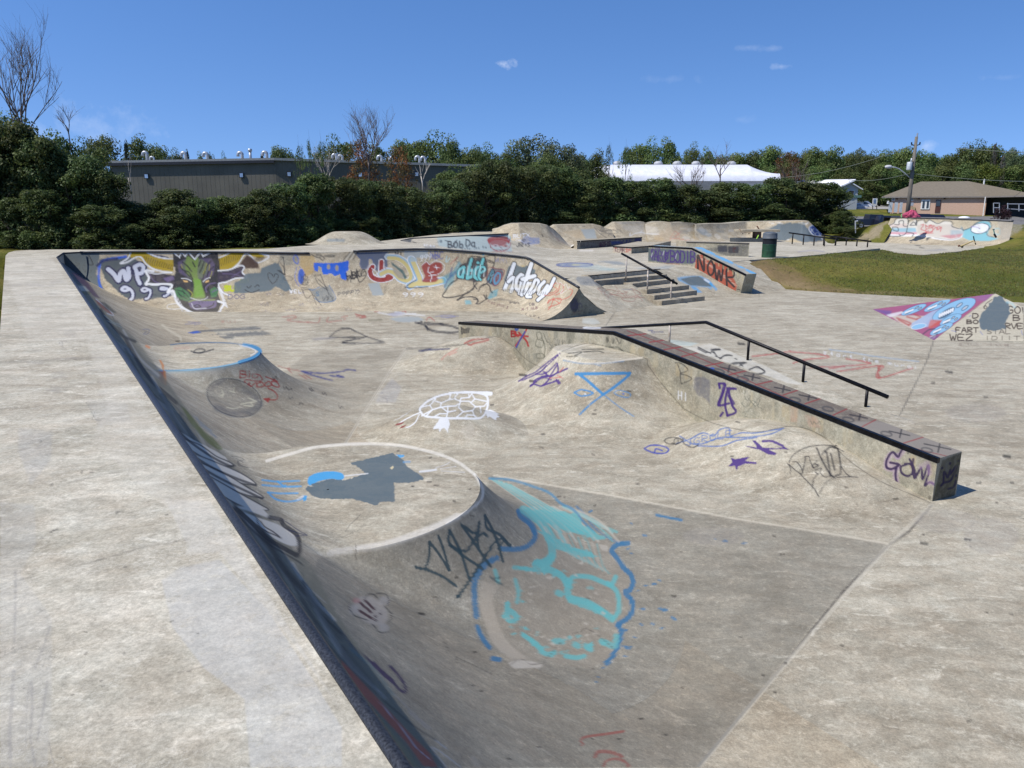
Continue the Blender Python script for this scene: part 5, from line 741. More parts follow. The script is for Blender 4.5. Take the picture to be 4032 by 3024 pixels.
# ================================================================ the skate park in concrete
def resample(P, ds_fn=None, n=None):
    P = np.asarray(P, float); seg = np.hypot(*(P[1:, :2]-P[:-1, :2]).T); s = np.r_[0, np.cumsum(seg)]
    if n is None:
        t = [0.]; 
        while t[-1] < s[-1]:
            q = [np.interp(t[-1], s, P[:, k]) for k in range(2)]
            t.append(t[-1]+ds_fn(q))
        t[-1] = s[-1]; t = np.array(t)
    else: t = np.linspace(0, s[-1], n)
    return np.stack([np.interp(t, s, P[:, k]) for k in range(P.shape[1])], 1)
def pxstep(q, k=.0016, lo=.004): return max(lo, k*math.hypot(q[0], q[1]))
def swept(name, cop, foot, mat, lay, parent=None, n=60, arc=True, k=.0016, smooth=True, lip=0., lo=.004, loc=None, bulge=0., flat=0.):
    """surface between a top line and a foot line (n,3 each, same count); concave arc or flat bank"""
    A = np.hstack([cop, foot]); A = resample(A, lambda q: pxstep(q, k, lo)); c, f = A[:, :3], A[:, 3:]
    d = f-c; h = c[:, 2]-f[:, 2]; dh = np.hypot(d[:, 0], d[:, 1]); t = np.linspace(0, 1, n)
    V = np.zeros((len(A), n, 3))
    if arc:
        R = (dh**2+h**2)/np.maximum(2*h, 1e-3); pm = np.arccos(np.clip(1-h/R, -1, 1))
        ph = pm[:, None]*(1-t)[None]; dist = (R*np.sin(pm))[:, None]-R[:, None]*np.sin(ph); z = f[:, 2:3]+R[:, None]*(1-np.cos(ph))
        fr = dist/np.maximum(dh, 1e-6)[:, None]
        if flat: z = z*(1-flat)+flat*(c[:, 2:3]-h[:, None]*fr)
    else:
        fr = np.repeat(t[None], len(A), 0); z = c[:, 2:3]-h[:, None]*fr
        if bulge: z = c[:, 2:3]-h[:, None]*(fr*fr*(3-2*fr)*bulge+fr*(1-bulge))
    V[..., 0] = c[:, None, 0]+d[:, None, 0]*fr; V[..., 1] = c[:, None, 1]+d[:, None, 1]*fr; V[..., 2] = z
    m = len(A); V = V.reshape(-1, 3); i = np.arange(m-1)[:, None]*n+np.arange(n-1)[None]
    Fc = np.stack([i, i+1, i+n+1, i+n], -1).reshape(-1, 4)
    nrm = np.cross(V[Fc[:, 1]]-V[Fc[:, 0]], V[Fc[:, 3]]-V[Fc[:, 0]])[:, 2].sum()
    if nrm < 0: Fc = Fc[:, ::-1]
    return mk(name, V, Fc, mat, parent, smooth, sample(lay, V) if lay else None, loc=loc)
def patch(name, poly, zf, mat, lay, parent=None, k=.0015, rmin=1.2, drmax=.3, h=3.25, skirt=.0, cut=None, loc=None):
    """a slab surface meshed finely enough to carry its paint"""
    poly = np.asarray(poly, float); th = np.arctan2(poly[:, 0], poly[:, 1]); r = np.hypot(poly[:, 0], poly[:, 1])
    t0, t1 = th.min(), th.max(); r0, r1 = max(rmin, 0), r.max()*1.02
    if not inpoly(np.array([0.]), np.array([0.]), poly)[0] and lay != 'deckL':
        dmin = min(np.hypot(*(poly[i]+(poly[(i+1) % len(poly)]-poly[i])*u)) for i in range(len(poly)) for u in np.linspace(0, 1, 21)); r0 = max(r0, dmin*.98)
    rs = [r0]
    while rs[-1] < r1: rs.append(rs[-1]+min(drmax, max(.004, k*(rs[-1]**2+h*h)/h)))
    rs = np.array(rs); ts = np.arange(t0, t1+k, k*.9)
    Rg, Tg = np.meshgrid(rs, ts, indexing='ij'); X = Rg*np.sin(Tg); Yy = Rg*np.cos(Tg)
    ins = inpoly(X, Yy, poly)
    if cut is not None: ins &= ~cut(X, Yy)
    q = ins[:-1, :-1] | ins[1:, :-1] | ins[:-1, 1:] | ins[1:, 1:]
    qa = ins[:-1, :-1] & ins[1:, :-1] & ins[:-1, 1:] & ins[1:, 1:]
    mixc = q & ~qa; ov = np.zeros(ins.shape, bool)
    for di in (0, 1):
        for dj in (0, 1): ov[di:di+mixc.shape[0], dj:dj+mixc.shape[1]] |= mixc
    ov &= ~ins; ii = np.nonzero(ov); px_, py_2 = X[ii], Yy[ii]; best = np.full(len(px_), 1e9); bx, by = px_.copy(), py_2.copy()
    for e in range(len(poly)):
        a0, b0_ = poly[e], poly[(e+1) % len(poly)]; dd = b0_-a0; l2 = (dd**2).sum()
        if l2 < 1e-12: continue
        tt = np.clip(((px_-a0[0])*dd[0]+(py_2-a0[1])*dd[1])/l2, 0, 1); nx_, ny_ = a0[0]+tt*dd[0], a0[1]+tt*dd[1]; ds_ = (nx_-px_)**2+(ny_-py_2)**2; mm = ds_ < best; best[mm] = ds_[mm]; bx[mm] = nx_[mm]; by[mm] = ny_[mm]
    X = X.copy(); Yy = Yy.copy(); X[ii] = bx; Yy[ii] = by
    m = len(ts); i = (np.arange(len(rs)-1)[:, None]*m+np.arange(m-1)[None])[q]
    Fc = np.stack([i, i+1, i+m+1, i+m], -1)[:, ::-1]
    used = np.unique(Fc); mp = np.full(X.size, -1); mp[used] = np.arange(len(used)); Fc = mp[Fc]
    x, y = X.ravel()[used], Yy.ravel()[used]; z = zf(x, y) if callable(zf) else np.full(len(x), float(zf))
    V = np.stack([x, y, z], 1); P = sample(lay, V) if lay else None
    if skirt:
        S_ = resample(np.vstack([poly, poly[:1]]), lambda q: .15); n0 = len(V); ns = len(S_)
        zz = zf(S_[:, 0], S_[:, 1]) if callable(zf) else np.full(ns, float(zf))
        top = np.stack([S_[:, 0], S_[:, 1], zz-.002], 1); bot = top.copy(); bot[:, 2] -= skirt
        V = np.vstack([V, top, bot]); a = np.arange(ns-1); 
        Fc = np.vstack([Fc, np.stack([n0+a, n0+a+1, n0+ns+a+1, n0+ns+a], 1)])
        if P is not None: P = np.vstack([P, np.zeros((2*ns, 4))])
    return mk(name, V, Fc, mat, parent, False, P, loc=loc)
def mound(name, label, c, a, b, h, rot, lay, z0=0., flat=0., k=.0018, group=None, mat=None, power=1., cat='skate bump'):
    """smooth bump: a,b half axes of the foot; flat = share of the radius that is level"""
    o = empty(name, (c[0], c[1], z0), label, cat, group)
    dist = math.hypot(*c[:2]); nr = int(max(a, b)/max(.006, k*dist))+2; nt = int(2*math.pi*max(a, b)/max(.008, k*dist*1.4))+8; nr = min(nr, 240); nt = min(nt, 900)
    r = np.linspace(0, 1, nr); t = np.linspace(0, 2*math.pi, nt+1)[:-1]; Rg, Tg = np.meshgrid(r, t, indexing='ij')
    q = np.clip((Rg-flat)/(1-flat), 0, 1); z = h*(.5+.5*np.cos(math.pi*q))**power-.003*q
    x = Rg*a*np.cos(Tg); y = Rg*b*np.sin(Tg); cs, sn = math.cos(rot), math.sin(rot)
    V = np.stack([c[0]+x*cs-y*sn, c[1]+x*sn+y*cs, z0+z], -1).reshape(-1, 3)
    i = np.arange(nr-1)[:, None]*nt+np.arange(nt)[None]; j = np.arange(nr-1)[:, None]*nt+((np.arange(nt)+1) % nt)[None]
    Fc = np.stack([i, i+nt, j+nt, j], -1).reshape(-1, 4)
    mk('bump_surface', V, Fc, mat or M_floor, o, True, sample(lay, V) if lay else None); return o
# ---------- the bowl floor and the lower plaza
fl = lambda x, y: 0*x
def cline(s): return Q0+UL*s
Q0 = np.array([-.81, 2.62]); UL = np.array([-8.327+.81, 14.742-2.62]); UL /= np.hypot(*UL); NL = np.array([UL[1], -UL[0]])   # left coping line, inward normal
lawn_low = [G(3080, 1138)[:2], G(3180, 1146)[:2], G(3400, 1158)[:2], G(3640, 1171)[:2], G(3900, 1184)[:2], G(4150, 1200)[:2], G(4500, 1225)[:2]]
fp = [cline(-2.5)+NL*1.0, (3.2, .3), (9.5, .3)]+[tuple(p) for p in lawn_low[::-1]]+[(10.5, 33.5), (6, 31), (2, 27.5), (-15, 27.2), cline(26)+NL*.6]
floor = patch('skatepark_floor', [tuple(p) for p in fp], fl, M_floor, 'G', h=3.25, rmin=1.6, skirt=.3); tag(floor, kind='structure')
# ---------- quarter pipe on the left with its deck and coping
ZQ = 1.75
qp = empty('quarter_pipe', (*cline(10), 0), 'long grey quarter pipe with wing mural and wide pale deck along the left', 'quarter pipe')
sL = np.array([-3., 26.8]); cop = np.array([[*cline(s), ZQ-.03] for s in np.linspace(*sL, 40)]); foot = cop.copy(); foot[:, :2] += NL*3.4; foot[:, 2] = -.003
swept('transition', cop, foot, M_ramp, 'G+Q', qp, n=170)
mb = MB(); mb.tube([(*(cline(s)+NL*.012), ZQ-.006) for s in np.linspace(-3, 24.6, 60)]+[(-14.75, 25.6, ZQ), (-14.4, 26.12, ZQ)], .026, 12); mb.build('coping', M_navy, qp, True)
b0 = G(0, 1300, ZQ); b1 = G(22, 1006, ZQ); bd = (b0-b1)[:2]/np.hypot(*(b0-b1)[:2])
dk = [cline(-3.2), cline(5), cline(15), cline(24.4), (-14.75, 25.6), (-15.1, 26.2)]+[tuple(G(*p, ZQ)[:2]) for p in ((120, 984), (60, 987), (34, 994))]+[tuple(b1[:2]), tuple(b0[:2]), tuple(b0[:2]+bd*9)]+[(-6., .3), (-.5, -.5)]
patch('deck', [tuple(p) for p in dk], ZQ, M_deck, 'G', qp, h=1.5, rmin=.9, skirt=.35)
# ---------- far quarter pipe with the mural, its right end falls away as a free-standing ridge
fw = [(-15.6, 26.15, ZQ), tuple(Y(316, 994, 26.2)), tuple(Y(514, 991, 26.25)), tuple(Y(768, 991.5, 26.3)), tuple(Y(1039, 995, 26.25)), tuple(Y(1217, 998, 26.2)), tuple(Y(1300, 996, 26.2)), tuple(Y(1391, 990, 26.3)),
      tuple(Y(1527, 984.5, 26.45)), tuple(Y(1638, 981.5, 26.5)), tuple(Y(1740, 983, 26.5)), tuple(Y(1890, 995, 26.35)), tuple(Y(2077, 1014.5, 26.0))]
eL, eR = G(2116, 1266)[:2], G(2401, 1232)[:2]; ed = (eR-eL)/np.hypot(*(eR-eL))
apex = Lp(2280, 1133, eL, ed); fw.append(tuple(apex)); fw = np.array(fw)
kink = fw[-2]
ft = fw.copy(); ft[:, 1] -= 2.15; ft[:, 2] = -.003; ft[-1] = (*eL, -.003); ft[-2, :2] = kink[:2]+np.array([-.35, -2.05]); ft[0, 0] = -15.6
qf = empty('quarter_pipe', (-6, 26.2, 0), 'far quarter pipe covered by the horned bull mural and bubble lettering', 'quarter pipe')
swept('transition', fw, ft, M_ramp, 'W', qf, n=90, k=.0012)
bk = fw[-3:].copy(); bf = bk.copy(); bf[0, :2] += (.6, 1.6); bf[1, :2] = kink[:2]+np.array([1.25, 1.3]); bf[2, :2] = eR; bf[:, 2] = -.003
swept('back_transition', bk, bf, M_ramp, 'G', qf, n=60, k=.0012, flat=.5)
# triangular end face
R = [np.array(p) for p in (apex, )]
def arcpts(c, f, n=22):
    d = np.hypot(*(f-c)[:2]); h = c[2]-f[2]; Rr = (d*d+h*h)/(2*h); pm = math.acos(1-h/Rr); out = []
    for t in np.linspace(0, 1, n):
        ph = pm*(1-t); q = (Rr*math.sin(pm)-Rr*math.sin(ph))/d; out.append([*(c[:2]+(f-c)[:2]*q), f[2]+Rr*(1-math.cos(ph))])
    return np.array(out)
aL = arcpts(apex, np.array([*eL, -.003])); aR = arcpts(apex, np.array([*eR, -.003])); dR_ = np.hypot(*(aR[:, :2]-apex[:2]).T); aR[:, 2] = .5*aR[:, 2]+.5*(apex[2]*(1-dR_/dR_[-1]))
# fine grid over the face so that it can carry its tag
n1, n2 = 70, 34; V = []
for u in np.linspace(0, 1, n1):
    xx = eL+(eR-eL)*u; L1 = aL[::-1]; du = np.array([np.dot(p[:2]-eL, ed) for p in aL]); dv = np.array([np.dot(p[:2]-eL, ed) for p in aR]); s = np.dot(xx-eL, ed)
    da = np.dot(apex[:2]-eL, ed)
    z = np.interp(s, du[::-1], aL[::-1, 2]) if s <= da else np.interp(s, dv, aR[:, 2])
    for v in np.linspace(0, 1, n2): V.append((*(xx+np.array([ed[1], -ed[0]])*.004), -.003+(z+.003)*v))
V = np.array(V); i = np.arange(n1-1)[:, None]*n2+np.arange(n2-1)[None]
mk('end_face', V, np.stack([i, i+n2, i+n2+1, i+1], -1).reshape(-1, 4), M_ledge, qf, False, sample('E', V))
for nm, P in (('coping', fw[1:6]), ('coping', fw[7:])):
    P = resample(P, n=40); MB().tube([(p[0], p[1]-.01, p[2]+.006) for p in P], .035, 10).build(nm, M_navy, qf, True)
# ---------- upper deck behind it, sloping to the upper plaza
def sst(t): t = np.clip(t, 0, 1); return t*t*(3-2*t)
def zP(x, y): return ZQ-.012-.838*sst((x+4.2-.12*(y-27))/5.4)
c2 = [G(1579, 948.5, 1.73), G(1622, 939.5, 1.75), G(1857, 928, 1.75), G(2056, 918, 1.75)]
back = [(60, 986.5), (200, 981), (500, 982), (800, 983.5), (1050, 978), (1180, 968), (1280, 962), (1500, 948), (1700, 925), (1900, 903), (1960, 897)]
ud = [tuple(p[:2]+np.array([0, .015])) for p in fw[:11]]+[tuple(p[:2]) for p in c2]+[tuple(G(2056, 912, 1.75)[:2]), tuple(G(1960, 897, 1.75)[:2])]+[tuple(G(*p, ZQ)[:2]) for p in back[::-1]]
ud[0] = (-15.7, 26.2)
def zU(x, y): return 0*x+ZQ-.012
patch('upper_deck', ud, zU, M_deck, 'G', qf, h=1.5, drmax=.5, skirt=.4)
# ---------- upper plaza
ZP = .9
topA, topB = G(2222, 1094, ZP), G(2321, 1088, ZP); topC, topD = G(2600, 1061, ZP), G(2711, 1048, ZP)
pz = [tuple(fw[10, :2]), tuple(fw[11, :2]), tuple(kink[:2]+(0, .02)), tuple((kink+(apex-kink)*.55)[:2]), tuple(topA[:2]), tuple(topB[:2]), tuple(topC[:2]), tuple(topD[:2]), tuple(G(2945, 1024, ZP)[:2]),
      tuple(G(3000, 1021, ZP)[:2]), tuple(G(3140, 1010, ZP)[:2]), tuple(G(3250, 1000, ZP)[:2]), tuple(G(3400, 984, ZP)[:2]), tuple(G(3468, 978, ZP)[:2]), tuple(G(3330, 966.5, ZP)[:2]), tuple(G(3260, 957, ZP)[:2]), tuple(G(3245, 944, ZP)[:2]),
      tuple(G(2900, 940, ZP)[:2]), tuple(G(2500, 950, ZP)[:2]), tuple(G(2250, 960, ZP)[:2]), tuple(c2[3][:2]), tuple(c2[2][:2]), tuple(c2[1][:2]), tuple(c2[0][:2])]
plaza = patch('upper_plaza', pz, zP, M_deck, 'G', h=2.35, drmax=.5, skirt=.5); tag(plaza, kind='structure')
# low wall of the second bowl: coping from the deck, foot on the plaza
q2 = empty('quarter_pipe', (*c2[2][:2], ZP), 'pale blue painted quarter pipe with the red spiky face behind the bull wall', 'quarter pipe')
f2 = [G(1579, 949.5, 1.70), G(1640, 958, 1.55), G(1767, 975, 1.2), G(1900, 990, .97), G(2040, 992, ZP)]
cp2 = resample(np.array(c2), n=60); ff2 = resample(np.array(f2), n=60); ff2[:, 2] = np.minimum(ff2[:, 2], zP(ff2[:, 0], ff2[:, 1]))-.01
swept('transition', cp2, ff2, M_ramp, 'G', q2, n=50, k=.0012)
MB().tube([(p[0], p[1]-.01, p[2]+.005) for p in cp2], .035, 8).build('coping', M_navy, q2, True)
def backwall(name, label, tops, feet, cat, dy=2.2, lay='G', depth=1.6, arc=True, smooth=True):
    """tops: (px,py); feet: (px,py) on the plaza level"""
    f = np.array([G(*p, ZP) for p in feet]); fr = resample(f, n=80); tp = resample(np.array([(a, b, 0) for a, b in tops], float), n=80)
    c = np.array([Y(tp[i, 0], tp[i, 1], np.interp(tp[i, 0], [p[0] for p in feet], f[:, 1])+dy) for i in range(80)])
    o = empty(name, (*f[len(f)//2][:2], ZP), label, cat)
    fr[:, 2] -= .01
    swept('bank_face', c, fr, M_ramp, lay, o, n=50, k=.0012, arc=arc)
    b = c.copy(); b[:, 1] += depth; d = b.copy(); d[:, 2] = 0.2; d[:, 1] += .3
    V = np.vstack([c, b, d]); i = np.arange(79); mk('top', V, np.vstack([np.stack([i, i+1, i+81, i+80], 1), np.stack([i+80, i+81, i+161, i+160], 1)]), M_deck, o, True, sample(lay, V)*np.array([1, 1, 1, 0]))
    return o
backwall('concrete_mound', 'tall smooth concrete hump at the right end of the second bowl', [(1938, 903), (1960, 898), (1984, 887), (2013, 879.5), (2070, 879), (2129, 881), (2158, 888), (2180, 901), (2205, 925), (2237, 962)], [(1950, 990), (2040, 993), (2150, 989), (2215, 984), (2270, 978)], 'skate bump', 3.2)
backwall('banked_wall', 'flat topped concrete bank with pale patch behind the low long ledge', [(2150, 905), (2182, 885.5), (2260, 884), (2343, 883), (2362, 887), (2383, 897), (2410, 905)], [(2190, 967), (2280, 965), (2400, 963), (2440, 962)], 'banked wall', 2.2)
backwall('banked_wall', 'highest flat topped concrete bank with outlined cat drawing and white scribble', [(2365, 903), (2390, 895), (2421, 874.5), (2480, 873.5), (2533, 873), (2555, 881), (2590, 893)], [(2370, 960), (2450, 959), (2560, 956), (2640, 955)], 'banked wall', 2.6)
backwall('concrete_mound', 'rounded concrete hump with small red tag, left of the grey painted bank', [(2540, 884), (2580, 872.5), (2620, 872.5), (2652, 876), (2693, 874.5), (2730, 878), (2765, 886), (2800, 905)], [(2560, 957), (2640, 957), (2740, 954), (2840, 949)], 'skate bump', 2.4)
backwall('banked_wall', 'grey painted corner bank with blue circle tag at its right end', [(2735, 884), (2800, 880.5), (2860, 880), (2922, 874), (3031, 871), (3181, 868), (3205, 890), (3241, 926)], [(2740, 955), (2850, 950), (2940, 946), (3067, 948), (3157, 957), (3200, 957), (3244, 952)], 'banked wall', 2.2)
mound('deck_bump', 'small flat topped concrete bump on the deck beyond the bull wall', Y(1368, 935, 32.6)[:2], 1.75, 1.2, .5, 0, 'G', ZQ-.012, flat=.25)
# ---------- round raised pads growing out of the left quarter pipe
def pad(label, c, R0, h, ext, lay='G', a0=0, a1=2*math.pi):
    o = empty('round_pad', (*c, 0), label, 'skate hip'); nt = 900 if math.hypot(*c) < 9 else 520
    t = np.linspace(a0, a1, nt+1); full = a1-a0 > 6.2
    rs = np.r_[np.linspace(.01, R0, 150)]; V = []
    Rt = (ext*ext+h*h)/(2*h); pm = math.acos(1-h/Rt); ph = pm*(1-np.linspace(0, 1, 120)); rr = R0+Rt*math.sin(pm)-Rt*np.sin(ph); zz = Rt*(1-np.cos(ph))-.003
    r = np.r_[rs, rr[1:]]; z = np.r_[np.full(len(rs), h-.003), zz[1:]]
    Rg, Tg = np.meshgrid(r, t, indexing='ij'); V = np.stack([c[0]+Rg*np.cos(Tg), c[1]+Rg*np.sin(Tg), np.repeat(z[:, None], nt+1, 1)], -1).reshape(-1, 3)
    m = nt+1; n = len(r); i = np.arange(n-1)[:, None]*m+np.arange(nt)[None]; Fc = np.stack([i, i+m, i+m+1, i+1], -1)
    top = Fc[:len(rs)-1].reshape(-1, 4); side = Fc[len(rs)-1:].reshape(-1, 4)
    Q_ = V[:, :2]-Q0; dd = np.clip(Q_@NL, 0, 3.4); hh = ZQ-.027; Rw = (3.4**2+hh*hh)/(2*hh); zw = -.003+Rw*(1-np.sqrt(np.clip(1-((3.4-dd)/Rw)**2, 0, 1))); zp = V[:, 2].copy(); k_s = .24
    ke = k_s*np.clip(np.minimum(zw, zp)/.25, .02, 1); hm = np.clip(ke-np.abs(zw-zp), 0, None)/ke; V[:, 2] = np.maximum(zw, zp)+hm*hm*ke/4+.0009*np.clip(zw/.05, 0, 1); dr = (zw-zp > k_s) & (zw > .05)
    top = top[~dr[top].all(1)]; side = side[~dr[side].all(1)]
    for nm, f in (('pad_top', top), ('pad_slope', side)):
        u = np.unique(f); mp = np.full(len(V), -1); mp[u] = np.arange(len(u)); mk(nm, V[u], mp[f], M_floor, o, True, sample(lay, V[u]))
    return o
PH = .88
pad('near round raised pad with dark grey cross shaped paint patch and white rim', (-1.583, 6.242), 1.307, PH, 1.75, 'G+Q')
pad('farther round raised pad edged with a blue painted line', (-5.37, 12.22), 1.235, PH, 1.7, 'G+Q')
# ---------- ledge, rail and bumps in the middle
C0 = G(3669, 1983)[:2]
def ctop(px, py): return Lp(px, py, C0, UD)
T0 = ctop(3713, 1812); TB = ctop(2414, 1306); TA = ctop(1805, 1268)
lw_ = .49
ledge = empty('grind_ledge', (*C0, 0), 'long bent concrete ledge with black steel edge and tic-tac-toe marks on top', 'grind ledge')
sT, sB, sA = [float(np.dot(p[:2]-C0, UD)) for p in (T0, TB, TA)]
sT = 0.
def ztop(s): return np.interp(s, [sT, sB, sA], [T0[2], TB[2], TA[2]])
def ledge_face(off, name, lay, s0, s1, zb=-.05, both=False):
    ss = resample(np.array([[*(C0+UD*s0), 0], [*(C0+UD*s1), 0]]), lambda q: pxstep(q, .0013)); s = (ss[:, :2]-C0)@UD
    n = 90; zt = ztop(s); v = np.linspace(0, 1, n)
    V = np.zeros((len(s), n, 3)); V[..., :2] = (C0+UD*0)[None, None]+UD[None, None]*s[:, None, None]+UN[None, None]*off
    V[..., 2] = zb+(zt[:, None]-zb)*v[None]
    V = V.reshape(-1, 3); i = np.arange(len(s)-1)[:, None]*n+np.arange(n-1)[None]; F = np.stack([i, i+1, i+n+1, i+n], -1).reshape(-1, 4)
    if off > .1: F = F[:, ::-1]
    return V, F
V1, F1 = ledge_face(0., '', 'L', 0., sA); V2, F2 = ledge_face(lw_, '', 'L', 0., sA)
# top
s = (resample(np.array([[*C0, 0], [*(C0+UD*sA), 0]]), lambda q: pxstep(q, .0013))[:, :2]-C0)@UD; n = 60
Vt = np.zeros((len(s), n, 3)); Vt[..., :2] = C0+UD*s[:, None, None]+UN*(np.linspace(0, lw_, n)[None, :, None]); Vt[..., 2] = ztop(s)[:, None]; Vt = Vt.reshape(-1, 3)
i = np.arange(len(s)-1)[:, None]*n+np.arange(n-1)[None]; Ft = np.stack([i, i+1, i+n+1, i+n], -1).reshape(-1, 4)
def endface(sv, flip):
    n1, n2 = 60, 70; w = np.linspace(0, lw_, n1); v = np.linspace(0, 1, n2); V = np.zeros((n1, n2, 3)); V[..., :2] = C0+UD*sv+UN*w[:, None, None]; V[..., 2] = -.05+(ztop(sv)+.05)*v[None]
    V = V.reshape(-1, 3); i = np.arange(n1-1)[:, None]*n2+np.arange(n2-1)[None]; F = np.stack([i, i+n2, i+n2+1, i+1], -1).reshape(-1, 4)
    return V, F[:, ::-1] if flip else F
Ve, Fe = endface(0., False); Vg, Fg = endface(sA, True)
allV, allF, allP = [], [], []; k0 = 0
for V_, F_2, ly in ((V1, F1, 'L'), (V2, F2, 'LB'), (Ve, Fe, 'LE'), (Vg, Fg, 'LB')):
    allV.append(V_); allF.append(F_2+k0); allP.append(sample(ly, V_)); k0 += len(V_)
mk('ledge_body', np.vstack(allV), np.vstack(allF), M_ledge, ledge, False, np.vstack(allP))
mk('ledge_top', Vt, Ft, M_ledge, ledge, False, sample('LT', Vt))
mb = MB()
P = [C0+UD*a-UN*.006 for a in (-.004, sB, sA)]; zz = [ztop(0), ztop(sB), ztop(sA)]
for a in range(2):
    p, q = P[a], P[a+1]; w = UN*.05; V = [(*p, zz[a]-.052), (*(p+w), zz[a]-.052), (*(p+w), zz[a]+.006), (*p, zz[a]+.006), (*q, zz[a+1]-.052), (*(q+w), zz[a+1]-.052), (*(q+w), zz[a+1]+.006), (*q, zz[a+1]+.006)]
    mb.add(V, [(0, 1, 2, 3), (7, 6, 5, 4), (0, 4, 5, 1), (1, 5, 6, 2), (2, 6, 7, 3), (3, 7, 4, 0)])
recalc(mb.build('steel_edge', M_black, ledge))
# low wedge of ground on the right of the ledge carrying the rail
WW = 2.97; WP = Lp(2797, 1352, C0+UN*WW, UD); sW = float(np.dot(WP[:2]-C0, UD)); WE = G(3560, 1682)[:2]
wedge = empty('concrete_wedge', (*(C0+UD*4+UN*.9), 0), 'low pale concrete wedge with black outlined letters beside the ledge', 'skate bank')
s0 = float(np.dot(WE-C0, UD)); zpk = float(WP[2])
sg = np.array([s0, sW, 2*sW-s0+.5]); zg = np.array([-.003, zpk, -.003]); ss = np.linspace(sg[0], sg[2], 260); n = 110
V = np.zeros((len(ss), n, 3)); V[..., :2] = C0+UD*ss[:, None, None]+UN*(np.linspace(lw_-.02, WW, n)[None, :, None]); V[..., 2] = np.interp(ss, sg, zg)[:, None]; V = V.reshape(-1, 3)
i = np.arange(len(ss)-1)[:, None]*n+np.arange(n-1)[None]; F = np.stack([i, i+1, i+n+1, i+n], -1).reshape(-1, 4)
base = V[n-1::n].copy(); m0 = len(V); low = base.copy(); low[:, 2] = -.01; low[:, :2] += UN*.25; V = np.vstack([V, base, low]); m = len(base); a = np.arange(m-1)
F = np.vstack([F, np.stack([m0+a, m0+m+a, m0+m+a+1, m0+a+1], 1)])
mk('wedge_surface', V, F, M_deck, wedge, False, sample('G', V))
rp = [G(3405, 1628)[:2]]; RB = rp[0]
def onr(px, py): return Lp(px, py, RB, UD)
r_end, r_bend = onr(3496, 1563), onr(2780, 1269); r_far = onr(2440, 1288)
rail = empty('grind_rail', (*RB, 0), 'long black grind rail bent in the middle, running beside the concrete ledge', 'grind rail')
MB().tube([r_end, r_bend, r_far, r_far+(r_far-r_bend)*.35], .032, 16).build('rail_tube', M_black, rail, True)
for bx, by, tx, ty in ((3405, 1630, 3427, 1535), (3159, 1529, 3172, 1436), (2943, 1427, 2953, 1340), (2635, 1346, 2627, 1284)):
    b = onr(bx, by); t = onr(tx, ty); s1 = np.dot(t[:2]-r_bend[:2], UD); tt = (r_end[2]-r_bend[2])/np.dot(r_end[:2]-r_bend[:2], UD) if s1 < 0 else (r_far[2]-r_bend[2])/np.dot(r_far[:2]-r_bend[:2], UD)
    MB().tube([(b[0], b[1], b[2]-.06), (b[0], b[1], r_bend[2]+tt*np.dot(b[:2]-r_bend[:2], UD))], .024, 12).build('rail_post', M_black if bx != 2635 else M_rust, rail, True)
mound('concrete_mound', 'small concrete bump with red smear at the far end of the ledge', (-.62, 16.0), 2.3, 1.15, .58, math.atan2(UD[1], UD[0])*0+.15, 'G', flat=.05)
mound('concrete_mound', 'low concrete bump bearing the white outlined turtle drawing', tuple(G(1760, 1610, .3)[:2]), 1.5, 1.15, .33, .3, 'G', flat=0)
mound('concrete_mound', 'concrete bump with black scrawl against the near part of the ledge', tuple(C0+UD*1.95-UN*.25), 2.35, 1.45, .47, math.atan2(UD[1], UD[0]), 'G', flat=0.05)
hp = tuple(C0+UD*5.6-UN*.02)
def hpad():
    o = empty('raised_pad', (*hp, 0), 'raised pad joined to the ledge with blue crossed triangle painted below', 'skate hip')
    c = np.array(hp); h = .885; R0 = .98; ext = 1.75; nt = 620
    t = np.linspace(0, 2*math.pi, nt+1); Rt = (ext*ext+h*h)/(2*h); pm = math.acos(1-h/Rt); ph = pm*(1-np.linspace(0, 1, 150)); rr = Rt*math.sin(pm)-Rt*np.sin(ph); zz = Rt*(1-np.cos(ph))-.003
    # rounded-diamond top: radius varies with the angle
    rad = R0*(1-.10*np.cos(4*(t-math.atan2(UD[1], UD[0]))))*.96
    r = np.linspace(.01, 1, 70); Vt = np.stack([c[0]+np.outer(r, rad*np.cos(t)), c[1]+np.outer(r, rad*np.sin(t)), np.full((70, nt+1), h-.003)], -1)
    Vs = np.stack([c[0]+(rad[None]+rr[:, None])*np.cos(t), c[1]+(rad[None]+rr[:, None])*np.sin(t), np.repeat(zz[:, None], nt+1, 1)], -1)
    for nm, V in (('pad_top', Vt), ('pad_slope', Vs)):
        n = V.shape[0]; m = nt+1; i = np.arange(n-1)[:, None]*m+np.arange(nt)[None]; F = np.stack([i, i+m, i+m+1, i+1], -1).reshape(-1, 4); V = V.reshape(-1, 3)
        cen = V[F].mean(1); keep = (cen[:, :2]-C0)@UN < .3; mk(nm, V, F[keep], M_floor, o, True, sample('G', V))
hpad()
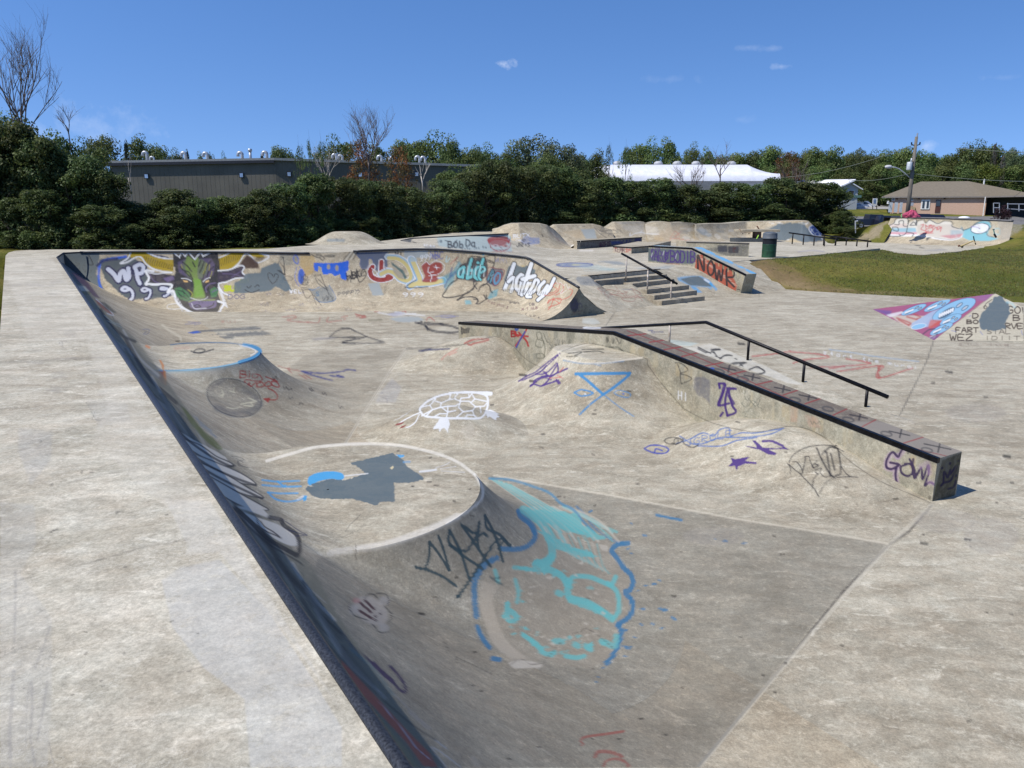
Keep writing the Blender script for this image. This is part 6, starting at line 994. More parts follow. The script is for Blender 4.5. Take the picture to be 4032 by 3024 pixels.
# ---------- banks and stairs between the two levels
BL, BR = G(2606, 1193), G(2776, 1173)
bank = empty('concrete_bank', (*G(2450, 1180)[:2], 0), 'sloping concrete bank with red scribble left of the stairs', 'skate bank')
swept('bank_surface', np.array([topA, topB, G(KS[0]+290/KS[2], KS[1]+1163/KS[2], .598), G(KS[0]+830/KS[2], KS[1]+1150/KS[2], .59), G(KS[0]+1095/KS[2], KS[1]+1305/KS[2], .30), G(KS[0]+1225/KS[2], KS[1]+1400/KS[2], .15)]), np.array([G(2385, 1238, -.003), G(2430, 1230, -.003), G(2480, 1220, -.003), G(2550, 1207, -.003), G(2590, 1199, -.003), G(2606, 1195, -.003)]), M_floor, 'G', bank, n=60, arc=False, k=.0012)
bank2 = empty('concrete_bank', (*G(2850, 1160)[:2], 0), 'sloping concrete bank with grey and blue patch between stairs and ledge', 'skate bank')
swept('bank_surface', np.array([topC+(topB-topC)*.06, topD, G(2870, 1033, ZP)]), np.array([G(2755, 1175, -.003), G(2850, 1170, -.003), G(2975, 1158, -.003)]), M_floor, 'G', bank2, n=60, arc=False, k=.0012, bulge=.3)
bank3 = empty('concrete_bank', (*G(3000, 1140)[:2], 0), 'narrow concrete bank between blue topped ledge and lawn', 'skate bank')
swept('bank_surface', np.array([G(2865, 1034, ZP), G(2948, 1025, ZP)]), np.array([G(2960, 1160, -.003), G(3100, 1137, -.003)]), M_floor, 'G', bank3, n=60, arc=False, k=.0012, bulge=.3)
st = empty('stairs', (*BL[:2], 0), 'six concrete steps with dark shaded risers down from the upper plaza', 'stairs')
M_step = concrete('step_concrete', col(168, 160, 146), col(205, 198, 182), painted=False, cracks=0)
stp = [((85, 1010), (1325, 890)), ((200, 1097), (1447, 982)), ((845, 1142), (1572, 1060)), ((1095, 1246), (1832, 1166)), ((1225, 1345), (1970, 1256)), ((1355, 1438), (2105, 1356))]
hd = (topC-topB)[:2]; hd = hd/np.hypot(*hd); hn = np.array([-hd[1], hd[0]])
for k_, (a, b) in enumerate(stp):
    z = ZP-.15*k_-(.004 if k_ == 0 else 0); pa = G(KS[0]+a[0]/KS[2], KS[1]+a[1]/KS[2], z)[:2]; pb = G(KS[0]+b[0]/KS[2], KS[1]+b[1]/KS[2], z)[:2]
    dep = 1.2 if k_ else .35
    MB().prism([tuple(pa), tuple(pb), tuple(pb+hn*dep), tuple(pa+hn*dep)], -.1, z+.004*(6-k_)).build('step', M_step, st, bevel=.01)
    if k_ == 0: MB().prism([tuple(pa-hn*.012), tuple(pb-hn*.012), tuple(pb+hn*.04), tuple(pa+hn*.04)], z-.035, z+.03).build('steel_nosing', M_black, st)
hr = empty('handrail', (*G(2640, 1194)[:2], 0), 'black stair handrail on three peeling posts', 'handrail')
pb = [G(2464.5, 1094, .78), G(2548.6, 1138, .47), G(2640, 1194.5, 0)]
vd = (pb[2]-pb[0])[:2]; vd /= np.hypot(*vd)
r0 = Lp(2447, 998, pb[0], vd); r1 = Lp(2667, 1118, pb[0], vd)
MB().tube([r0, r1], .038, 14).build('rail_tube', M_black, hr, True)
for p in pb:
    u = np.dot(p[:2]-r0[:2], vd)/np.dot(r1[:2]-r0[:2], vd); q = r0+(r1-r0)*u
    MB().tube([(*p[:2], p[2]-.1), (*p[:2], q[2])], .026, 10).build('rail_post', M_rust, hr, True)
# ---------- blue topped hubba ledge
hub = empty('hubba_ledge', (*G(2914, 1159)[:2], 0), 'sloping concrete ledge with light blue paint on top and red block letters', 'grind ledge')
H0 = G(2914, 1159)[:2]; HL = Lp(2711, 1048, H0, UD); HT0 = Lp(2937, 1080, H0+UN*.0, UD)
def hl(px, py, off=0.): return Lp(px, py, H0+UN*off, UD)
a0, a1, a2 = hl(2935, 1080), hl(2722, 976), hl(2554, 967.5)
w_ = .62
def hubgrid(off, sgn):
    s0, s1, s2 = [np.dot(p[:2]-H0, UD) for p in (a0, a1, a2)]
    sb2 = s2-1.1 if False else s2
    ss = np.linspace(0, 1, 260); n = 60; V = np.zeros((260, n, 3)); sl = s0+(s2-s0)*ss
    zt = np.interp(sl, [s0, s1, s2], [a0[2], a1[2], a2[2]])
    for j, v in enumerate(np.linspace(0, 1, n)):
        sj = sl+(1-v)*(0-s0)*(1-ss)**6*1.0; V[:, j, :2] = H0+UD*sj[:, None]+UN*off; V[:, j, 2] = -.02+(zt+.02)*v
    return V.reshape(-1, 3), n
VV, n = hubgrid(0, 1); i = np.arange(259)[:, None]*n+np.arange(n-1)[None]; F1_ = np.stack([i, i+1, i+n+1, i+n], -1).reshape(-1, 4)
VB, n = hubgrid(w_, 1); top_i = np.arange(260)*n+n-1
tf = []
for nm, V, F, ly in (('ledge_face', VV, F1_, 'B'), ('ledge_back', VB, F1_[:, ::-1], 'B')): mk(nm, V, F, M_ledge, hub, False, sample(ly, V)*(1 if nm == 'ledge_face' else np.array([1, 1, 1, 0])))
m = 24; T_ = np.zeros((260, m, 3))
for j, v in enumerate(np.linspace(0, 1, m)): T_[:, j] = VV[top_i]*(1-v)+VB[top_i]*v
T_ = T_.reshape(-1, 3); i = np.arange(259)[:, None]*m+np.arange(m-1)[None]; mk('ledge_top', T_, np.stack([i, i+1, i+m+1, i+m], -1).reshape(-1, 4), M_ledge, hub, False, sample('BT', T_))
for kk, nm in ((0, 'end_face'), (259, 'far_end')):
    n_ = n; E_ = np.zeros((m, n_, 3))
    for j, v in enumerate(np.linspace(0, 1, m)): E_[j] = VV[kk*n_:(kk+1)*n_]*(1-v)+VB[kk*n_:(kk+1)*n_]*v
    E_ = E_.reshape(-1, 3); i = np.arange(m-1)[:, None]*n_+np.arange(n_-1)[None]; F = np.stack([i, i+n_, i+n_+1, i+1], -1).reshape(-1, 4)
    mk(nm, E_, F if kk == 0 else F[:, ::-1], M_ledge, hub, False, sample('BE', E_))
mb = MB()
for p, q in ((a0, a1), (a1, a2)):
    o1 = -UN*.008; w = UN*.05; V = [(*(p[:2]+o1), p[2]-.06), (*(p[:2]+w), p[2]-.06), (*(p[:2]+w), p[2]+.007), (*(p[:2]+o1), p[2]+.007), (*(q[:2]+o1), q[2]-.06), (*(q[:2]+w), q[2]-.06), (*(q[:2]+w), q[2]+.007), (*(q[:2]+o1), q[2]+.007)]
    mb.add(V, [(0, 1, 2, 3), (7, 6, 5, 4), (0, 4, 5, 1), (1, 5, 6, 2), (2, 6, 7, 3), (3, 7, 4, 0)])
recalc(mb.build('steel_edge', M_black, hub))
# ---------- manual pads and ledges on the upper plaza
def block(name, label, base_px, h, lay, cat='grind ledge', back=None, edge=True, mat=None, lean=0):
    """base_px: pixels of the visible foot corners from left to right; extruded back by vector"""
    b = [G(*p, ZP)[:2] for p in base_px]; b2 = [p+np.array(back) for p in b][::-1]
    o = empty(name, (*b[0], ZP), label, cat); poly = [tuple(p) for p in b+b2]
    # subdivided faces so they can be painted
    for j in range(len(b)-1):
        p, q = b[j], b[j+1]; n1 = max(8, int(np.hypot(*(q-p))/.035)); n2 = 22; V = np.zeros((n1, n2, 3)); V[..., :2] = p+(q-p)*np.linspace(0, 1, n1)[:, None, None]; V[..., 2] = ZP-.02+(h+.02)*np.linspace(0, 1, n2)[None]
        V = V.reshape(-1, 3); i = np.arange(n1-1)[:, None]*n2+np.arange(n2-1)[None]; mk('front_face' if j == 0 else 'side_face', V, np.stack([i, i+n2, i+n2+1, i+1], -1).reshape(-1, 4), mat or M_ledge, o, False, sample(lay, V))
    sh = [tuple(np.array(p)+(np.mean(poly, 0)-np.array(p))*.004) for p in poly]
    MB().prism(sh, ZP-.02, ZP+h-.002).build('block_body', M_step, o)
    if edge:
        mb = MB()
        for j in range(len(b)-1):
            mb.tube([(*(b[j]), ZP+h-.03), (*(b[j+1]), ZP+h-.03)], .032, 6)
        mb.build('steel_edge', M_black, o)
    return o
block('low_ledge', 'long shaded ledge with dark blue and red tags and white sloped end', [(2272, 981), (2413, 984), (2527, 960)][0:1]+[(2527, 962)], .46, 'B', back=(-.15, 1.1))
pe = MB(); a_ = G(2249, 966, ZP); b_ = G(2270, 981, ZP); pe.add([(*a_[:2], ZP), (*b_[:2], ZP), (b_[0]+.25, b_[1]+.1, ZP+.46), (b_[0]+.1, b_[1]+1.1, ZP+.46), (b_[0]-.3, b_[1]+1.2, ZP)], [(0, 1, 2), (0, 2, 3, 4)])
e_ = empty('kicker_end', (*b_[:2], ZP), 'small white sloped concrete end piece of the shaded ledge', 'kicker'); pe.build('kicker_face', pmat('whitewash', col(225, 222, 214), .8), e_)
block('manual_pad', 'low concrete manual pad with red and white tag on its short end', [(2413, 993.5), (2486, 998.5), (2560, 992), (2737, 971)][0:3], .33, 'B', back=(2.2, 5.5))
block('manual_pad', 'dark faced concrete block behind the blue topped ledge', [(2700, 1003), (2947, 1011)], .66, 'B', back=(-.3, 1.0))
# ---------- litter bin
bc = G(3026, 1016, ZP-.03)
bn = empty('litter_bin', bc, 'green and black oil drum litter bin with grey domed lid', 'litter bin'); s_ = .325
M_green = pmat('green_drum', (.012, .06, .026), .42, .0, 6, .25, spec=.5); M_dk = pmat('black_drum', (.012, .014, .018), .5, 0, 6, .3)
def ringp(z0, z1, n=3):
    out = []
    for z in np.linspace(z0, z1, 40):
        b = sum(math.exp(-((z-q)/.012)**2) for q in (.02, .33, .61)); out.append((s_*(1+.035*b), z))
    return out
MB().lathe(bc, [(0, .0)]+ringp(0., .66), 40).build('drum', M_green, bn, True)
MB().lathe(bc, [(s_*1.002, .655)]+[(s_*(1+.0), z) for z in np.linspace(.66, .92, 6)], 40).build('drum_top_band', M_dk, bn, True)
MB().lathe(bc, [(s_*.98, .90), (s_*1.08, .90), (s_*1.09, .93), (s_*1.02, .945), (s_*1.01, 1.12), (s_*.98, 1.16), (s_*.75, 1.20), (s_*.3, 1.225), (0, 1.23)], 40).build('lid', pmat('grey_lid', col(100, 108, 118), .6), bn, True)
# ---------- far rails and steps on the right
def simple_rail(label, top, posts, zb):
    pts = [G(*b, z) for b, z in zip(posts, zb)]; d = (pts[-1]-pts[0])[:2]; d /= np.hypot(*d); t0 = Lp(*top[0], pts[0], d); t1 = Lp(*top[-1], pts[0], d)
    o = empty('grind_rail', pts[0], label, 'grind rail'); MB().tube([t0, t1], .045, 8).build('rail_tube', M_black, o, True)
    for p in pts:
        u = np.dot(p[:2]-t0[:2], d)/np.dot(t1[:2]-t0[:2], d); MB().tube([(*p[:2], p[2]-.1), (*p[:2], (t0+(t1-t0)*u)[2])], .04, 8).build('rail_post', M_black, o, True)
simple_rail('left of two far black rails beyond the litter bin', [(3107, 916.5), (3301, 943)], [(3119, 961), (3162, 964), (3204, 967), (3245, 970), (3288, 968)], [ZP]*5)
simple_rail('right of two far black rails sloping down towards the berm', [(3234, 925), (3431, 951)], [(3242, 966), (3290, 966), (3331, 966), (3373, 969), (3415, 972)], [ZP, ZP, ZP, ZP, ZP])
stp2 = empty('step_edge', G(3468, 980, ZP-.15), 'two small concrete steps at the right corner of the plaza', 'steps')
for k_ in range(2):
    a = G(3400+8*k_, 983+3*k_, ZP-.15*(k_+1)+.0); b = G(3483+15*k_, 985+6*k_, ZP-.15*(k_+1)); MB().prism([tuple(a[:2]), tuple(b[:2]), tuple(b[:2]+(-.2, 3.)), tuple(a[:2]+(-.2, 3.))], -.2, ZP-.15*(k_+1)).build('step', M_step, stp2)
# ---------- lower slab and the right-hand quarter pipe with the white and blue mural
ZM = .55
ml = [G(3250, 972, ZM), G(3380, 990, ZM), G(3480, 996, ZM), G(3560, 1006, ZM), G(3640, 1004, ZM), G(3760, 992, ZM), G(3872, 977, ZM), G(3902, 962, ZM)]
mfoot_px = [(3410, 953), (3560, 960), (3700, 966), (3800, 969), (3960, 973)]
mtop_px = [(3508, 857), (3600, 858), (3750, 862), (3870, 866), (3990, 871)]
mf = np.array([G(*p, ZM) for p in mfoot_px]); mt = np.array([Y(px, py, y) for (px, py), y in zip(mtop_px, mf[:, 1]+1.7)])
ms = patch('lower_slab', [tuple(p[:2]) for p in ml]+[tuple(p[:2]) for p in mf[::-1]+np.array([0, .3, 0])]+[tuple(G(3300, 950, ZM)[:2])], ZM, M_deck, 'G', h=2.7, drmax=.6, skirt=.4); tag(ms, kind='structure')
mq = empty('quarter_pipe', mf[2], 'right hand quarter pipe painted with white bubble letters and blue cloud', 'quarter pipe')
mf2 = resample(mf, n=60); mt2 = resample(mt, n=60); mf2[:, 2] -= .008
swept('transition', mt2, mf2, M_ramp, 'B', mq, n=60, k=.0011)
V = np.vstack([mt2, mt2+np.array([.2, 1.6, 0]), mt2+np.array([.2, 1.8, -1.5])]); i = np.arange(59); mk('deck', V, np.vstack([np.stack([i, i+1, i+61, i+60], 1), np.stack([i+60, i+61, i+121, i+120], 1)]), M_deck, mq, False)
MB().tube([(p[0], p[1]-.03, p[2]+.03) for p in mt2], .055, 8).build('coping', pmat('worn_steel', (.12, .12, .13), .5, .5), mq, True)
# ---------- pyramid on the right edge
py_ = empty('pyramid', (*G(3740, 1330)[:2], 0), 'concrete pyramid with blue cartoon faces on one side and black words on the other', 'skate pyramid')
A_, B_, Cc = G(3432, 1218, -.004), G(3676, 1342, -.004), G(4330, 1362, -.004)
ap_ = Lp(3920, 1156, (A_+B_)[:2]/2, (np.array([3.4, 2.2])/math.hypot(3.4, 2.2))); 
apx = Y(3920, 1156, (A_[1]+B_[1])/2+2.4); D_ = np.array([apx[0]+3.2, apx[1]+2.2, -.004]); Dl = np.array([apx[0]-1.2, apx[1]+3.5, -.004])
def trigrid(name, P, Q, R_, n, lay):
    V = []; idx = {}; F = []
    for i in range(n+1):
        for j in range(n+1-i):
            idx[i, j] = len(V); V.append(P+(Q-P)*i/n+(R_-P)*j/n)
    for i in range(n):
        for j in range(n-i):
            F.append((idx[i, j], idx[i+1, j], idx[i, j+1]))
            if j < n-i-1: F.append((idx[i+1, j], idx[i+1, j+1], idx[i, j+1]))
    V = np.array(V); o = mk(name, V, np.array(F), M_ledge, py_, False, sample(lay, V)); return recalc(o)
trigrid('left_face', A_, B_, apx, 170, 'Y1'); trigrid('front_face', B_, Cc, apx, 230, 'Y2')
D_ = G(3990, 1192, -.004); MB().add([A_, apx, Cc, D_], [(1, 0, 3), (1, 3, 2)]).build('back_faces', M_ledge, py_)
# ================================================================ terrain, road
def ordw(n):
    a = ['zeroth', 'first', 'second', 'third', 'fourth', 'fifth', 'sixth', 'seventh', 'eighth', 'ninth', 'tenth', 'eleventh', 'twelfth', 'thirteenth', 'fourteenth', 'fifteenth', 'sixteenth', 'seventeenth', 'eighteenth', 'nineteenth']
    if n < 20: return a[n]
    t = {2: ('twentieth', 'twenty'), 3: ('thirtieth', 'thirty'), 4: ('fortieth', 'forty'), 5: ('fiftieth', 'fifty')}[n//10]
    return t[0] if n % 10 == 0 else t[1]+'-'+a[n % 10]
cpts = []
def cp(p, z=None): cpts.append((p[0], p[1], p[2] if z is None else z))
for p in lawn_low: cp((*p, 0.0))
for p in ((2950, 1030), (3000, 1023), (3070, 1018), (3140, 1011), (3220, 1004), (3300, 996), (3380, 988), (3465, 979)): cp(G(*p, .88))
for p in ml[1:]: cp(p, .53)
for p in ((3000, 1060, .62), (3050, 1090, .38), (3085, 1120, .1)): cp(G(*p))
for p in ((3905, 951, 56), (3945, 921, 57), (3978, 899, 58), (4040, 888, 59), (4200, 875, 60), (4400, 900, 50), (3880, 972, 53.5), (3900, 985, 50), (4030, 930, 52), (3960, 960, 51)): cp(Y(*p))
for p in ((3460, 935, 61), (3430, 945, 60.5), (3390, 947, 60.5), (3340, 944, 60), (3290, 940, 59.6), (3240, 945, 58.5)): cp(Y(*p))
for p in ((3600, 872, 66), (3750, 874, 66), (3900, 880, 65), (3600, 900, 63.5), (3750, 900, 63.5), (3480, 925, 66), (3400, 920, 67), (3320, 915, 68)): cp(Y(*p))
for px in (3150, 3300, 3450, 3650, 3850, 4100, 4400):
    for y, z in ((70, 1.0), (78, .7), (90, .35), (97, .3), (104, .38), (108, .9), (112, 1.3), (120, 1.76), (130, 2.12), (142, 2.7), (165, 3.3), (200, 4.3), (260, 5)): cp(((px-CX)/F_*y*1.0, y, z))
for x in (-160, -100, -60, -30, -10, 10, 30):
    for y, z in ((36 if x < -10 else 62, 1.5), (70, 1.4), (110, 1.6), (180, 2.5), (260, 4)): cp((x, y, z))
for x, y, z in ((-22, 30, 1.65), (-18, 20, 1.7), (-12, 8, 1.7), (-9, 0, 1.7), (-30, 10, 1.6), (-14, 33, 1.55), (-6, 36, 1.5), (-1, 46, 1.4), (5, 62, 1.2), (15, 66, 1.), (25, 66, .9), (14, 2, 0), (16, 12, .1), (30, 10, .4), (24, 20, .3), (40, 30, 1.2), (60, 60, 2), (60, 20, 1), (120, 60, 2.5), (150, 130, 2.2)): cp((x, y, z))
cpts = np.array(cpts)
def tz(x, y):
    x = np.asarray(x, float); y = np.asarray(y, float); sh = x.shape; x = x.ravel(); y = y.ravel(); out = np.zeros(len(x))
    for i in range(0, len(x), 20000):
        d2 = (x[i:i+20000, None]-cpts[None, :, 0])**2+(y[i:i+20000, None]-cpts[None, :, 1])**2
        w = 1/(d2+.15+.0004*(y[i:i+20000, None])**2)**2; out[i:i+20000] = (w*cpts[None, :, 2]).sum(1)/w.sum(1)
    return out.reshape(sh)
Fp('D', KR, '410,590 600,600 900,700 1100,830 1250,880 1500,940 1900,1000 1800,1010 1400,980 1100,920 850,920 700,860 560,760 450,680 330,620', col(150, 128, 95), .75, 10, rough=10)
Fp('D', K0, '2960,1050 3010,1080 3080,1125 3130,1142 3250,1152 3320,1158 3300,1140 3200,1120 3120,1085 3060,1060 3010,1045', col(158, 136, 104), .85, 8, rough=8)
Fp('D', K0, '2900,1025 3010,1022 3060,1050 3030,1070 2960,1050', col(150, 128, 98), .7, 8, rough=6)
for x, y, a, b in ((3200, 1165, 60, 6), (3330, 1140, 40, 4), (3480, 1152, 90, 5), (3700, 1172, 80, 6), (3900, 1180, 90, 5), (3110, 1120, 60, 14), (3180, 1135, 40, 8)): El('D', K0, x, y, a, b, 4, col(175, 155, 118), .6, fill=True, soft=6)
Fp('D', KD, '-120,560 0,480 160,400 330,325 360,300 230,520 60,600 -60,590', col(172, 160, 138), .97, 8, rough=8); Fp('D', KD, '1880,330 2212,320 2212,430 2080,480 1980,560 1880,580', col(168, 162, 150), .85, 10, rough=8)
xs = np.r_[np.linspace(-420, -40, 36), np.arange(-38, 6, 1.0), np.arange(6, 48, .3), np.linspace(49, 160, 90), np.linspace(165, 620, 40)]
ys = np.r_[np.linspace(-60, -2, 10), np.arange(0, 24, 1.), np.arange(24, 68, .3), np.arange(68, 150, 1.2), np.linspace(152, 330, 50), np.linspace(350, 1500, 16)]
Xg, Yg_ = np.meshgrid(xs, ys); Zg = tz(Xg, Yg_)+.03*np.sin(Xg*1.3+Yg_)*np.sin(Yg_*.9)*(Yg_ > 20)*(Yg_ < 60)*(Xg > 11)
def inset(poly):
    return np.array(poly)
for poly, zs in (([tuple(cline(-6)-NL*.55), tuple(cline(27)-NL*.55), tuple(cline(27)+NL*3), tuple(cline(-6)+NL*3)], -.5), (dk, ZQ-.45), (ud, ZQ-.5), (fp, -.45), (pz, .3), ([tuple(p[:2]) for p in ml]+[tuple(p[:2]) for p in mf[::-1]]+[tuple(G(3300, 950, ZM)[:2])], .1), ([(-15.6, 26.4)]+[tuple(p[:2]) for p in ft]+[tuple(p[:2]) for p in fw[::-1]], -.5)):
    m_ = inpoly(Xg, Yg_, np.array([tuple(q)[:2] for q in poly])); Zg[m_] = np.minimum(Zg[m_], zs)
# under the mural ramp and behind its foot keep the ground below the concrete
m_ = inpoly(Xg, Yg_, np.vstack([mf[:, :2], mt[::-1, :2]+np.array([0, .4])])); Zg[m_] = .1
m_ = (Xg > -2) & (Xg < 30) & (Yg_ > 38) & (Yg_ < 60) & inpoly(Xg, Yg_, np.array([tuple(G(1950, 990, ZP)[:2]), tuple(G(3244, 952, ZP)[:2]), (21.5, 58), (2, 60), (-3, 47)])); Zg[m_] = np.minimum(Zg[m_], .4)
nx = len(xs); i = np.arange(len(ys)-1)[:, None]*nx+np.arange(nx-1)[None]; V = np.stack([Xg, Yg_, Zg], -1).reshape(-1, 3)
def ground_mat():
    m = bpy.data.materials.new('lawn'); m.use_nodes = True; N = m.node_tree.nodes; L = m.node_tree.links; b = N['Principled BSDF']; b.inputs['Roughness'].default_value = .95; b.inputs['Specular IOR Level'].default_value = .1
    g = N.new('ShaderNodeNewGeometry')
    def noise(sc, det=6, ro=.6, st=None):
        n = N.new('ShaderNodeTexNoise'); n.inputs['Scale'].default_value = sc; n.inputs['Detail'].default_value = det; n.inputs['Roughness'].default_value = ro; src = g.outputs['Position']
        if st: mp = N.new('ShaderNodeMapping'); mp.inputs['Scale'].default_value = st; L.new(src, mp.inputs[0]); src = mp.outputs[0]
        L.new(src, n.inputs['Vector']); return n.outputs['Fac']
    def ramp(f, st):
        r = N.new('ShaderNodeValToRGB'); e = r.color_ramp.elements
        while len(e) < len(st): e.new(.5)
        for q, (p, c) in zip(e, st): q.position = p; q.color = (*c, 1)
        L.new(f, r.inputs[0]); return r.outputs[0]
    def mix(k, f, a, c):
        x = N.new('ShaderNodeMix'); x.data_type = 'RGBA'; x.blend_type = k
        if np.isscalar(f): x.inputs[0].default_value = f
        else: L.new(f, x.inputs[0])
        for s, v in ((6, a), (7, c)):
            if isinstance(v, tuple): x.inputs[s].default_value = (*v, 1)
            else: L.new(v, x.inputs[s])
        return x.outputs[2]
    c = ramp(noise(.22, 5), [(.3, col(92, 102, 48)), (.5, col(117, 120, 58)), (.68, col(146, 136, 80))])
    c = mix('MULTIPLY', .85, c, ramp(noise(1.6, 8, .7), [(.3, (.62, .66, .55)), (.7, (1.2, 1.18, 1.1))]))
    c = mix('MULTIPLY', .9, c, ramp(noise(12, 6, .8), [(.3, (.5, .55, .45)), (.7, (1.35, 1.3, 1.2))]))
    dm = ramp(noise(1.1, 9, .75), [(.60, (0, 0, 0)), (.74, (.8, .8, .8))]); c = mix('MIX', dm, c, col(158, 138, 92))
    a = N.new('ShaderNodeAttribute'); a.attribute_name = 'paint'
    bare = mix('MULTIPLY', .8, a.outputs['Color'], ramp(noise(9, 8, .75), [(.3, (.55, .52, .48)), (.7, (1.2, 1.2, 1.15))]))
    gate = ramp(noise(3.5, 9, .8), [(.36, (0, 0, 0)), (.52, (1, 1, 1))]); mm = N.new('ShaderNodeMath'); mm.operation = 'MULTIPLY_ADD'; mm.use_clamp = True
    m2 = N.new('ShaderNodeMath'); m2.operation = 'MULTIPLY'; L.new(a.outputs['Alpha'], m2.inputs[0]); L.new(gate, m2.inputs[1])
    m3 = N.new('ShaderNodeMath'); m3.operation = 'POWER'; L.new(a.outputs['Alpha'], m3.inputs[0]); m3.inputs[1].default_value = 6
    m4 = N.new('ShaderNodeMath'); m4.operation = 'MAXIMUM'; L.new(m2.outputs[0], m4.inputs[0]); L.new(m3.outputs[0], m4.inputs[1])
    c = mix('MIX', m4.outputs[0], c, bare); L.new(c, b.inputs['Base Color'])
    bp = N.new('ShaderNodeBump'); bp.inputs['Strength'].default_value = .9; bp.inputs['Distance'].default_value = .06; L.new(noise(26, 5, .8), bp.inputs['Height']); L.new(bp.outputs[0], b.inputs['Normal']); return m
M_lawn = ground_mat()
gr_ = mk('ground', V, np.stack([i, i+1, i+nx+1, i+nx], -1).reshape(-1, 4), M_lawn, None, True, sample('D', V)); tag(gr_, kind='structure')
def hill(name, ridge, foot, back):
    r_, f_, b_ = [resample(np.array(q), n=90) for q in (ridge, foot, back)]; rows = []
    for t in np.linspace(0, 1, 26): rows.append(f_+(r_-f_)*np.array([t, t, t*t*(3-2*t)*.5+t*.5]))
    for t in np.linspace(0, 1, 18)[1:]: rows.append(r_+(b_-r_)*np.array([t, t, t*t*(3-2*t)]))
    V = np.array(rows); j = np.sin(V[..., 0]*2.1+V[..., 1]*1.3)*.03+np.sin(V[..., 0]*5.3)*.015; V[1:-1, :, 2] += j[1:-1]; V = V.reshape(-1, 3); i = np.arange(len(rows)-1)[:, None]*90+np.arange(89)[None]
    return tag(mk(name, V, np.stack([i, i+1, i+91, i+90], -1).reshape(-1, 4), M_lawn, None, True, sample('D', V)), kind='structure')
rd_ = [Y(3540, 862, 63.2), Y(3490, 872, 63), Y(3440, 885, 62.6), Y(3395, 897, 62.4), Y(3350, 911, 62), Y(3300, 924, 61.6), Y(3250, 936, 61)]
hill('hill', rd_, [G(3475, 958, ZM-.02), G(3440, 957, ZM-.02), G(3395, 953, ZM-.02), G(3370, 951, ZM-.02), G(3345, 949, ZM), G(3310, 947, ZM), G(3275, 945, ZM+.1), G(3244, 944, ZM+.2)], [(q[0]+.6, q[1]+4.5, .3) for q in rd_])
# short grass over the near lawn
n = 150000; gx = rng.uniform(8, 40, n); gy = 28.3+22*rng.uniform(0, 1, n)**1.3; keep = (gx < gy*.78); jx, jy = gx+rng.normal(0, .07, n), gy+rng.normal(0, .07, n)
for poly in (fp, pz, [tuple(p[:2]) for p in ml]+[tuple(p[:2]) for p in mf[::-1]]+[tuple(G(3300, 950, ZM)[:2])]): keep &= ~inpoly(jx, jy, np.array([tuple(q)[:2] for q in poly]))
keep &= ~inpoly(jx, jy, np.vstack([G(2948, 1025, ZP)[:2], G(3100, 1137)[:2], G(2900, 1160)[:2], G(2800, 1040, ZP)[:2]]))
gx, gy = gx[keep], gy[keep]; gz = tz(gx, gy)+.03*np.sin(gx*1.3+gy)*np.sin(gy*.9)*(gx > 11); P0 = np.stack([gx, gy, gz-.01], 1)
dsm = sample('D', P0)[:, 3]; k_ = rng.uniform(0, 1, len(P0)) > dsm*.95; P0 = P0[k_]; n = len(P0)
a = rng.uniform(0, math.pi, n); w = rng.uniform(.012, .03, n); h = rng.uniform(.02, .06, n); d = np.stack([np.cos(a)*w, np.sin(a)*w, 0*a], 1)
tip = P0+np.stack([rng.normal(0, .02, n), rng.normal(0, .02, n), h], 1); V = np.stack([P0-d, P0+d, tip], 1).reshape(-1, 3)
def leafmat(name, base, trans=.35, var=.35, rough=.6):
    m = bpy.data.materials.new(name); m.use_nodes = True; N = m.node_tree.nodes; L = m.node_tree.links; b = N['Principled BSDF']
    b.inputs['Roughness'].default_value = rough; b.inputs['Specular IOR Level'].default_value = .3
    a = N.new('ShaderNodeAttribute'); a.attribute_name = 'tint'; oi = N.new('ShaderNodeObjectInfo')
    hs = N.new('ShaderNodeHueSaturation'); mr = N.new('ShaderNodeMapRange'); mr.inputs['To Min'].default_value = .475; mr.inputs['To Max'].default_value = .515; L.new(oi.outputs['Random'], mr.inputs[0]); L.new(mr.outputs[0], hs.inputs['Hue'])
    mr2 = N.new('ShaderNodeMapRange'); mr2.inputs['To Min'].default_value = .75; mr2.inputs['To Max'].default_value = 1.25; L.new(oi.outputs['Random'], mr2.inputs[0]); L.new(mr2.outputs[0], hs.inputs['Value'])
    mx = N.new('ShaderNodeMix'); mx.data_type = 'RGBA'; mx.blend_type = 'MULTIPLY'; mx.inputs[0].default_value = 1; L.new(a.outputs['Color'], mx.inputs[6]); mx.inputs[7].default_value = (*base, 1)
    L.new(mx.outputs[2], hs.inputs['Color']); L.new(hs.outputs[0], b.inputs['Base Color'])
    t = N.new('ShaderNodeBsdfTranslucent'); L.new(hs.outputs[0], t.inputs[0]); ms = N.new('ShaderNodeMixShader'); ms.inputs[0].default_value = trans
    L.new(b.outputs[0], ms.inputs[1]); L.new(t.outputs[0], ms.inputs[2]); L.new(ms.outputs[0], N['Material Output'].inputs[0]); return m
M_blade = leafmat('grass_blade', (.125, .135, .048), .3)
tint = np.repeat(np.stack([rng.uniform(.7, 1.4, n), rng.uniform(.75, 1.2, n), rng.uniform(.6, 1.2, n), np.ones(n)], 1), 3, 0)
tag(mk('grass', V, np.arange(3*n).reshape(-1, 3), M_blade, None, False, None, loc=(20, 35, 0.3), col=tint), 'short olive green mown grass over the lawn beside the lower plaza', 'grass', kind='stuff')
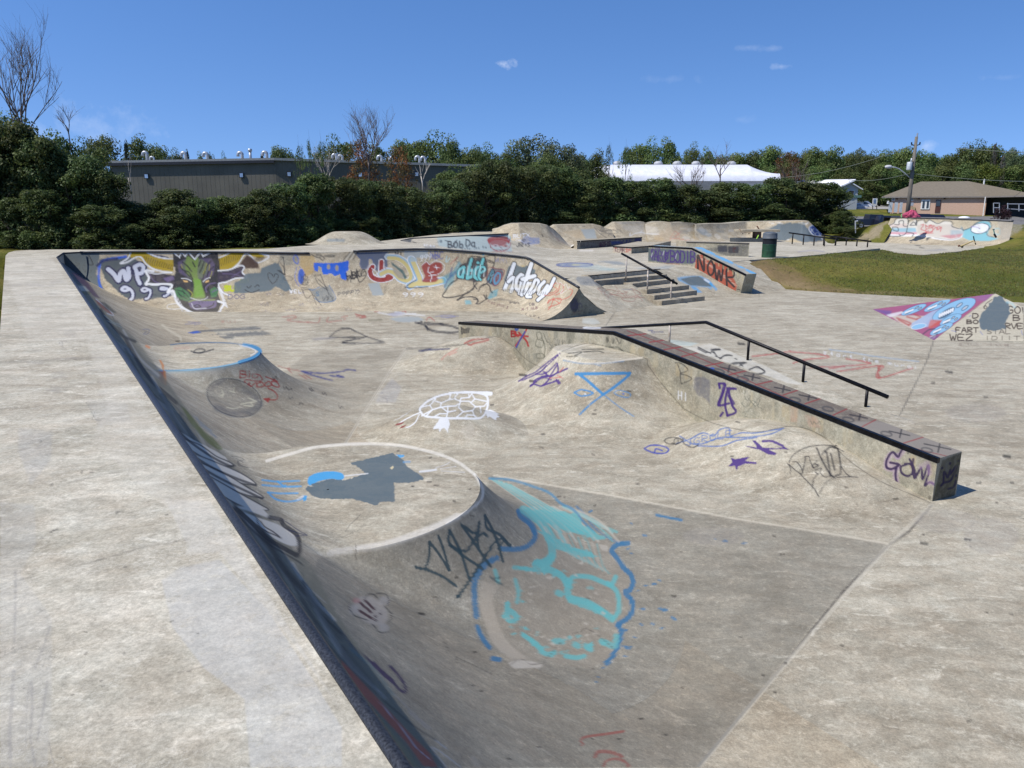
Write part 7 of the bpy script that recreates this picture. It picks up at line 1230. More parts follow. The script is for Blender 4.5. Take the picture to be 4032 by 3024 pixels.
# road and car park
M_asph = pmat('asphalt', (.16, .155, .15), .9, 0, 3, .15)
def strip(name, y0, y1, x0, x1, mat, dz=.03):
    xs_ = np.linspace(x0, x1, 60); ys_ = np.linspace(y0, y1, 10); X, Yy = np.meshgrid(xs_, ys_); Z = tz(X, Yy)+dz; V = np.stack([X, Yy, Z], -1).reshape(-1, 3); i = np.arange(9)[:, None]*60+np.arange(59)[None]
    return tag(mk(name, V, np.stack([i, i+1, i+61, i+60], -1).reshape(-1, 4), mat, None, True), kind='structure')
strip('road', 96, 119, 36, 150, M_asph, .06); strip('parking_lot', 150, 186, 50, 84, pmat('worn_asphalt', (.30, .29, .27), .9, 0, 2, .12), .08)
# ================================================================ vegetation
def leaves(cen, nor, size, asp=.62):
    n = len(cen); nor = nor/np.maximum(np.linalg.norm(nor, axis=1, keepdims=True), 1e-6); t = rng.normal(size=(n, 3)); a = np.cross(nor, t); a /= np.maximum(np.linalg.norm(a, axis=1, keepdims=True), 1e-6); b = np.cross(nor, a)
    s = size[:, None]; V = np.stack([cen-a*s, cen+b*s*asp+nor*s*.15, cen+a*s, cen-b*s*asp+nor*s*.15], 1).reshape(-1, 3)
    return V, np.arange(4*n).reshape(-1, 4)
def crown_mesh(name, env, K, nl, rc, ls, mat, bright=1., sparse=0., orange=0., seed=0, up=.35):
    """env(r) -> clump centres; each clump a loose shell of leaves"""
    global rng; keep = rng; rng = np.random.default_rng(seed); C_, N_, S_, T_ = [], [], [], []
    for k in range(K):
        c = env(rng); r = rc*rng.uniform(.6, 1.35); m = int(nl*rng.uniform(.6, 1.3)*(r/rc)**1.6)
        d = rng.normal(size=(m, 3)); d /= np.linalg.norm(d, axis=1, keepdims=True); rad = r*rng.uniform(.55, 1.06, m)**.7
        P = c+d*rad[:, None]*np.array([1, 1, .78]); tone = rng.uniform(.72, 1.3); yl = rng.uniform(0, 1)
        C_.append(P); N_.append(d+rng.normal(0, .55, (m, 3))+np.array([0, 0, up])); S_.append(ls*rng.uniform(.6, 1.35, m))
        v = tone*rng.uniform(.75, 1.25, m); rr = v*(1+.35*yl*(yl > .6)); gg = v*(1+.12*yl*(yl > .6)); bb = v
        if orange and rng.uniform() < orange: rr = v*1.75; gg = v*.95; bb = v*.8
        T_.append(np.stack([rr, gg, bb, np.ones(m)], 1)*np.array([bright, bright, bright, 1]))
    V, F = leaves(np.vstack(C_), np.vstack(N_), np.concatenate(S_)); T_ = np.repeat(np.vstack(T_), 4, 0)
    me = mk(name, V, F, mat, None, False, None, col=T_); rng = keep; return me
def env_ell(a, b, c, z0, lo=.35, bias=0.):
    def f(r):
        while True:
            p = r.uniform(-1, 1, 3); q = np.linalg.norm(p)
            if lo < q < 1: return np.array([p[0]*a, p[1]*b, z0+p[2]*c+bias])
    return f
def env_shrub(a, h):                      # broad from the ground up
    def f(r):
        z = r.uniform(.03, 1)**.85; w = a*(1-.55*z**2.2)*(.75+.25*math.sin(z*9)); t = r.uniform(0, 6.283); q = math.sqrt(r.uniform(.12, 1)); return np.array([math.cos(t)*w*q, math.sin(t)*w*q, z*h])
    return f
def env_cone(a, h):
    def f(r):
        z = r.uniform(.05, 1); w = a*(1-z)**.9+.02; t = r.uniform(0, 6.283); return np.array([math.cos(t)*w, math.sin(t)*w, z*h])
    return f
M_bark = pmat('bark', (.075, .06, .048), .9, 0, 12, .3); M_dead = pmat('dead_wood', (.16, .13, .115), .9, 0, 12, .25); M_pale = pmat('pale_bark', (.42, .38, .33), .85, 0, 12, .2)
M_hedge = leafmat('hedge_leaf', (.066, .098, .030), .36); M_tree = leafmat('tree_leaf', (.080, .118, .034), .34); M_willow = leafmat('willow_leaf', (.085, .115, .055), .3); M_yel = leafmat('yellow_leaf', (.095, .125, .022), .35); M_con = leafmat('conifer_leaf', (.03, .045, .028), .1); M_gcon = leafmat('grey_conifer_leaf', (.10, .105, .09), .1); M_purp = leafmat('purple_leaf', (.03, .012, .014), .15); M_org = leafmat('orange_leaf', (.12, .10, .035), .3)
def branches(mb, p, d, L_, r, depth, rnd, spread=.5, nseg=4, up=.1):
    P = [p]; 
    for k in range(nseg):
        d = (d+Vector((rnd.gauss(0, .10), rnd.gauss(0, .10), rnd.gauss(0, .05)+up*.3))).normalized(); P.append(P[-1]+d*(L_/nseg))
    R = [r*(1-.55*k/nseg) for k in range(nseg+1)]; mb.tube(P, R, 5 if depth > 1 else 4, caps=False)
    if depth <= 0: return
    for k in range(rnd.choice((3, 4, 4))):
        t = rnd.uniform(.35, 1.); q = P[min(nseg, int(t*nseg))]; ax = Vector((rnd.gauss(0, 1), rnd.gauss(0, 1), rnd.uniform(-.1, .7))).normalized(); nd = (d*(1-spread)+ax*spread+Vector((0, 0, up))).normalized()
        branches(mb, q, nd, L_*rnd.uniform(.5, .8), r*.52, depth-1, rnd, spread, nseg, up)
def trunk_mesh(seed, h=.5, r=.05, pale=False):
    rd = random.Random(seed); mb = MB(); mb.tube([(0, 0, -.05), (.01, 0, h*.5), (rd.gauss(0, .02), rd.gauss(0, .02), h)], [r, r*.8, r*.6], 7)
    for k in range(5): branches(mb, Vector((0, 0, h*rd.uniform(.4, 1))), Vector((rd.gauss(0, 1), rd.gauss(0, 1), 1.1)).normalized(), .33, r*.45, 1, rd, .5, 3)
    o = mb.build('trunk', M_bark, None, True); return o
def proto(crown, trunk): return (crown, trunk)
PR = {}
def add_proto(key, crown, trunk):
    for o in (crown, trunk): C.objects.unlink(o)
    PR[key] = (crown, trunk)
# unit height models (height 1); leaves sized accordingly
for k in range(4): add_proto('shrub%d' % k, crown_mesh('crown', env_shrub(.37, .95), 190, 92, .072, .0135, M_hedge, seed=10+k, orange=.012 if k == 1 else 0), trunk_mesh(k, .4, .02))
for k in range(3): add_proto('tree%d' % k, crown_mesh('crown', env_ell(.36, .36, .36, .6), 75, 120, .105, .0155, M_tree, seed=20+k), trunk_mesh(20+k, .45, .025))
for k in range(2): add_proto('maple%d' % k, crown_mesh('crown', env_shrub(.34, .92), 80, 120, .105, .0165, M_tree, bright=1.15, seed=30+k, up=.7), trunk_mesh(30+k, .45, .025))
add_proto('willow', crown_mesh('crown', env_ell(.38, .38, .34, .62), 70, 110, .095, .014, M_willow, seed=41), trunk_mesh(41, .45, .025))
add_proto('yellow', crown_mesh('crown', env_shrub(.38, .9), 70, 110, .11, .016, M_yel, seed=42, up=.7), trunk_mesh(42, .45, .025))
add_proto('orange', crown_mesh('crown', env_ell(.34, .34, .36, .6), 55, 80, .09, .013, M_org, seed=43, orange=.35), trunk_mesh(43, .55, .02))
add_proto('sparse', crown_mesh('crown', env_ell(.3, .3, .4, .58, .5), 26, 60, .06, .012, M_hedge, bright=1.4, seed=44), trunk_mesh(44, .7, .014))
add_proto('spruce', crown_mesh('crown', env_cone(.24, .96), 130, 60, .045, .012, M_con, seed=45, up=-.2), trunk_mesh(45, .6, .02))
add_proto('greyspruce', crown_mesh('crown', env_cone(.22, .96), 110, 50, .04, .012, M_gcon, seed=46, up=-.2), trunk_mesh(46, .6, .02))
add_proto('purple', crown_mesh('crown', env_ell(.26, .26, .34, .6, .3), 34, 60, .08, .02, M_purp, seed=47), trunk_mesh(47, .6, .02))
cnt = {}
def plant(key, name, cat, px, pytop, y, wpx, label=None, group=None, pybase=None, rot=None):
    """px,pytop: where the top shows; y: forward distance; width in photo pixels"""
    x = (px-CX)/F_*y*.99; zb = float(tz(np.array([x]), np.array([y]))[0])-.05; t = Y(px, pytop, y); H = (t[2]-zb)*1.0; Wm = wpx/F_*y
    c, tr = PR[key]; o = empty(name, (t[0], y, zb), label, cat, group); sw = Wm/.80
    o.scale = (sw, sw, H); o.rotation_euler = (0, 0, random.uniform(0, 6.28) if rot is None else rot)
    for s in (c, tr):
        q = s.copy(); C.objects.link(q); q.parent = o
    return o
# the hedge behind the park: front row along a line, tops traced
prof = [(-150, 430), (0, 470), (90, 520), (170, 540), (260, 590), (350, 610), (420, 690), (480, 765), (560, 800), (640, 765), (740, 752), (830, 770), (920, 772), (1000, 745), (1090, 728), (1180, 715), (1260, 690), (1350, 700), (1440, 715), (1530, 720), (1620, 735), (1720, 735), (1800, 690), (1880, 660), (1960, 640), (2050, 650), (2150, 660), (2250, 690), (2350, 700), (2450, 698), (2550, 702), (2650, 722), (2750, 726), (2850, 728), (2950, 708), (3050, 695), (3150, 700), (3230, 718), (3290, 750)]
pyf = [(-150, 31.3), (500, 32.2), (1100, 35.5), (1600, 44), (1900, 52), (2400, 60), (2900, 66), (3300, 70)]
land = [(420, 'left of the grey warehouse'), (1080, 'below the left half of the warehouse wall'), (1700, 'below the right half of the warehouse wall'), (2300, 'between the warehouse and the white arched roof'), (2850, 'below the white arched roof'), (9999, 'at the right end of the hedge near the street')]
def lnd(px): return next(t for l, t in land if px < l)
n_ = 0
for r_, (dy, dh, w0) in enumerate(((0., 0, 235), (-1.1, 80, 200))):
    prv = None; m = 0
    px = -110 if r_ == 0 else -60
    while px < 3300:
        top = np.interp(px, [p[0] for p in prof], [p[1] for p in prof])+random.uniform(-18, 22)
        y = np.interp(px, [p[0] for p in pyf], [p[1] for p in pyf])+dy+random.uniform(-.5, .5)
        if r_: top = min(max(top+dh+random.uniform(-30, 170)*(1.2 if px < 480 else .55), 745), 880)
        m += 1
        w_p = w0*random.uniform(.85, 1.2)*(1.15 if px < 500 else 1.)
        row = 'tall back row' if r_ == 0 else 'low front row'
        plant('shrub%d' % random.randrange(4), 'shrub', 'shrub', px, top, y, w_p, 'dark green shrub, %s from the left in the %s of the hedge' % (ordw(m), row), 'shrubs in the hedge behind the skate park')
        px += random.uniform(78, 104) if r_ == 0 else random.uniform(92, 120)
plant('shrub2', 'shrub', 'shrub', 3318, 830, 66, 130, 'small dark shrub closing the hedge beside the parked pickup', 'shrubs in the hedge behind the skate park')
plant('shrub0', 'shrub', 'shrub', 3345, 895, 62, 70, 'lowest shrub at the foot of the hedge end, by the grassy berm', 'shrubs in the hedge behind the skate park')
kinds = {'tree': ('broadleaf_tree', 'tree', 'round crowned green tree'), 'maple': ('broadleaf_tree', 'tree', 'upright feathery green tree'), 'willow': ('willow_tree', 'tree', 'pale grey green willow like tree'), 'yellow': ('broadleaf_tree', 'tree', 'yellow green leafy tree'), 'orange': ('rowan_tree', 'tree', 'orange tinged thin tree'), 'sparse': ('sapling', 'tree', 'thin sapling with sparse tufts of leaves'), 'spruce': ('spruce_tree', 'tree', 'dark pointed spruce'), 'greyspruce': ('spruce_tree', 'tree', 'grey half bare spruce')}
far = [('tree0', 10, 430, 46, 250), ('tree1', 110, 540, 48, 190), ('tree2', 225, 525, 52, 200), ('tree1', 330, 545, 56, 180), ('tree0', 395, 525, 100, 140), ('tree2', 550, 537, 120, 150), ('spruce', 492, 545, 110, 60), ('tree0', 620, 562, 130, 110), ('tree1', 690, 585, 130, 90), ('spruce', 735, 582, 130, 46), ('tree2', 785, 606, 125, 60), ('tree0', 830, 598, 125, 40), ('tree1', 880, 598, 125, 40), ('spruce', 1030, 594, 130, 50), ('tree0', 1115, 572, 120, 130), ('sparse', 1175, 556, 44, 70), ('sparse', 1215, 536, 46, 60), ('sparse', 1262, 538, 46, 60), ('tree1', 1320, 532, 115, 150), ('tree2', 1240, 590, 110, 110), ('orange', 1410, 540, 60, 150), ('tree2', 1480, 570, 100, 150), ('orange', 1560, 568, 62, 130), ('tree0', 1610, 545, 95, 160), ('tree1', 1700, 518, 95, 210), ('tree2', 1790, 540, 90, 120), ('tree0', 1850, 572, 90, 130), ('tree1', 1915, 566, 92, 120), ('tree2', 1990, 588, 92, 130), ('willow', 2100, 529, 95, 210), ('willow', 2245, 566, 95, 130), ('tree0', 2180, 600, 90, 120), ('tree2', 2345, 594, 110, 110), ('tree0', 2300, 610, 110, 100), ('sparse', 2398, 556, 70, 60), ('sparse', 2465, 566, 72, 70), ('tree1', 2560, 541, 150, 130), ('tree2', 2640, 548, 150, 130), ('tree0', 2500, 575, 150, 110), ('tree1', 2735, 562, 145, 90), ('tree2', 2790, 585, 145, 90),
       ('tree0', 1900, 640, 70, 200), ('tree1', 2010, 630, 72, 200), ('tree2', 2120, 625, 74, 200), ('tree0', 2230, 650, 76, 160), ('tree1', 1780, 650, 66, 160), ('tree2', 2300, 672, 78, 120),
       ('maple0', 2910, 598, 180, 110), ('maple1', 2975, 585, 180, 120), ('maple0', 3040, 570, 175, 120), ('orange', 3110, 590, 140, 100), ('maple1', 3160, 585, 175, 110), ('maple0', 3215, 576, 170, 110), ('maple1', 3285, 572, 165, 120), ('willow', 3388, 582, 190, 80), ('tree0', 3340, 600, 185, 90), ('tree1', 3440, 590, 185, 100), ('maple1', 3500, 585, 180, 120), ('maple0', 3570, 578, 175, 130), ('maple1', 3645, 586, 172, 120), ('tree0', 3720, 605, 180, 110), ('tree2', 3790, 572, 175, 130), ('tree1', 3860, 553, 170, 140), ('tree0', 3900, 570, 172, 120), ('greyspruce', 3924, 548, 160, 46), ('tree2', 3975, 590, 175, 100), ('willow', 3990, 582, 165, 70), ('greyspruce', 3955, 600, 160, 60), ('tree1', 4050, 585, 165, 110),
       ('maple0', 3130, 640, 160, 140), ('maple1', 3230, 650, 158, 130), ('tree1', 3330, 665, 162, 130), ('tree2', 3420, 690, 160, 110), ('maple0', 3480, 640, 160, 130), ('tree0', 3380, 735, 158, 90), ('maple1', 3560, 650, 162, 130), ('tree1', 3640, 645, 165, 120), ('maple0', 3720, 650, 160, 120), ('tree2', 3800, 640, 160, 120), ('yellow', 3900, 632, 158, 120), ('maple0', 3980, 650, 160, 120), ('tree0', 4050, 640, 160, 110), ('yellow', 3345, 790, 156, 50), ('maple1', 3040, 650, 165, 130), ('maple0', 2950, 660, 165, 120), ('tree2', 2860, 640, 160, 110), ('tree1', 3010, 700, 150, 100)]
for k_ in range(26): far.append(('tree%d' % (k_ % 3), 2860+k_*48, 612+(k_*37 % 23)-8, 205, 150))
for k_ in range(9): far.append(('tree%d' % (k_ % 3), 1840+k_*52, 612+(k_*31 % 20), 120, 130))
seen = {}
def place_far():
    by = {}
    for f in sorted(far, key=lambda q: q[1]):
        px, y = f[1], f[3]; k = f[0].rstrip('0123456789')
        where = ('behind the warehouse' if px < 1700 and y > 80 else 'above the left hedge' if px < 600 else 'over the warehouse roof' if px < 1700 else 'above the middle hedge' if px < 2290 else 'behind the white arched roof' if px < 2850 else 'in woods behind the white house' if px < 3450 else 'in woods behind the pink building')
        by.setdefault((k, where), []).append(f)
    for (k, where), L_ in by.items():
        nm, ct, ds = kinds[k]
        for i_, f in enumerate(L_):
            lab = ds+' '+where+(', %s from left' % ordw(i_+1) if len(L_) > 1 else '')
            plant(f[0], nm, ct, f[1], f[2], f[3], f[4]*1.12, lab, 'trees along the skyline')
place_far()
plant('purple', 'purple_tree', 'tree', 3960, 800, 100, 85, 'small dark purple leaved tree in front of the pink building porch')
plant('purple', 'purple_tree', 'tree', 3905, 855, 90, 60, 'low dark purple shrub just above the mural quarter pipe')
# solid mass far behind so no bare horizon shows between the crowns
def dead_tree(label, px, pyb, pyt, y, wpx, seed, mat=M_dead, n=4, thick=.07, stems=1, depth=3, name='bare_tree', spread=.42):
    b = Y(px, pyb, y); t = Y(px, pyt, y); H = t[2]-b[2]; o = empty(name, b, label, 'tree'); rd = random.Random(seed)
    mb = MB(); mb.tube([(b[0], b[1], b[2]-.4), (b[0], b[1], b[2]+H*.25), (b[0]+rd.gauss(0, .05), b[1], b[2]+H*.45)], [thick, thick*.8, thick*.6], 7); mb.build('trunk', mat, o, True)
    mb = MB(); Wm = wpx/F_*y
    for k in range(n):
        a = (k+.5)/n*2-1; d = Vector((a*Wm/H*1.0, rd.uniform(-.3, .3), 1)).normalized(); branches(mb, Vector((b[0], b[1], b[2]+H*rd.uniform(.1, .4))), d, H*rd.uniform(.5, .62), thick*.55, depth, rd, spread, 5, .12)
    mb.build('branches', mat, o, True)
dead_tree('big leafless dead tree rising above the left end of the hedge', 105, 620, 200, 38, 290, 3, n=9, thick=.06)
dead_tree('small leafless tree to the right of the big dead tree', 275, 560, 425, 42, 90, 5, n=4, thick=.035, depth=2)
dead_tree('leafless twiggy tree standing above the grey warehouse roof', 1455, 720, 470, 56, 170, 8, n=7, thick=.07)
dead_tree('slim pale crooked trunk in front of the left warehouse window', 520, 790, 590, 37, 14, 11, M_pale, 1, .03, depth=1, name='dead_sapling')
dead_tree('tangle of bare pale branches below the warehouse roof edge', 1290, 760, 590, 48, 130, 13, M_pale, 5, .04, depth=2)
dead_tree('crooked bare stem leaning beside the last warehouse window', 1665, 760, 610, 50, 50, 17, M_pale, 2, .05, depth=1)
dead_tree('grey brown bare branches in front of the white arched roof', 2720, 790, 640, 64, 260, 19, M_dead, 8, .06, depth=2)
dead_tree('grey bare branches near the small white house', 3110, 790, 650, 68, 200, 23, M_dead, 7, .06, depth=2)
dead_tree('thin leafless tree poking up right of the white arched roof trees', 2835, 720, 590, 110, 90, 29, M_dead, 5, .09, depth=2)
# ================================================================ buildings
M_clad = pmat('grey_cladding', (.135, .127, .105), .65, .2, .6, .08); M_trim = pmat('roof_trim', (.30, .30, .28), .5, .3); M_roofw = pmat('white_metal_roof', (.78, .78, .80), .45, .2, 1.5, .05); M_vent = pmat('galvanised_vent', (.42, .44, .46), .4, .5, 6, .1)
M_glass = pmat('window_glass', (.03, .035, .04), .1, 0, 3, .1, spec=.8); M_wfr = pmat('white_frame', (.75, .75, .73), .5); M_bluew = pmat('window_reflecting_sky', (.30, .40, .55), .15, .2, 3, .1, spec=.8)
yb = 75.
def YX(px, py, y): return Y(px, py, y)
w0, w1, w2_ = YX(436, 640, yb), YX(1082, 628, yb), YX(1900, 655, yb+4)
wh = empty('warehouse', (w0[0], yb, 1.2), 'long dark grey metal clad warehouse behind the hedge', 'warehouse')
MB().prism([(w0[0], yb), (w1[0], yb), (w1[0], yb+28), (w0[0], yb+28)], [.8]*4, [w0[2], w1[2], w1[2], w0[2]]).prism([(w1[0], yb), (w2_[0], yb+4), (w2_[0], yb+28), (w1[0], yb+28)], [.8]*4, [w1[2], w2_[2], w2_[2], w1[2]]).build('wall', M_clad, wh)
mb = MB()
for a, b in ((w0, w1), (w1, w2_)):
    n = int((b[0]-a[0])/.42)
    for k in range(n):
        q = a+(b-a)*(k+.5)/n; mb.box((q[0], q[1]-.004, .9), .035, .01, q[2]-1.2)
mb.build('cladding_rib', M_clad, wh)
mb = MB(); 
for a, b in ((w0+np.array([-.5, 0, 0]), w1), (w1, w2_)):
    mb.prism([(a[0], a[1]-.25), (b[0], b[1]-.25), (b[0], 103.5), (a[0], 103.5)], [a[2]-.08, b[2]-.08, b[2]-.08, a[2]-.08], [a[2]+.14, b[2]+.14, b[2]+.14, a[2]+.14])
mb.build('roof', M_trim, wh)
MB().prism([(w0[0]-.5, yb-.3), (w1[0], yb-.3), (w1[0], yb-.22), (w0[0]-.5, yb-.22)], [w0[2]-.32, w1[2]-.32, w1[2]-.32, w0[2]-.32], [w0[2]-.06, w1[2]-.06, w1[2]-.06, w0[2]-.06]).build('gutter', pmat('dark_gutter', (.03, .03, .035), .4), wh)
for px, py, dx in ((576, 694, 0), (950, 690, 0), (1138, 686, 0), (1418, 688, 0), (1640, 686, 0)):
    c = Y(px, py, yb-.12+(max(0, px-1082)/818*4)); f = MB().box((c[0], c[1], c[2]-.22), .42, .12, .46).build('window', pmat('dark_frame', (.03, .03, .03), .5), wh)
    MB().box((c[0]+.03, c[1]-.07, c[2]-.17), .30, .02, .34).build('pane', M_bluew, f)
for px, py, big in ((568, 603, 1), (596, 622, .6), (720, 605, 1), (806, 606, 1), (943, 604, 1), (1040, 602, 1), (1315, 612, .9), (1338, 616, .8), (1493, 618, .9), (1540, 624, .8), (1642, 620, .8), (1664, 622, .8)):
    c = Y(px, py, yb+6); zr = np.interp(px, [436, 1082, 1900], [w0[2], w1[2], w2_[2]]); r = .12*big+.03; t = c[2]
    P = [(c[0]+.25, c[1], zr-.1), (c[0]+.25, c[1], t-.15)]+[(c[0]+.05+.22*math.cos(a), c[1], t-.12+.22*math.sin(a)) for a in np.linspace(0, math.pi, 7)]+[(c[0]-.17, c[1], t-.3)]
    MB().tube(P, r, 10).build('roof_vent', M_vent, wh, True)
c = Y(984, 590, yb+6); MB().tube([(c[0], c[1], w1[2]-.2), (c[0], c[1], c[2]-.1)], .13, 10).tube([(c[0], c[1], c[2]-.15), (c[0], c[1], c[2]+.1)], .2, 10).build('flue', M_vent, wh, True)
# white arched hall
ya = 122.; a0_ = Y(2328, 700, ya); a1_ = Y(3075, 700, ya+8); hall = empty('arched_hall', (a0_[0], ya, 2), 'white building with long curved metal roof and small roof ventilators', 'building')
span = 26.; ztop_ = Y(2600, 652, ya+10)[2]; zsp = Y(2600, 705, ya)[2]
V = []; F = []; nL, nA = 2, 22; 
Lx0, Lx1 = a0_[0], Y(2960, 700, ya)[0]
for i_, (x_, sk) in enumerate(((Lx0, 0), (Lx1, 0))):
    for k in range(nA+1):
        a = math.pi*k/nA; V.append((x_+ (1-math.cos(a))*.5*5.0, ya+span/2-span/2*math.cos(a), zsp-.3+(ztop_-zsp+.5)*math.sin(a)**.75))
for k in range(nA): F.append((k, k+1, nA+1+k+1, nA+1+k))
recalc(MB().add(V, F).build('roof', M_roofw, hall, True))
P = [V[k] for k in range(nA+1)]; MB().add(P+[(P[0][0], P[0][1], .8), (P[-1][0], P[-1][1], .8)], [tuple(range(nA+1))+(nA+2, nA+1)]).build('gable_end', pmat('pale_blue_cladding', (.52, .58, .68), .6), hall)
P2 = [V[nA+1+k] for k in range(nA+1)]
tail = Y(3075, 683, ya); V3 = P2+[(tail[0], p[1], min(p[2], tail[2])) for p in P2]; F3 = [(k, k+1, nA+1+k+1, nA+1+k) for k in range(nA)]
recalc(MB().add(V3, F3).build('roof_tail', M_roofw, hall, True))
MB().prism([(Lx0+3, ya-.3), (tail[0]+3, ya-.3), (tail[0]+3, ya+20), (Lx0+3, ya+20)], .8, zsp-.35).build('wall', pmat('grey_block_wall', (.20, .21, .22), .8), hall)
MB().prism([(Lx1-6, ya-8), (tail[0]+4, ya-8), (tail[0]+4, ya-.4), (Lx1-6, ya-.4)], .8, Y(2900, 722, ya-8)[2]).build('annex', pmat('grey_annex', (.30, .32, .35), .8), hall)
for px in (2430, 2592, 2666, 2740, 2880):
    c = Y(px, 650, ya+span/2); MB().lathe((c[0], c[1], ztop_-.4), [(0, 0), (.45, 0), (.45, .7), (.75, .72), (.75, 1.0), (.4, 1.25), (0, 1.3)], 14).build('roof_ventilator', pmat('grey_vent', (.40, .41, .42), .5), hall, True)
# small white house
yh = 150.; h0, h1, hp_ = Y(3230, 768, yh), Y(3372, 757, yh), Y(3355, 708, yh); 
ho = empty('white_house', (h1[0], yh, 3), 'small pale house with white metal roof behind the parked white vans', 'house')
xl, xr = Y(3235, 760, yh)[0], Y(3378, 760, yh)[0]; xe = Y(3349, 760, yh)[0]; zg_ = Y(3300, 795, yh)[2]; ze, zpk_, ze2 = Y(3290, 738, yh)[2], Y(3352, 706, yh)[2], Y(3380, 742, yh)[2]
MB().add([(xl, yh, zg_-2), (xr, yh, zg_-2), (xr, yh, ze2), (xe, yh, zpk_-.7), (xe, yh, zpk_-.15), (xl, yh, Y(3235, 768, yh)[2])]+[(xl, yh+14, zg_-2), (xr, yh+14, zg_-2), (xr, yh+14, ze2), (xe, yh+14, zpk_-.7), (xe, yh+14, zpk_-.15), (xl, yh+14, Y(3235, 768, yh)[2])], [(0, 1, 2, 3, 4, 5), (1, 7, 8, 2), (2, 8, 9, 3), (0, 5, 11, 6)]).build('wall', pmat('pale_siding', (.40, .43, .46), .8, stretch=(1, 1, 6)), ho)
zl = Y(3235, 768, yh)[2]; x_l = Y(3242, 708, yh)[0]
MB().add([(xl-.3, yh-.6, zl), (xe+.5, yh-.6, zpk_), (xe+.5-7.5, yh+14, zpk_+.3), (x_l-6, yh+14, zpk_+.2)], [(0, 1, 2, 3)]).add([(xl-.3, yh-.6, zl-.25), (xe+.5, yh-.6, zpk_-.25), (xe+.5, yh-.6, zpk_), (xl-.3, yh-.6, zl)], [(0, 1, 2, 3)]).add([(xe, yh-.5, zpk_-.65), (xr+.7, yh-.5, ze2-.1), (xr+.7, yh+14, ze2-.1), (xe, yh+14, zpk_-.65)], [(0, 1, 2, 3)]).add([(xe, yh-.5, zpk_-.85), (xr+.7, yh-.5, ze2-.3), (xr+.7, yh-.5, ze2-.1), (xe, yh-.5, zpk_-.65)], [(0, 1, 2, 3)]).build('roof', M_roofw, ho)
c = Y(3350, 767, yh); f = MB().box((c[0], yh-.05, c[2]-.65), 1.15, .1, 1.5).build('window', M_wfr, ho); MB().box((c[0], yh-.13, c[2]-.55), .9, .06, 1.3).build('pane', M_glass, f)
c = Y(3362, 774, yh); MB().box((c[0]+.3, yh-.06, c[2]-.2), 2.2, .1, .45).build('wall_band', pmat('green_band', (.12, .22, .20), .7), ho)
# pink block building
BA_, BSX = math.radians(-25), .86
def binv(p):
    dx, dy = p[0]-A[0], p[1]-yp; c, s_q = math.cos(BA_), math.sin(BA_); return np.array([A[0]+(dx*c+dy*s_q)/BSX, yp-dx*s_q+dy*c, p[2]])
yp = 130.; A = Y(3505, 840, yp); B = Y(3879, 840, yp); zb_ = A[2]; ze = Y(3700, 774.5, yp)[2]
pk = empty('park_building', (A[0], yp, zb_), 'low pink block building with brown hipped roof', 'building')
MB().prism([(A[0], yp), (B[0], yp), (B[0], yp+12), (A[0], yp+12)], zb_-1, ze+.0).build('wall', pmat('pink_block', col(228, 192, 172), .85, 0, 5, .06, stretch=(1, 1, 3)), pk)
MB().prism([(B[0]+.02, yp+2.2), (B[0]+9, yp-4), (B[0]+12, yp+8), (B[0], yp+12)], zb_-1, ze-.05).build('porch_wall', pmat('dark_porch', (.035, .04, .045), .7), pk)
e0, e1, e2 = Y(3474, 774.5, yp-.4), Y(3882, 774.5, yp-.4), binv(Y(4090, 766, 112)); r0_, r1_ = binv(Y(3626, 715, 133.5)), binv(Y(3814, 713.5, 131))
V = [(e0[0], yp-.25, ze), (e1[0], yp-.25, ze), (e2[0], e2[1], ze), (e2[0]+6, yp+14, ze), (e0[0], yp+14, ze), tuple(r0_), tuple(r1_)]
M_shing = pmat('brown_shingles', col(136, 126, 112), .9, 0, 3, .1, stretch=(1, 1, 8))
rf = MB().add(V, [(0, 1, 6, 5), (1, 2, 6), (2, 3, 6), (3, 4, 5, 6), (4, 0, 5)]).build('roof', M_shing, pk)
MB().prism([(e0[0], yp-.44), (e1[0], yp-.44), (e1[0], yp-.3), (e0[0], yp-.3)], ze-.2, ze+.0).prism([(e1[0], yp-.44), (e2[0], e2[1]-.1), (e2[0], e2[1]+.1), (e1[0], yp-.2)], ze-.2, ze+.0).build('fascia', pmat('grey_fascia', (.22, .20, .18), .6), pk)
MB().prism([(e0[0]+.1, yp-.3), (e1[0], yp-.3), (e2[0], e2[1]+.2), (e2[0], yp+13.8), (e0[0]+.1, yp+13.8)], ze-.06, ze-.03).build('soffit', pmat('soffit', (.25, .22, .2), .8), pk)
c = Y(3842, 722, yp+3); MB().tube([(c[0], c[1], c[2]-.9), (c[0], c[1], c[2]+.5)], .12, 8).build('vent_pipe', M_wfr, rf)
def wallbox(nm, p0, p1, mat, parent, d=.08, y=yp, off=0.):
    a, b = Y(*p0, y), Y(*p1, y); return MB().box(((a[0]+b[0])/2, y-d/2-off, min(a[2], b[2])), abs(b[0]-a[0]), d, abs(a[2]-b[2])).build(nm, mat, parent)
M_door = pmat('brown_door', col(98, 62, 58), .6); f = wallbox('window', (3628, 824), (3668, 787), M_wfr, pk, .1); wallbox('pane', (3634, 819), (3646, 791), M_glass, f, .05, off=.1); wallbox('pane', (3651, 819), (3663, 791), M_glass, f, .05, off=.1)
f = wallbox('door', (3685, 836), (3711, 788), M_door, pk, .1); wallbox('door_window', (3689, 812), (3708, 790), M_glass, f, .04, off=.1)
for a, b in (((3511, 791), (3525, 779)), ((3586, 791), (3600, 779))): f = wallbox('vent_grille', a, b, M_wfr, pk, .08); wallbox('grille_slats', (a[0]+2, a[1]-2), (b[0]-2, b[1]+2), pmat('grey_slats', (.25, .25, .26), .6), f, .03, off=.08)
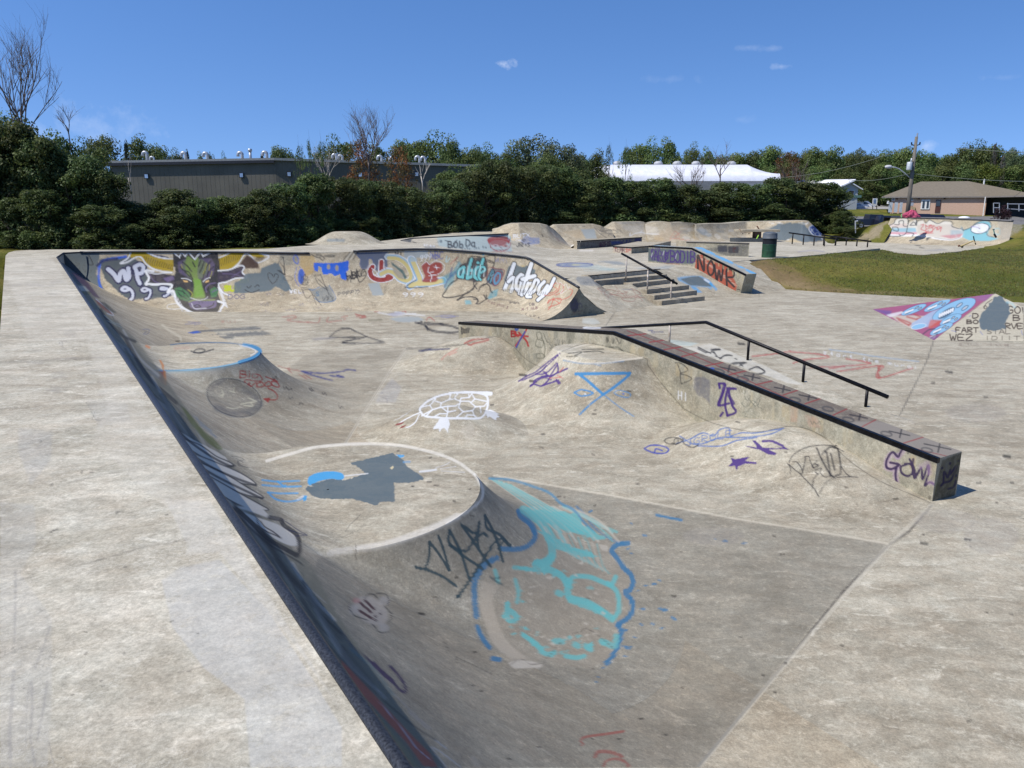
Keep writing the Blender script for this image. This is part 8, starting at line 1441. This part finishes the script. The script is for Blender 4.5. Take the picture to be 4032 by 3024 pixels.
for px in (3533, 3622, 3723): wallbox('wall_lamp', (px-4, 785), (px+4, 779), M_door, pk, .3)
wallbox('downpipe', (3874, 832), (3877, 810), M_wfr, pk, .1); wallbox('downpipe', (3503, 834), (3507, 778), pmat('dark_post', (.08, .08, .08), .6), pk, .12)
for px in (3884,): q = Y(px, 840, yp-1.0+(0 if px < 3900 else -(px-3879)/196*14)); MB().box((q[0], q[1], q[2]-.6), .14, .14, ze-q[2]+.5).build('porch_post', M_wfr, pk)
lk = empty('utility_cabinet', (*Y(3535, 835, yp-1.2)[:2], zb_), 'three tall grey metal lockers against the pink building', 'cabinet'); M_lk = pmat('grey_locker', (.42, .46, .50), .5, .2)
for a, b in ((3506, 3526), (3530, 3548), (3551, 3567)): wallbox('locker_door', (a, 836), (b, 797), M_lk, lk, .5, yp-.9)
q = Y(3512, 803, yp-1.5); MB().box((q[0], yp-1.46, q[2]), .35, .03, .5).build('notice', M_wfr, lk)
gm_ = empty('gas_meter', (*Y(3600, 836, yp-.5)[:2], zb_), 'tan gas pipes and meter on the pink wall', 'gas meter'); M_tan = pmat('tan_pipe', (.38, .30, .18), .6)
mb = MB()
for px, top in ((3587, 808), (3593, 803), (3599, 800)): a = Y(px, 837, yp-.4); b = Y(px, top, yp-.4); mb.tube([a, b], .07, 6)
a = Y(3606, 822, yp-.5); mb.box((a[0], a[1], a[2]-.4), .5, .4, .7).tube([Y(3599, 818, yp-.5), Y(3614, 818, yp-.5), Y(3617, 834, yp-.5)], .07, 6); mb.build('pipes', M_tan, gm_)
a = Y(3600, 804, yp-.5); MB().lathe((a[0], a[1]-.1, a[2]), [(0, -.1), (.28, -.1), (.28, .1), (0, .1)], 14, 'y').build('meter_dial', M_vent, gm_)
for o_ in (pk, lk, gm_):
    dx, dy = (o_.location.x-A[0])*BSX, o_.location.y-yp; o_.location.x = A[0]+dx*math.cos(BA_)-dy*math.sin(BA_); o_.location.y = yp+dx*math.sin(BA_)+dy*math.cos(BA_); o_.rotation_euler = (0, 0, BA_); o_.scale = (BSX, 1, 1)
# chain fence by the porch
fc = empty('fence', (*Y(3960, 838, 112)[:2], 1.5), 'galvanised pipe fence beside the pink building porch', 'fence'); M_galv = pmat('galvanised_pipe', (.55, .57, .58), .4, .5)
for pts in (((3965, 803), (4060, 804)), ((3965, 822), (4060, 828)), ((3912, 800), (3935, 800)), ((3912, 818), (3935, 818))): MB().tube([Y(*pts[0], 112), Y(*pts[1], 112)], .06, 6).build('rail', M_galv, fc)
for px, t, b in ((3912, 800, 838), (3935, 800, 838), (4012, 803, 832), (3968, 800, 830), (4050, 803, 832)): MB().tube([Y(px, t, 112), Y(px, b, 112)], .06, 6).build('post', M_galv, fc)
# ================================================================ utility pole with lamp, wires
ypl = 112.; pb_, pt_ = Y(3572, 850, ypl), Y(3609, 538, ypl); lean = 0
pt_[0] = pb_[0]+(pt_[0]-pb_[0])
pole = empty('utility_pole', (pb_[0], ypl, pb_[2]), 'tall wooden utility pole with transformer in front of the pink building', 'utility pole'); M_pole = pmat('weathered_pole', (.16, .145, .12), .9, 0, 2, .2, stretch=(6, 6, .6))
def polat(t): return pb_+(pt_-pb_)*t
MB().tube([polat(-.06), polat(.3), polat(1.)], [.30, .27, .19], 12).build('pole', M_pole, pole, True)
MB().tube([polat(1.)+np.array([.12, 0, -.3]), Y(3611, 536, ypl), Y(3613, 524, ypl)], .10, 6).build('top_pin', M_vent, pole)
ca = polat(.885); MB().tube([ca+np.array([-.55, 0, .2]), ca, ca+np.array([.55, 0, .2])], .07, 6).tube([ca+np.array([-.55, 0, .15]), ca+np.array([-.6, 0, .5])], .09, 6).tube([ca+np.array([.55, 0, .15]), ca+np.array([.6, 0, .5])], .09, 6).build('insulator_bracket', M_black, pole)
tc_ = Y(3579, 670, ypl-.3); MB().lathe((tc_[0], tc_[1], tc_[2]), [(0, 0), (.34, 0), (.36, .08), (.36, 1.0), (.30, 1.1), (0, 1.12)], 16).tube([(tc_[0]+.15, tc_[1], tc_[2]+1.1), (tc_[0]+.2, tc_[1], tc_[2]+1.6)], .1, 8).build('transformer', pmat('transformer_grey', (.52, .55, .56), .5, .2), pole, True)
arm = [Y(3583, 700, ypl), Y(3565, 684, ypl), Y(3540, 665, ypl), Y(3525, 659, ypl), Y(3508, 657, ypl)]
la = MB().tube(arm, .075, 8).build('lamp_arm', M_galv, pole, True)
l0 = arm[-1]; MB().lathe((l0[0]-.35, l0[1], l0[2]), [(0, -.5), (.16, -.45), (.26, -.1), (.24, .3), (.12, .5), (0, .52)], 12, 'x').build('lamp_head', pmat('lamp_grey', (.5, .5, .5), .4), la, True)
def wire(label, p0, p1, y0, y1, sag, r=.045):
    a, b = Y(*p0, y0), Y(*p1, y1); P = [a+(b-a)*t+np.array([0, 0, -4*sag*t*(1-t)]) for t in np.linspace(0, 1, 15)]
    tag(MB().tube(P, r, 5).build('wire', pmat('wire', (.16, .18, .14), .6), None, loc=a), label, 'overhead wire', 'overhead wires')
wire('lower overhead wire running left from the utility pole to the white house', (3586, 682), (3340, 708), ypl, 150, .5)
wire('lower overhead wire running right from the utility pole above the pink roof', (3588, 683), (4150, 716), ypl, 112, .3)
wire('upper overhead wire at the right edge above the trees', (3764, 584), (4150, 604), 118, 112, .1)
wire('upper overhead wire fading left from the pole across the treetops', (3604, 568), (2880, 690), ypl, 150, 2.)
# ================================================================ vehicles
M_tyre = pmat('tyre', (.012, .012, .012), .85); M_rim = pmat('wheel_rim', (.35, .36, .38), .35, .7)
def carpaint(nm, c): return pmat(nm, c, .28, .1, 2, .03, spec=.6)
def vehicle(label, cat, name, pos, yaw, paint, prof, glass, width, wheels, wr=.34, group=None):
    """prof: side outline (x forward,z); glass: list of side window polygons; wheels: x positions"""
    o = empty(name, (0, 0, 0), label, cat, group); hw = width/2
    def body(P, w0, w1=None, ztaper=1.):
        zs = [p[1] for p in P]; z0, z1 = min(zs), max(zs); V = []
        for s in (-1, 1):
            for x, z in P: t = max(0, (z-ztaper)/max(z1-ztaper, .01)); V.append((x, s*(w0-(w0-(w1 or w0))*t), z))
        n = len(P); F = [tuple(range(n-1, -1, -1)), tuple(range(n, 2*n))]+[(i, (i+1) % n, (i+1) % n+n, i+n) for i in range(n)]
        return V, F
    V, F = body(prof, hw, hw*.80, .95); b = recalc(MB().add(V, F).build('body', paint, o, bevel=.05))
    for g in glass:
        V, F = body(g, hw+.012, hw*.80+.012, .95); recalc(MB().add(V, F).build('window', M_glass, o))
    for x in wheels:
        for s in (-1, 1):
            t = MB().lathe((x, s*(hw-.12), wr), [(wr*.55, -.11), (wr, -.11), (wr, .11), (wr*.55, .11)], 22, 'y').build('wheel', M_tyre, o, True); MB().lathe((x, s*(hw-.12)+s*.02, wr), [(0, -.1), (wr*.6, -.1), (wr*.6, .1), (0, .1)], 16, 'y').build('rim', M_rim, t)
    xf = max(p[0] for p in prof); 
    for s in (-1, 1): MB().box((xf-.06, s*hw*.7, .72), .1, .32, .16).build('headlight', pmat('headlight', (.6, .62, .65), .1, .2), o)
    o.location = tuple(pos); o.rotation_euler = (0, 0, yaw); return o
pick = [(-2.9, .45), (2.9, .45), (2.95, .75), (2.9, 1.12), (1.6, 1.2), (.95, 1.82), (-.75, 1.86), (-.85, 1.25), (-2.9, 1.22)]
px_, zz_ = Y(3437, 899, 105), 0
vehicle('black pickup truck parked on the street beyond the berm', 'pickup truck', 'pickup_truck', (Y(3432, 899, 104)[0], 104, Y(3432, 900, 104)[2]), 0., carpaint('black_paint', (.012, .014, .022)), pick, [[(-.6, 1.3), (.15, 1.3), (.15, 1.76), (-.58, 1.76)], [(.22, 1.3), (1.35, 1.3), (.9, 1.74), (.22, 1.76)]], 1.95, (-1.85, 1.9), .40)
car = [(-2.2, .35), (2.2, .35), (2.25, .7), (1.4, .92), (.7, 1.42), (-1.2, 1.45), (-2.0, 1.0), (-2.25, .9)]; cg = [[(-1.5, .98), (-.3, .98), (-.3, 1.38), (-1.15, 1.38)], [(-.22, .98), (1.15, .98), (.6, 1.36), (-.22, 1.38)]]
suv = [(-2.3, .4), (2.3, .4), (2.35, .85), (1.3, 1.05), (.8, 1.66), (-2.0, 1.7), (-2.3, 1.1)]; sg_ = [[(-1.9, 1.1), (-.4, 1.1), (-.4, 1.6), (-1.8, 1.6)], [(-.3, 1.1), (1.0, 1.1), (.65, 1.58), (-.3, 1.6)]]
van = [(-2.3, .35), (2.3, .35), (2.35, .8), (1.75, 1.12), (.95, 1.78), (-2.3, 1.85)]; vg = [[(.15, 1.1), (1.35, 1.12), (.85, 1.68), (.15, 1.7)]]
dk_ = carpaint('navy_paint', (.014, .018, .035)); wt = carpaint('white_paint', (.72, .73, .75))
def setcar(label, px, pyb, y, yaw, paint, P, gl, cat, name, group=None, wr=.33):
    p = Y(px, pyb, y); vehicle(label, cat, name, (p[0], y, p[2]), yaw, paint, P, gl, 1.8, (-1.4, 1.4), wr, group)
GP_ = 'dark cars parked behind the mural quarter pipe'
setcar('left of the dark cars showing over the mural wall, beside the pickup', 3510, 901, 103, .1, dk_, suv, sg_, 'car', 'parked_car', GP_)
setcar('middle dark car whose roof shows over the mural wall, right of the pole', 3622, 893, 103, .0, dk_, suv, sg_, 'car', 'parked_car', GP_); setcar('right of the dark cars behind the mural wall, with sloping bonnet', 3676, 895, 106, -.1, dk_, suv, sg_, 'car', 'parked_car', GP_)
setcar('white panel van parked at the edge of the car park', 3390, 827, 158, -.15, wt, van, vg, 'van', 'parked_van'); setcar('silver white hatchback in front of the white van', 3362, 829, 154, -.2, carpaint('silver_paint', (.5, .52, .56)), car, cg, 'car', 'parked_car')
setcar('far dark car left of the white signboard', 3412, 794, 190, .2, dk_, suv, sg_, 'car', 'parked_car'); setcar('far dark car right behind the white signboard', 3462, 794, 188, .0, dk_, suv, sg_, 'car', 'parked_car')
# signboard
sb = empty('signboard', Y(3445, 827, 146), 'white notice board on two posts by the car park', 'sign'); 
for px in (3436, 3452): MB().tube([Y(px, 828, 146), Y(px, 777, 146)], .07, 6).build('post', M_bark, sb)
f = MB().box((*Y(3444, 803, 145.9)[:2], Y(3444, 803, 145.9)[2]), .85, .08, 1.0).build('board', M_wfr, sb); MB().box((*Y(3444, 803, 145.8)[:2], Y(3444, 809, 145.8)[2]), .85, .06, .24).build('lower_strip', M_wfr, sb)
mb = MB()
for k in range(5): q = Y(3444, 801-k*3, 145.84); mb.box((q[0], q[1], q[2]), .5-.06*(k % 2), .02, .05)
q = Y(3445, 787, 145.84); mb.box((q[0], q[1], q[2]), .22, .02, .16); mb.build('print', pmat('blue_print', (.15, .25, .5), .6), f)
mp = empty('marker_post', Y(3369, 915, 62), 'short pale metal post at the kerb by the pickup', 'post'); MB().tube([Y(3368, 918, 62), Y(3368, 870, 62)], .05, 8).tube([Y(3366, 872, 62), Y(3378, 870, 62)], .05, 8).build('post_tube', M_galv, mp)
# ================================================================ small things left lying about
ym = mt[2, 1]
jk = empty('jacket', Y(3588, 856, ym+.4), 'crumpled pink jacket lying on top of the mural wall', 'jacket'); jc = Y(3587, 856, ym+.5); V = []; rd = random.Random(4)
for r_ in range(9):
    for k in range(26):
        a = 2*math.pi*k/26; q = r_/8.; rad = math.sin(q*math.pi*.5+.0)*(1+.25*math.sin(a*5+r_)+.12*rd.uniform(-1, 1)); V.append((jc[0]+.62*rad*math.cos(a)*(.9+.2*math.sin(3*a)), jc[1]+.3*rad*math.sin(a), jc[2]-.0+.42*(1-q**1.5)*(1+.35*math.sin(a*4+r_*.8))))
F = [(r_*26+k, r_*26+(k+1) % 26, (r_+1)*26+(k+1) % 26, (r_+1)*26+k) for r_ in range(8) for k in range(26)]
recalc(MB().add(V, F).build('cloth', pmat('pink_cloth', col(205, 90, 125), .8, 0, 9, .25), jk, True))
cn = Y(3549, 857, ym+.3); MBo = MB().lathe(cn, [(0, 0), (.05, 0), (.052, .02), (.052, .17), (.035, .22), (.03, .27), (0, .27)], 14).build('bottle', pmat('green_bottle', (.18, .38, .16), .3), None, True, loc=cn); tag(MBo, 'small green bottle standing on the mural wall left of the jacket', 'bottle')
cw = Y(3796, 861, ym+.4); v = []; MBo = MB().lathe(cw, [(.3, 0), (.34, .05), (.28, .14), (.12, .19), (0, .2)], 20).build('helmet', pmat('white_helmet', (.8, .8, .82), .35), None, True, loc=cw); MBo.scale = (1.25, 1, .9); tag(MBo, 'white helmet lying on top of the mural wall', 'helmet')
M_yel2 = pmat('cream_scooter', (.55, .42, .2), .4, .2)
sc = empty('kick_scooter', Y(3785, 972, 44), 'cream kick scooter lying on its side before the mural', 'kick scooter')
sy = 44.; deck0, deck1 = Y(3782, 970, sy), Y(3832, 948, sy); MB().tube([deck0, Y(3805, 960, sy), deck1], [.05, .045, .035], 8).build('deck', M_yel2, sc); MB().tube([deck1, Y(3840, 957, sy-.4)], .025, 8).build('stem', M_yel2, sc)
MB().tube([Y(3833, 931, sy+.3), Y(3836, 946, sy), Y(3842, 962, sy-.4)], .03, 8).build('handlebar', M_black, sc)
for p in ((3776, 968), (3789, 972)): q = Y(*p, sy); MB().lathe((q[0], q[1], q[2]), [(0, -.02), (.06, -.02), (.06, .02), (0, .02)], 14, 'y').build('wheel', pmat('brown_wheel', (.25, .12, .07), .6), sc)
s2_ = empty('kick_scooter', Y(3918, 930, 50), 'dark scooter leaning at the right end of the mural', 'kick scooter'); MB().tube([Y(3912, 904, 50), Y(3917, 925, 49.8)], .035, 6).build('stem', pmat('green_stem', (.05, .15, .13), .5), s2_); MB().tube([Y(3915, 922, 49.8), Y(3922, 934, 49.6)], .06, 6).build('deck', M_black, s2_); MB().tube([Y(3909, 904, 50), Y(3916, 903, 50)], .03, 6).build('handlebar', M_black, s2_)
# low concrete table with two boards
yt = 53.; tb = empty('concrete_table', G(2990, 943, ZP), 'low round ended concrete table behind the litter bin', 'table'); tc2 = Y(3000, 912, yt)
pts = [Y(px, 912, yt) for px in (2935, 3072)]; zt_ = tc2[2]; P = []
for a in np.linspace(math.pi/2, 3*math.pi/2, 12): P.append((pts[0][0]+.6*math.cos(a), yt+.6+.6*math.sin(a)))
P += [(pts[1][0], yt), (pts[1][0], yt+1.2)]
MB().prism(P, zt_-.02, zt_+.14).build('table_top', M_step, tb, bevel=.02); MB().box((Y(2990, 912, yt)[0], yt+.5, ZP-.05), .42, .6, zt_-ZP+.05).build('pedestal', pmat('brown_pedestal', (.09, .055, .045), .8), tb)
MB().prism([(p[0]*.93+Y(2985, 912, yt)[0]*.05, p[1]) for p in P], ZP-.05, ZP+.25).build('bench_slab', pmat('dark_slab', (.07, .08, .085), .8), tb)
for nm_, px, py in (('left skateboard with brown upturned tail on the concrete table', 2912, 903), ('right skateboard with brown upturned tail behind the concrete table', 2981, 890)):
    q = Y(px, py, yt+.2 if px < 2950 else yt+1.4); b = empty('skateboard', q, nm_, 'skateboard'); MB().add([(q[0]-.02, q[1]-.12, q[2]+.0), (q[0]+.12, q[1]-.12, q[2]-.20), (q[0]+.12, q[1]+.12, q[2]-.20), (q[0]-.02, q[1]+.12, q[2]), (q[0], q[1]-.12, q[2]+.02), (q[0]+.15, q[1]-.12, q[2]-.19), (q[0]+.15, q[1]+.12, q[2]-.19), (q[0], q[1]+.12, q[2]+.02), (q[0]+.75, q[1]-.12, q[2]-.22), (q[0]+.75, q[1]+.12, q[2]-.22), (q[0]+.75, q[1]-.12, q[2]-.25), (q[0]+.75, q[1]+.12, q[2]-.25)], [(0, 1, 2, 3), (4, 7, 6, 5), (0, 4, 5, 1), (3, 2, 6, 7), (0, 3, 7, 4), (5, 6, 9, 8), (1, 10, 11, 2), (1, 5, 8, 10), (6, 2, 11, 9), (8, 9, 11, 10)]).build('deck', pmat('brown_board', (.28, .12, .07), .6), b)
    for dx in (.2, .62): MB().lathe((q[0]+dx, q[1]-.12, q[2]-.29), [(0, -.03), (.035, -.03), (.035, .03), (0, .03)], 10, 'y').build('wheel', M_black, b)
q = Y(2986, 938, yt-.2); g_ = MB().tube([Y(2979, 940, yt-.2), Y(2984, 932, yt-.2), Y(2987, 925, yt-.2)], .035, 6).build('strap', pmat('lime_strap', (.35, .65, .08), .6), None, loc=q); tag(g_, 'lime green strap hanging under the concrete table', 'strap')
# ================================================================ light, sky, camera
SUN_AZ = np.array([-.91, -.42]); SUN_AZ /= np.hypot(*SUN_AZ); SUN_EL = math.radians(55)
sd = Vector((SUN_AZ[0]*math.cos(SUN_EL), SUN_AZ[1]*math.cos(SUN_EL), math.sin(SUN_EL)))
l = bpy.data.lights.new('sun', 'SUN'); l.energy = 4.3; l.angle = math.radians(.55); l.color = (1., .955, .89)
lo = bpy.data.objects.new('sun', l); C.objects.link(lo); lo.rotation_euler = sd.to_track_quat('Z', 'Y').to_euler(); lo.location = (0, 0, 60)
w = bpy.data.worlds.new('World'); SC.world = w; w.use_nodes = True; N = w.node_tree.nodes; L = w.node_tree.links
bg = N['Background']; sky = N.new('ShaderNodeTexSky'); sky.sky_type = 'NISHITA'; sky.sun_disc = False
sky.sun_elevation = SUN_EL; sky.sun_rotation = math.atan2(SUN_AZ[0], SUN_AZ[1]); sky.altitude = 250; sky.air_density = 1.; sky.dust_density = .3; sky.ozone_density = 2.2
hs = N.new('ShaderNodeHueSaturation'); hs.inputs['Saturation'].default_value = 1.24; hs.inputs['Value'].default_value = 1.
tcs = N.new('ShaderNodeTexCoord'); sx = N.new('ShaderNodeSeparateXYZ'); L.new(tcs.outputs['Generated'], sx.inputs[0])
mr = N.new('ShaderNodeMath'); mr.operation = 'MULTIPLY_ADD'; mr.use_clamp = True; L.new(sx.outputs['Z'], mr.inputs[0]); mr.inputs[1].default_value = 1.15; mr.inputs[2].default_value = .16
cx_ = N.new('ShaderNodeCombineXYZ'); L.new(sx.outputs['X'], cx_.inputs[0]); L.new(sx.outputs['Y'], cx_.inputs[1]); L.new(mr.outputs[0], cx_.inputs[2])
nv = N.new('ShaderNodeVectorMath'); nv.operation = 'NORMALIZE'; L.new(cx_.outputs[0], nv.inputs[0]); L.new(nv.outputs[0], sky.inputs[0])
L.new(sky.outputs[0], hs.inputs['Color'])
# a few faint fair-weather wisps, placed by direction in the sky
tc = N.new('ShaderNodeTexCoord'); tn = N.new('ShaderNodeMix'); tn.data_type = 'RGBA'; tn.blend_type = 'MULTIPLY'; tn.inputs[0].default_value = 1; L.new(hs.outputs[0], tn.inputs[6]); tn.inputs[7].default_value = (1.0, .93, 1.04, 1); last = tn.outputs[2]
nz = N.new('ShaderNodeTexNoise'); nz.inputs['Scale'].default_value = 38; nz.inputs['Detail'].default_value = 7; nz.inputs['Roughness'].default_value = .62
L.new(tc.outputs['Generated'], nz.inputs['Vector'])
for (px, py, rx, ry, st) in ((1975, 252, 75, 26, .5), (2950, 186, 60, 14, .10), (3040, 190, 50, 14, .09), (3082, 262, 50, 14, .18), (2650, 312, 200, 22, .06), (330, 500, 260, 110, .14), (2920, 470, 60, 20, .05), (3650, 575, 90, 25, .22), (3950, 305, 70, 14, .06)):
    d = Vector(ray(px, py)).normalized(); rt = d.cross(Vector((0, 0, 1))).normalized(); up = rt.cross(d)
    dots = []
    for ax, sc in ((rt, F_/rx), (up, F_/ry)):
        v = N.new('ShaderNodeVectorMath'); v.operation = 'DOT_PRODUCT'; L.new(tc.outputs['Generated'], v.inputs[0]); v.inputs[1].default_value = tuple(ax*sc); dots.append(v.outputs['Value'])
    ln = N.new('ShaderNodeCombineXYZ'); L.new(dots[0], ln.inputs[0]); L.new(dots[1], ln.inputs[1])
    v3 = N.new('ShaderNodeVectorMath'); v3.operation = 'DOT_PRODUCT'; L.new(tc.outputs['Generated'], v3.inputs[0]); v3.inputs[1].default_value = tuple(d)
    le = N.new('ShaderNodeVectorMath'); le.operation = 'LENGTH'; L.new(ln.outputs[0], le.inputs[0])
    a = N.new('ShaderNodeMath'); a.operation = 'SUBTRACT'; a.inputs[0].default_value = 1.45; L.new(le.outputs['Value'], a.inputs[1])
    a1 = N.new('ShaderNodeMath'); a1.operation = 'MULTIPLY_ADD'; L.new(nz.outputs['Fac'], a1.inputs[0]); a1.inputs[1].default_value = 3.2; a1.inputs[2].default_value = -2.3
    a2 = N.new('ShaderNodeMath'); a2.operation = 'ADD'; a2.use_clamp = True; L.new(a.outputs[0], a2.inputs[0]); L.new(a1.outputs[0], a2.inputs[1])
    g1 = N.new('ShaderNodeMath'); g1.operation = 'MULTIPLY'; L.new(a2.outputs[0], g1.inputs[0]); g1.inputs[1].default_value = st
    g2 = N.new('ShaderNodeMath'); g2.operation = 'GREATER_THAN'; L.new(v3.outputs['Value'], g2.inputs[0]); g2.inputs[1].default_value = .5
    g3 = N.new('ShaderNodeMath'); g3.operation = 'MULTIPLY'; g3.use_clamp = True; L.new(g1.outputs[0], g3.inputs[0]); L.new(g2.outputs[0], g3.inputs[1])
    mx = N.new('ShaderNodeMix'); mx.data_type = 'RGBA'; L.new(g3.outputs[0], mx.inputs[0]); L.new(last, mx.inputs[6]); mx.inputs[7].default_value = (7.2, 7.4, 7.9, 1); last = mx.outputs[2]
L.new(last, bg.inputs[0]); bg.inputs[1].default_value = .13
cam = bpy.data.cameras.new('camera'); co = bpy.data.objects.new('camera', cam); C.objects.link(co)
co.location = (0, 0, EZ); co.rotation_euler = (math.radians(90)-PT, 0, 0); cam.sensor_width = 36; cam.lens = 36*F_/4032; cam.clip_start = .05; cam.clip_end = 3000
SC.camera = co
SC.view_settings.view_transform = 'Standard'; SC.view_settings.look = 'None'; SC.view_settings.exposure = .34; SC.view_settings.gamma = 1
SC.cycles.use_denoising = True; SC.cycles.max_bounces = 6; SC.cycles.transparent_max_bounces = 4
try: SC.cycles.denoising_input_passes = 'RGB_ALBEDO_NORMAL'
except Exception: pass
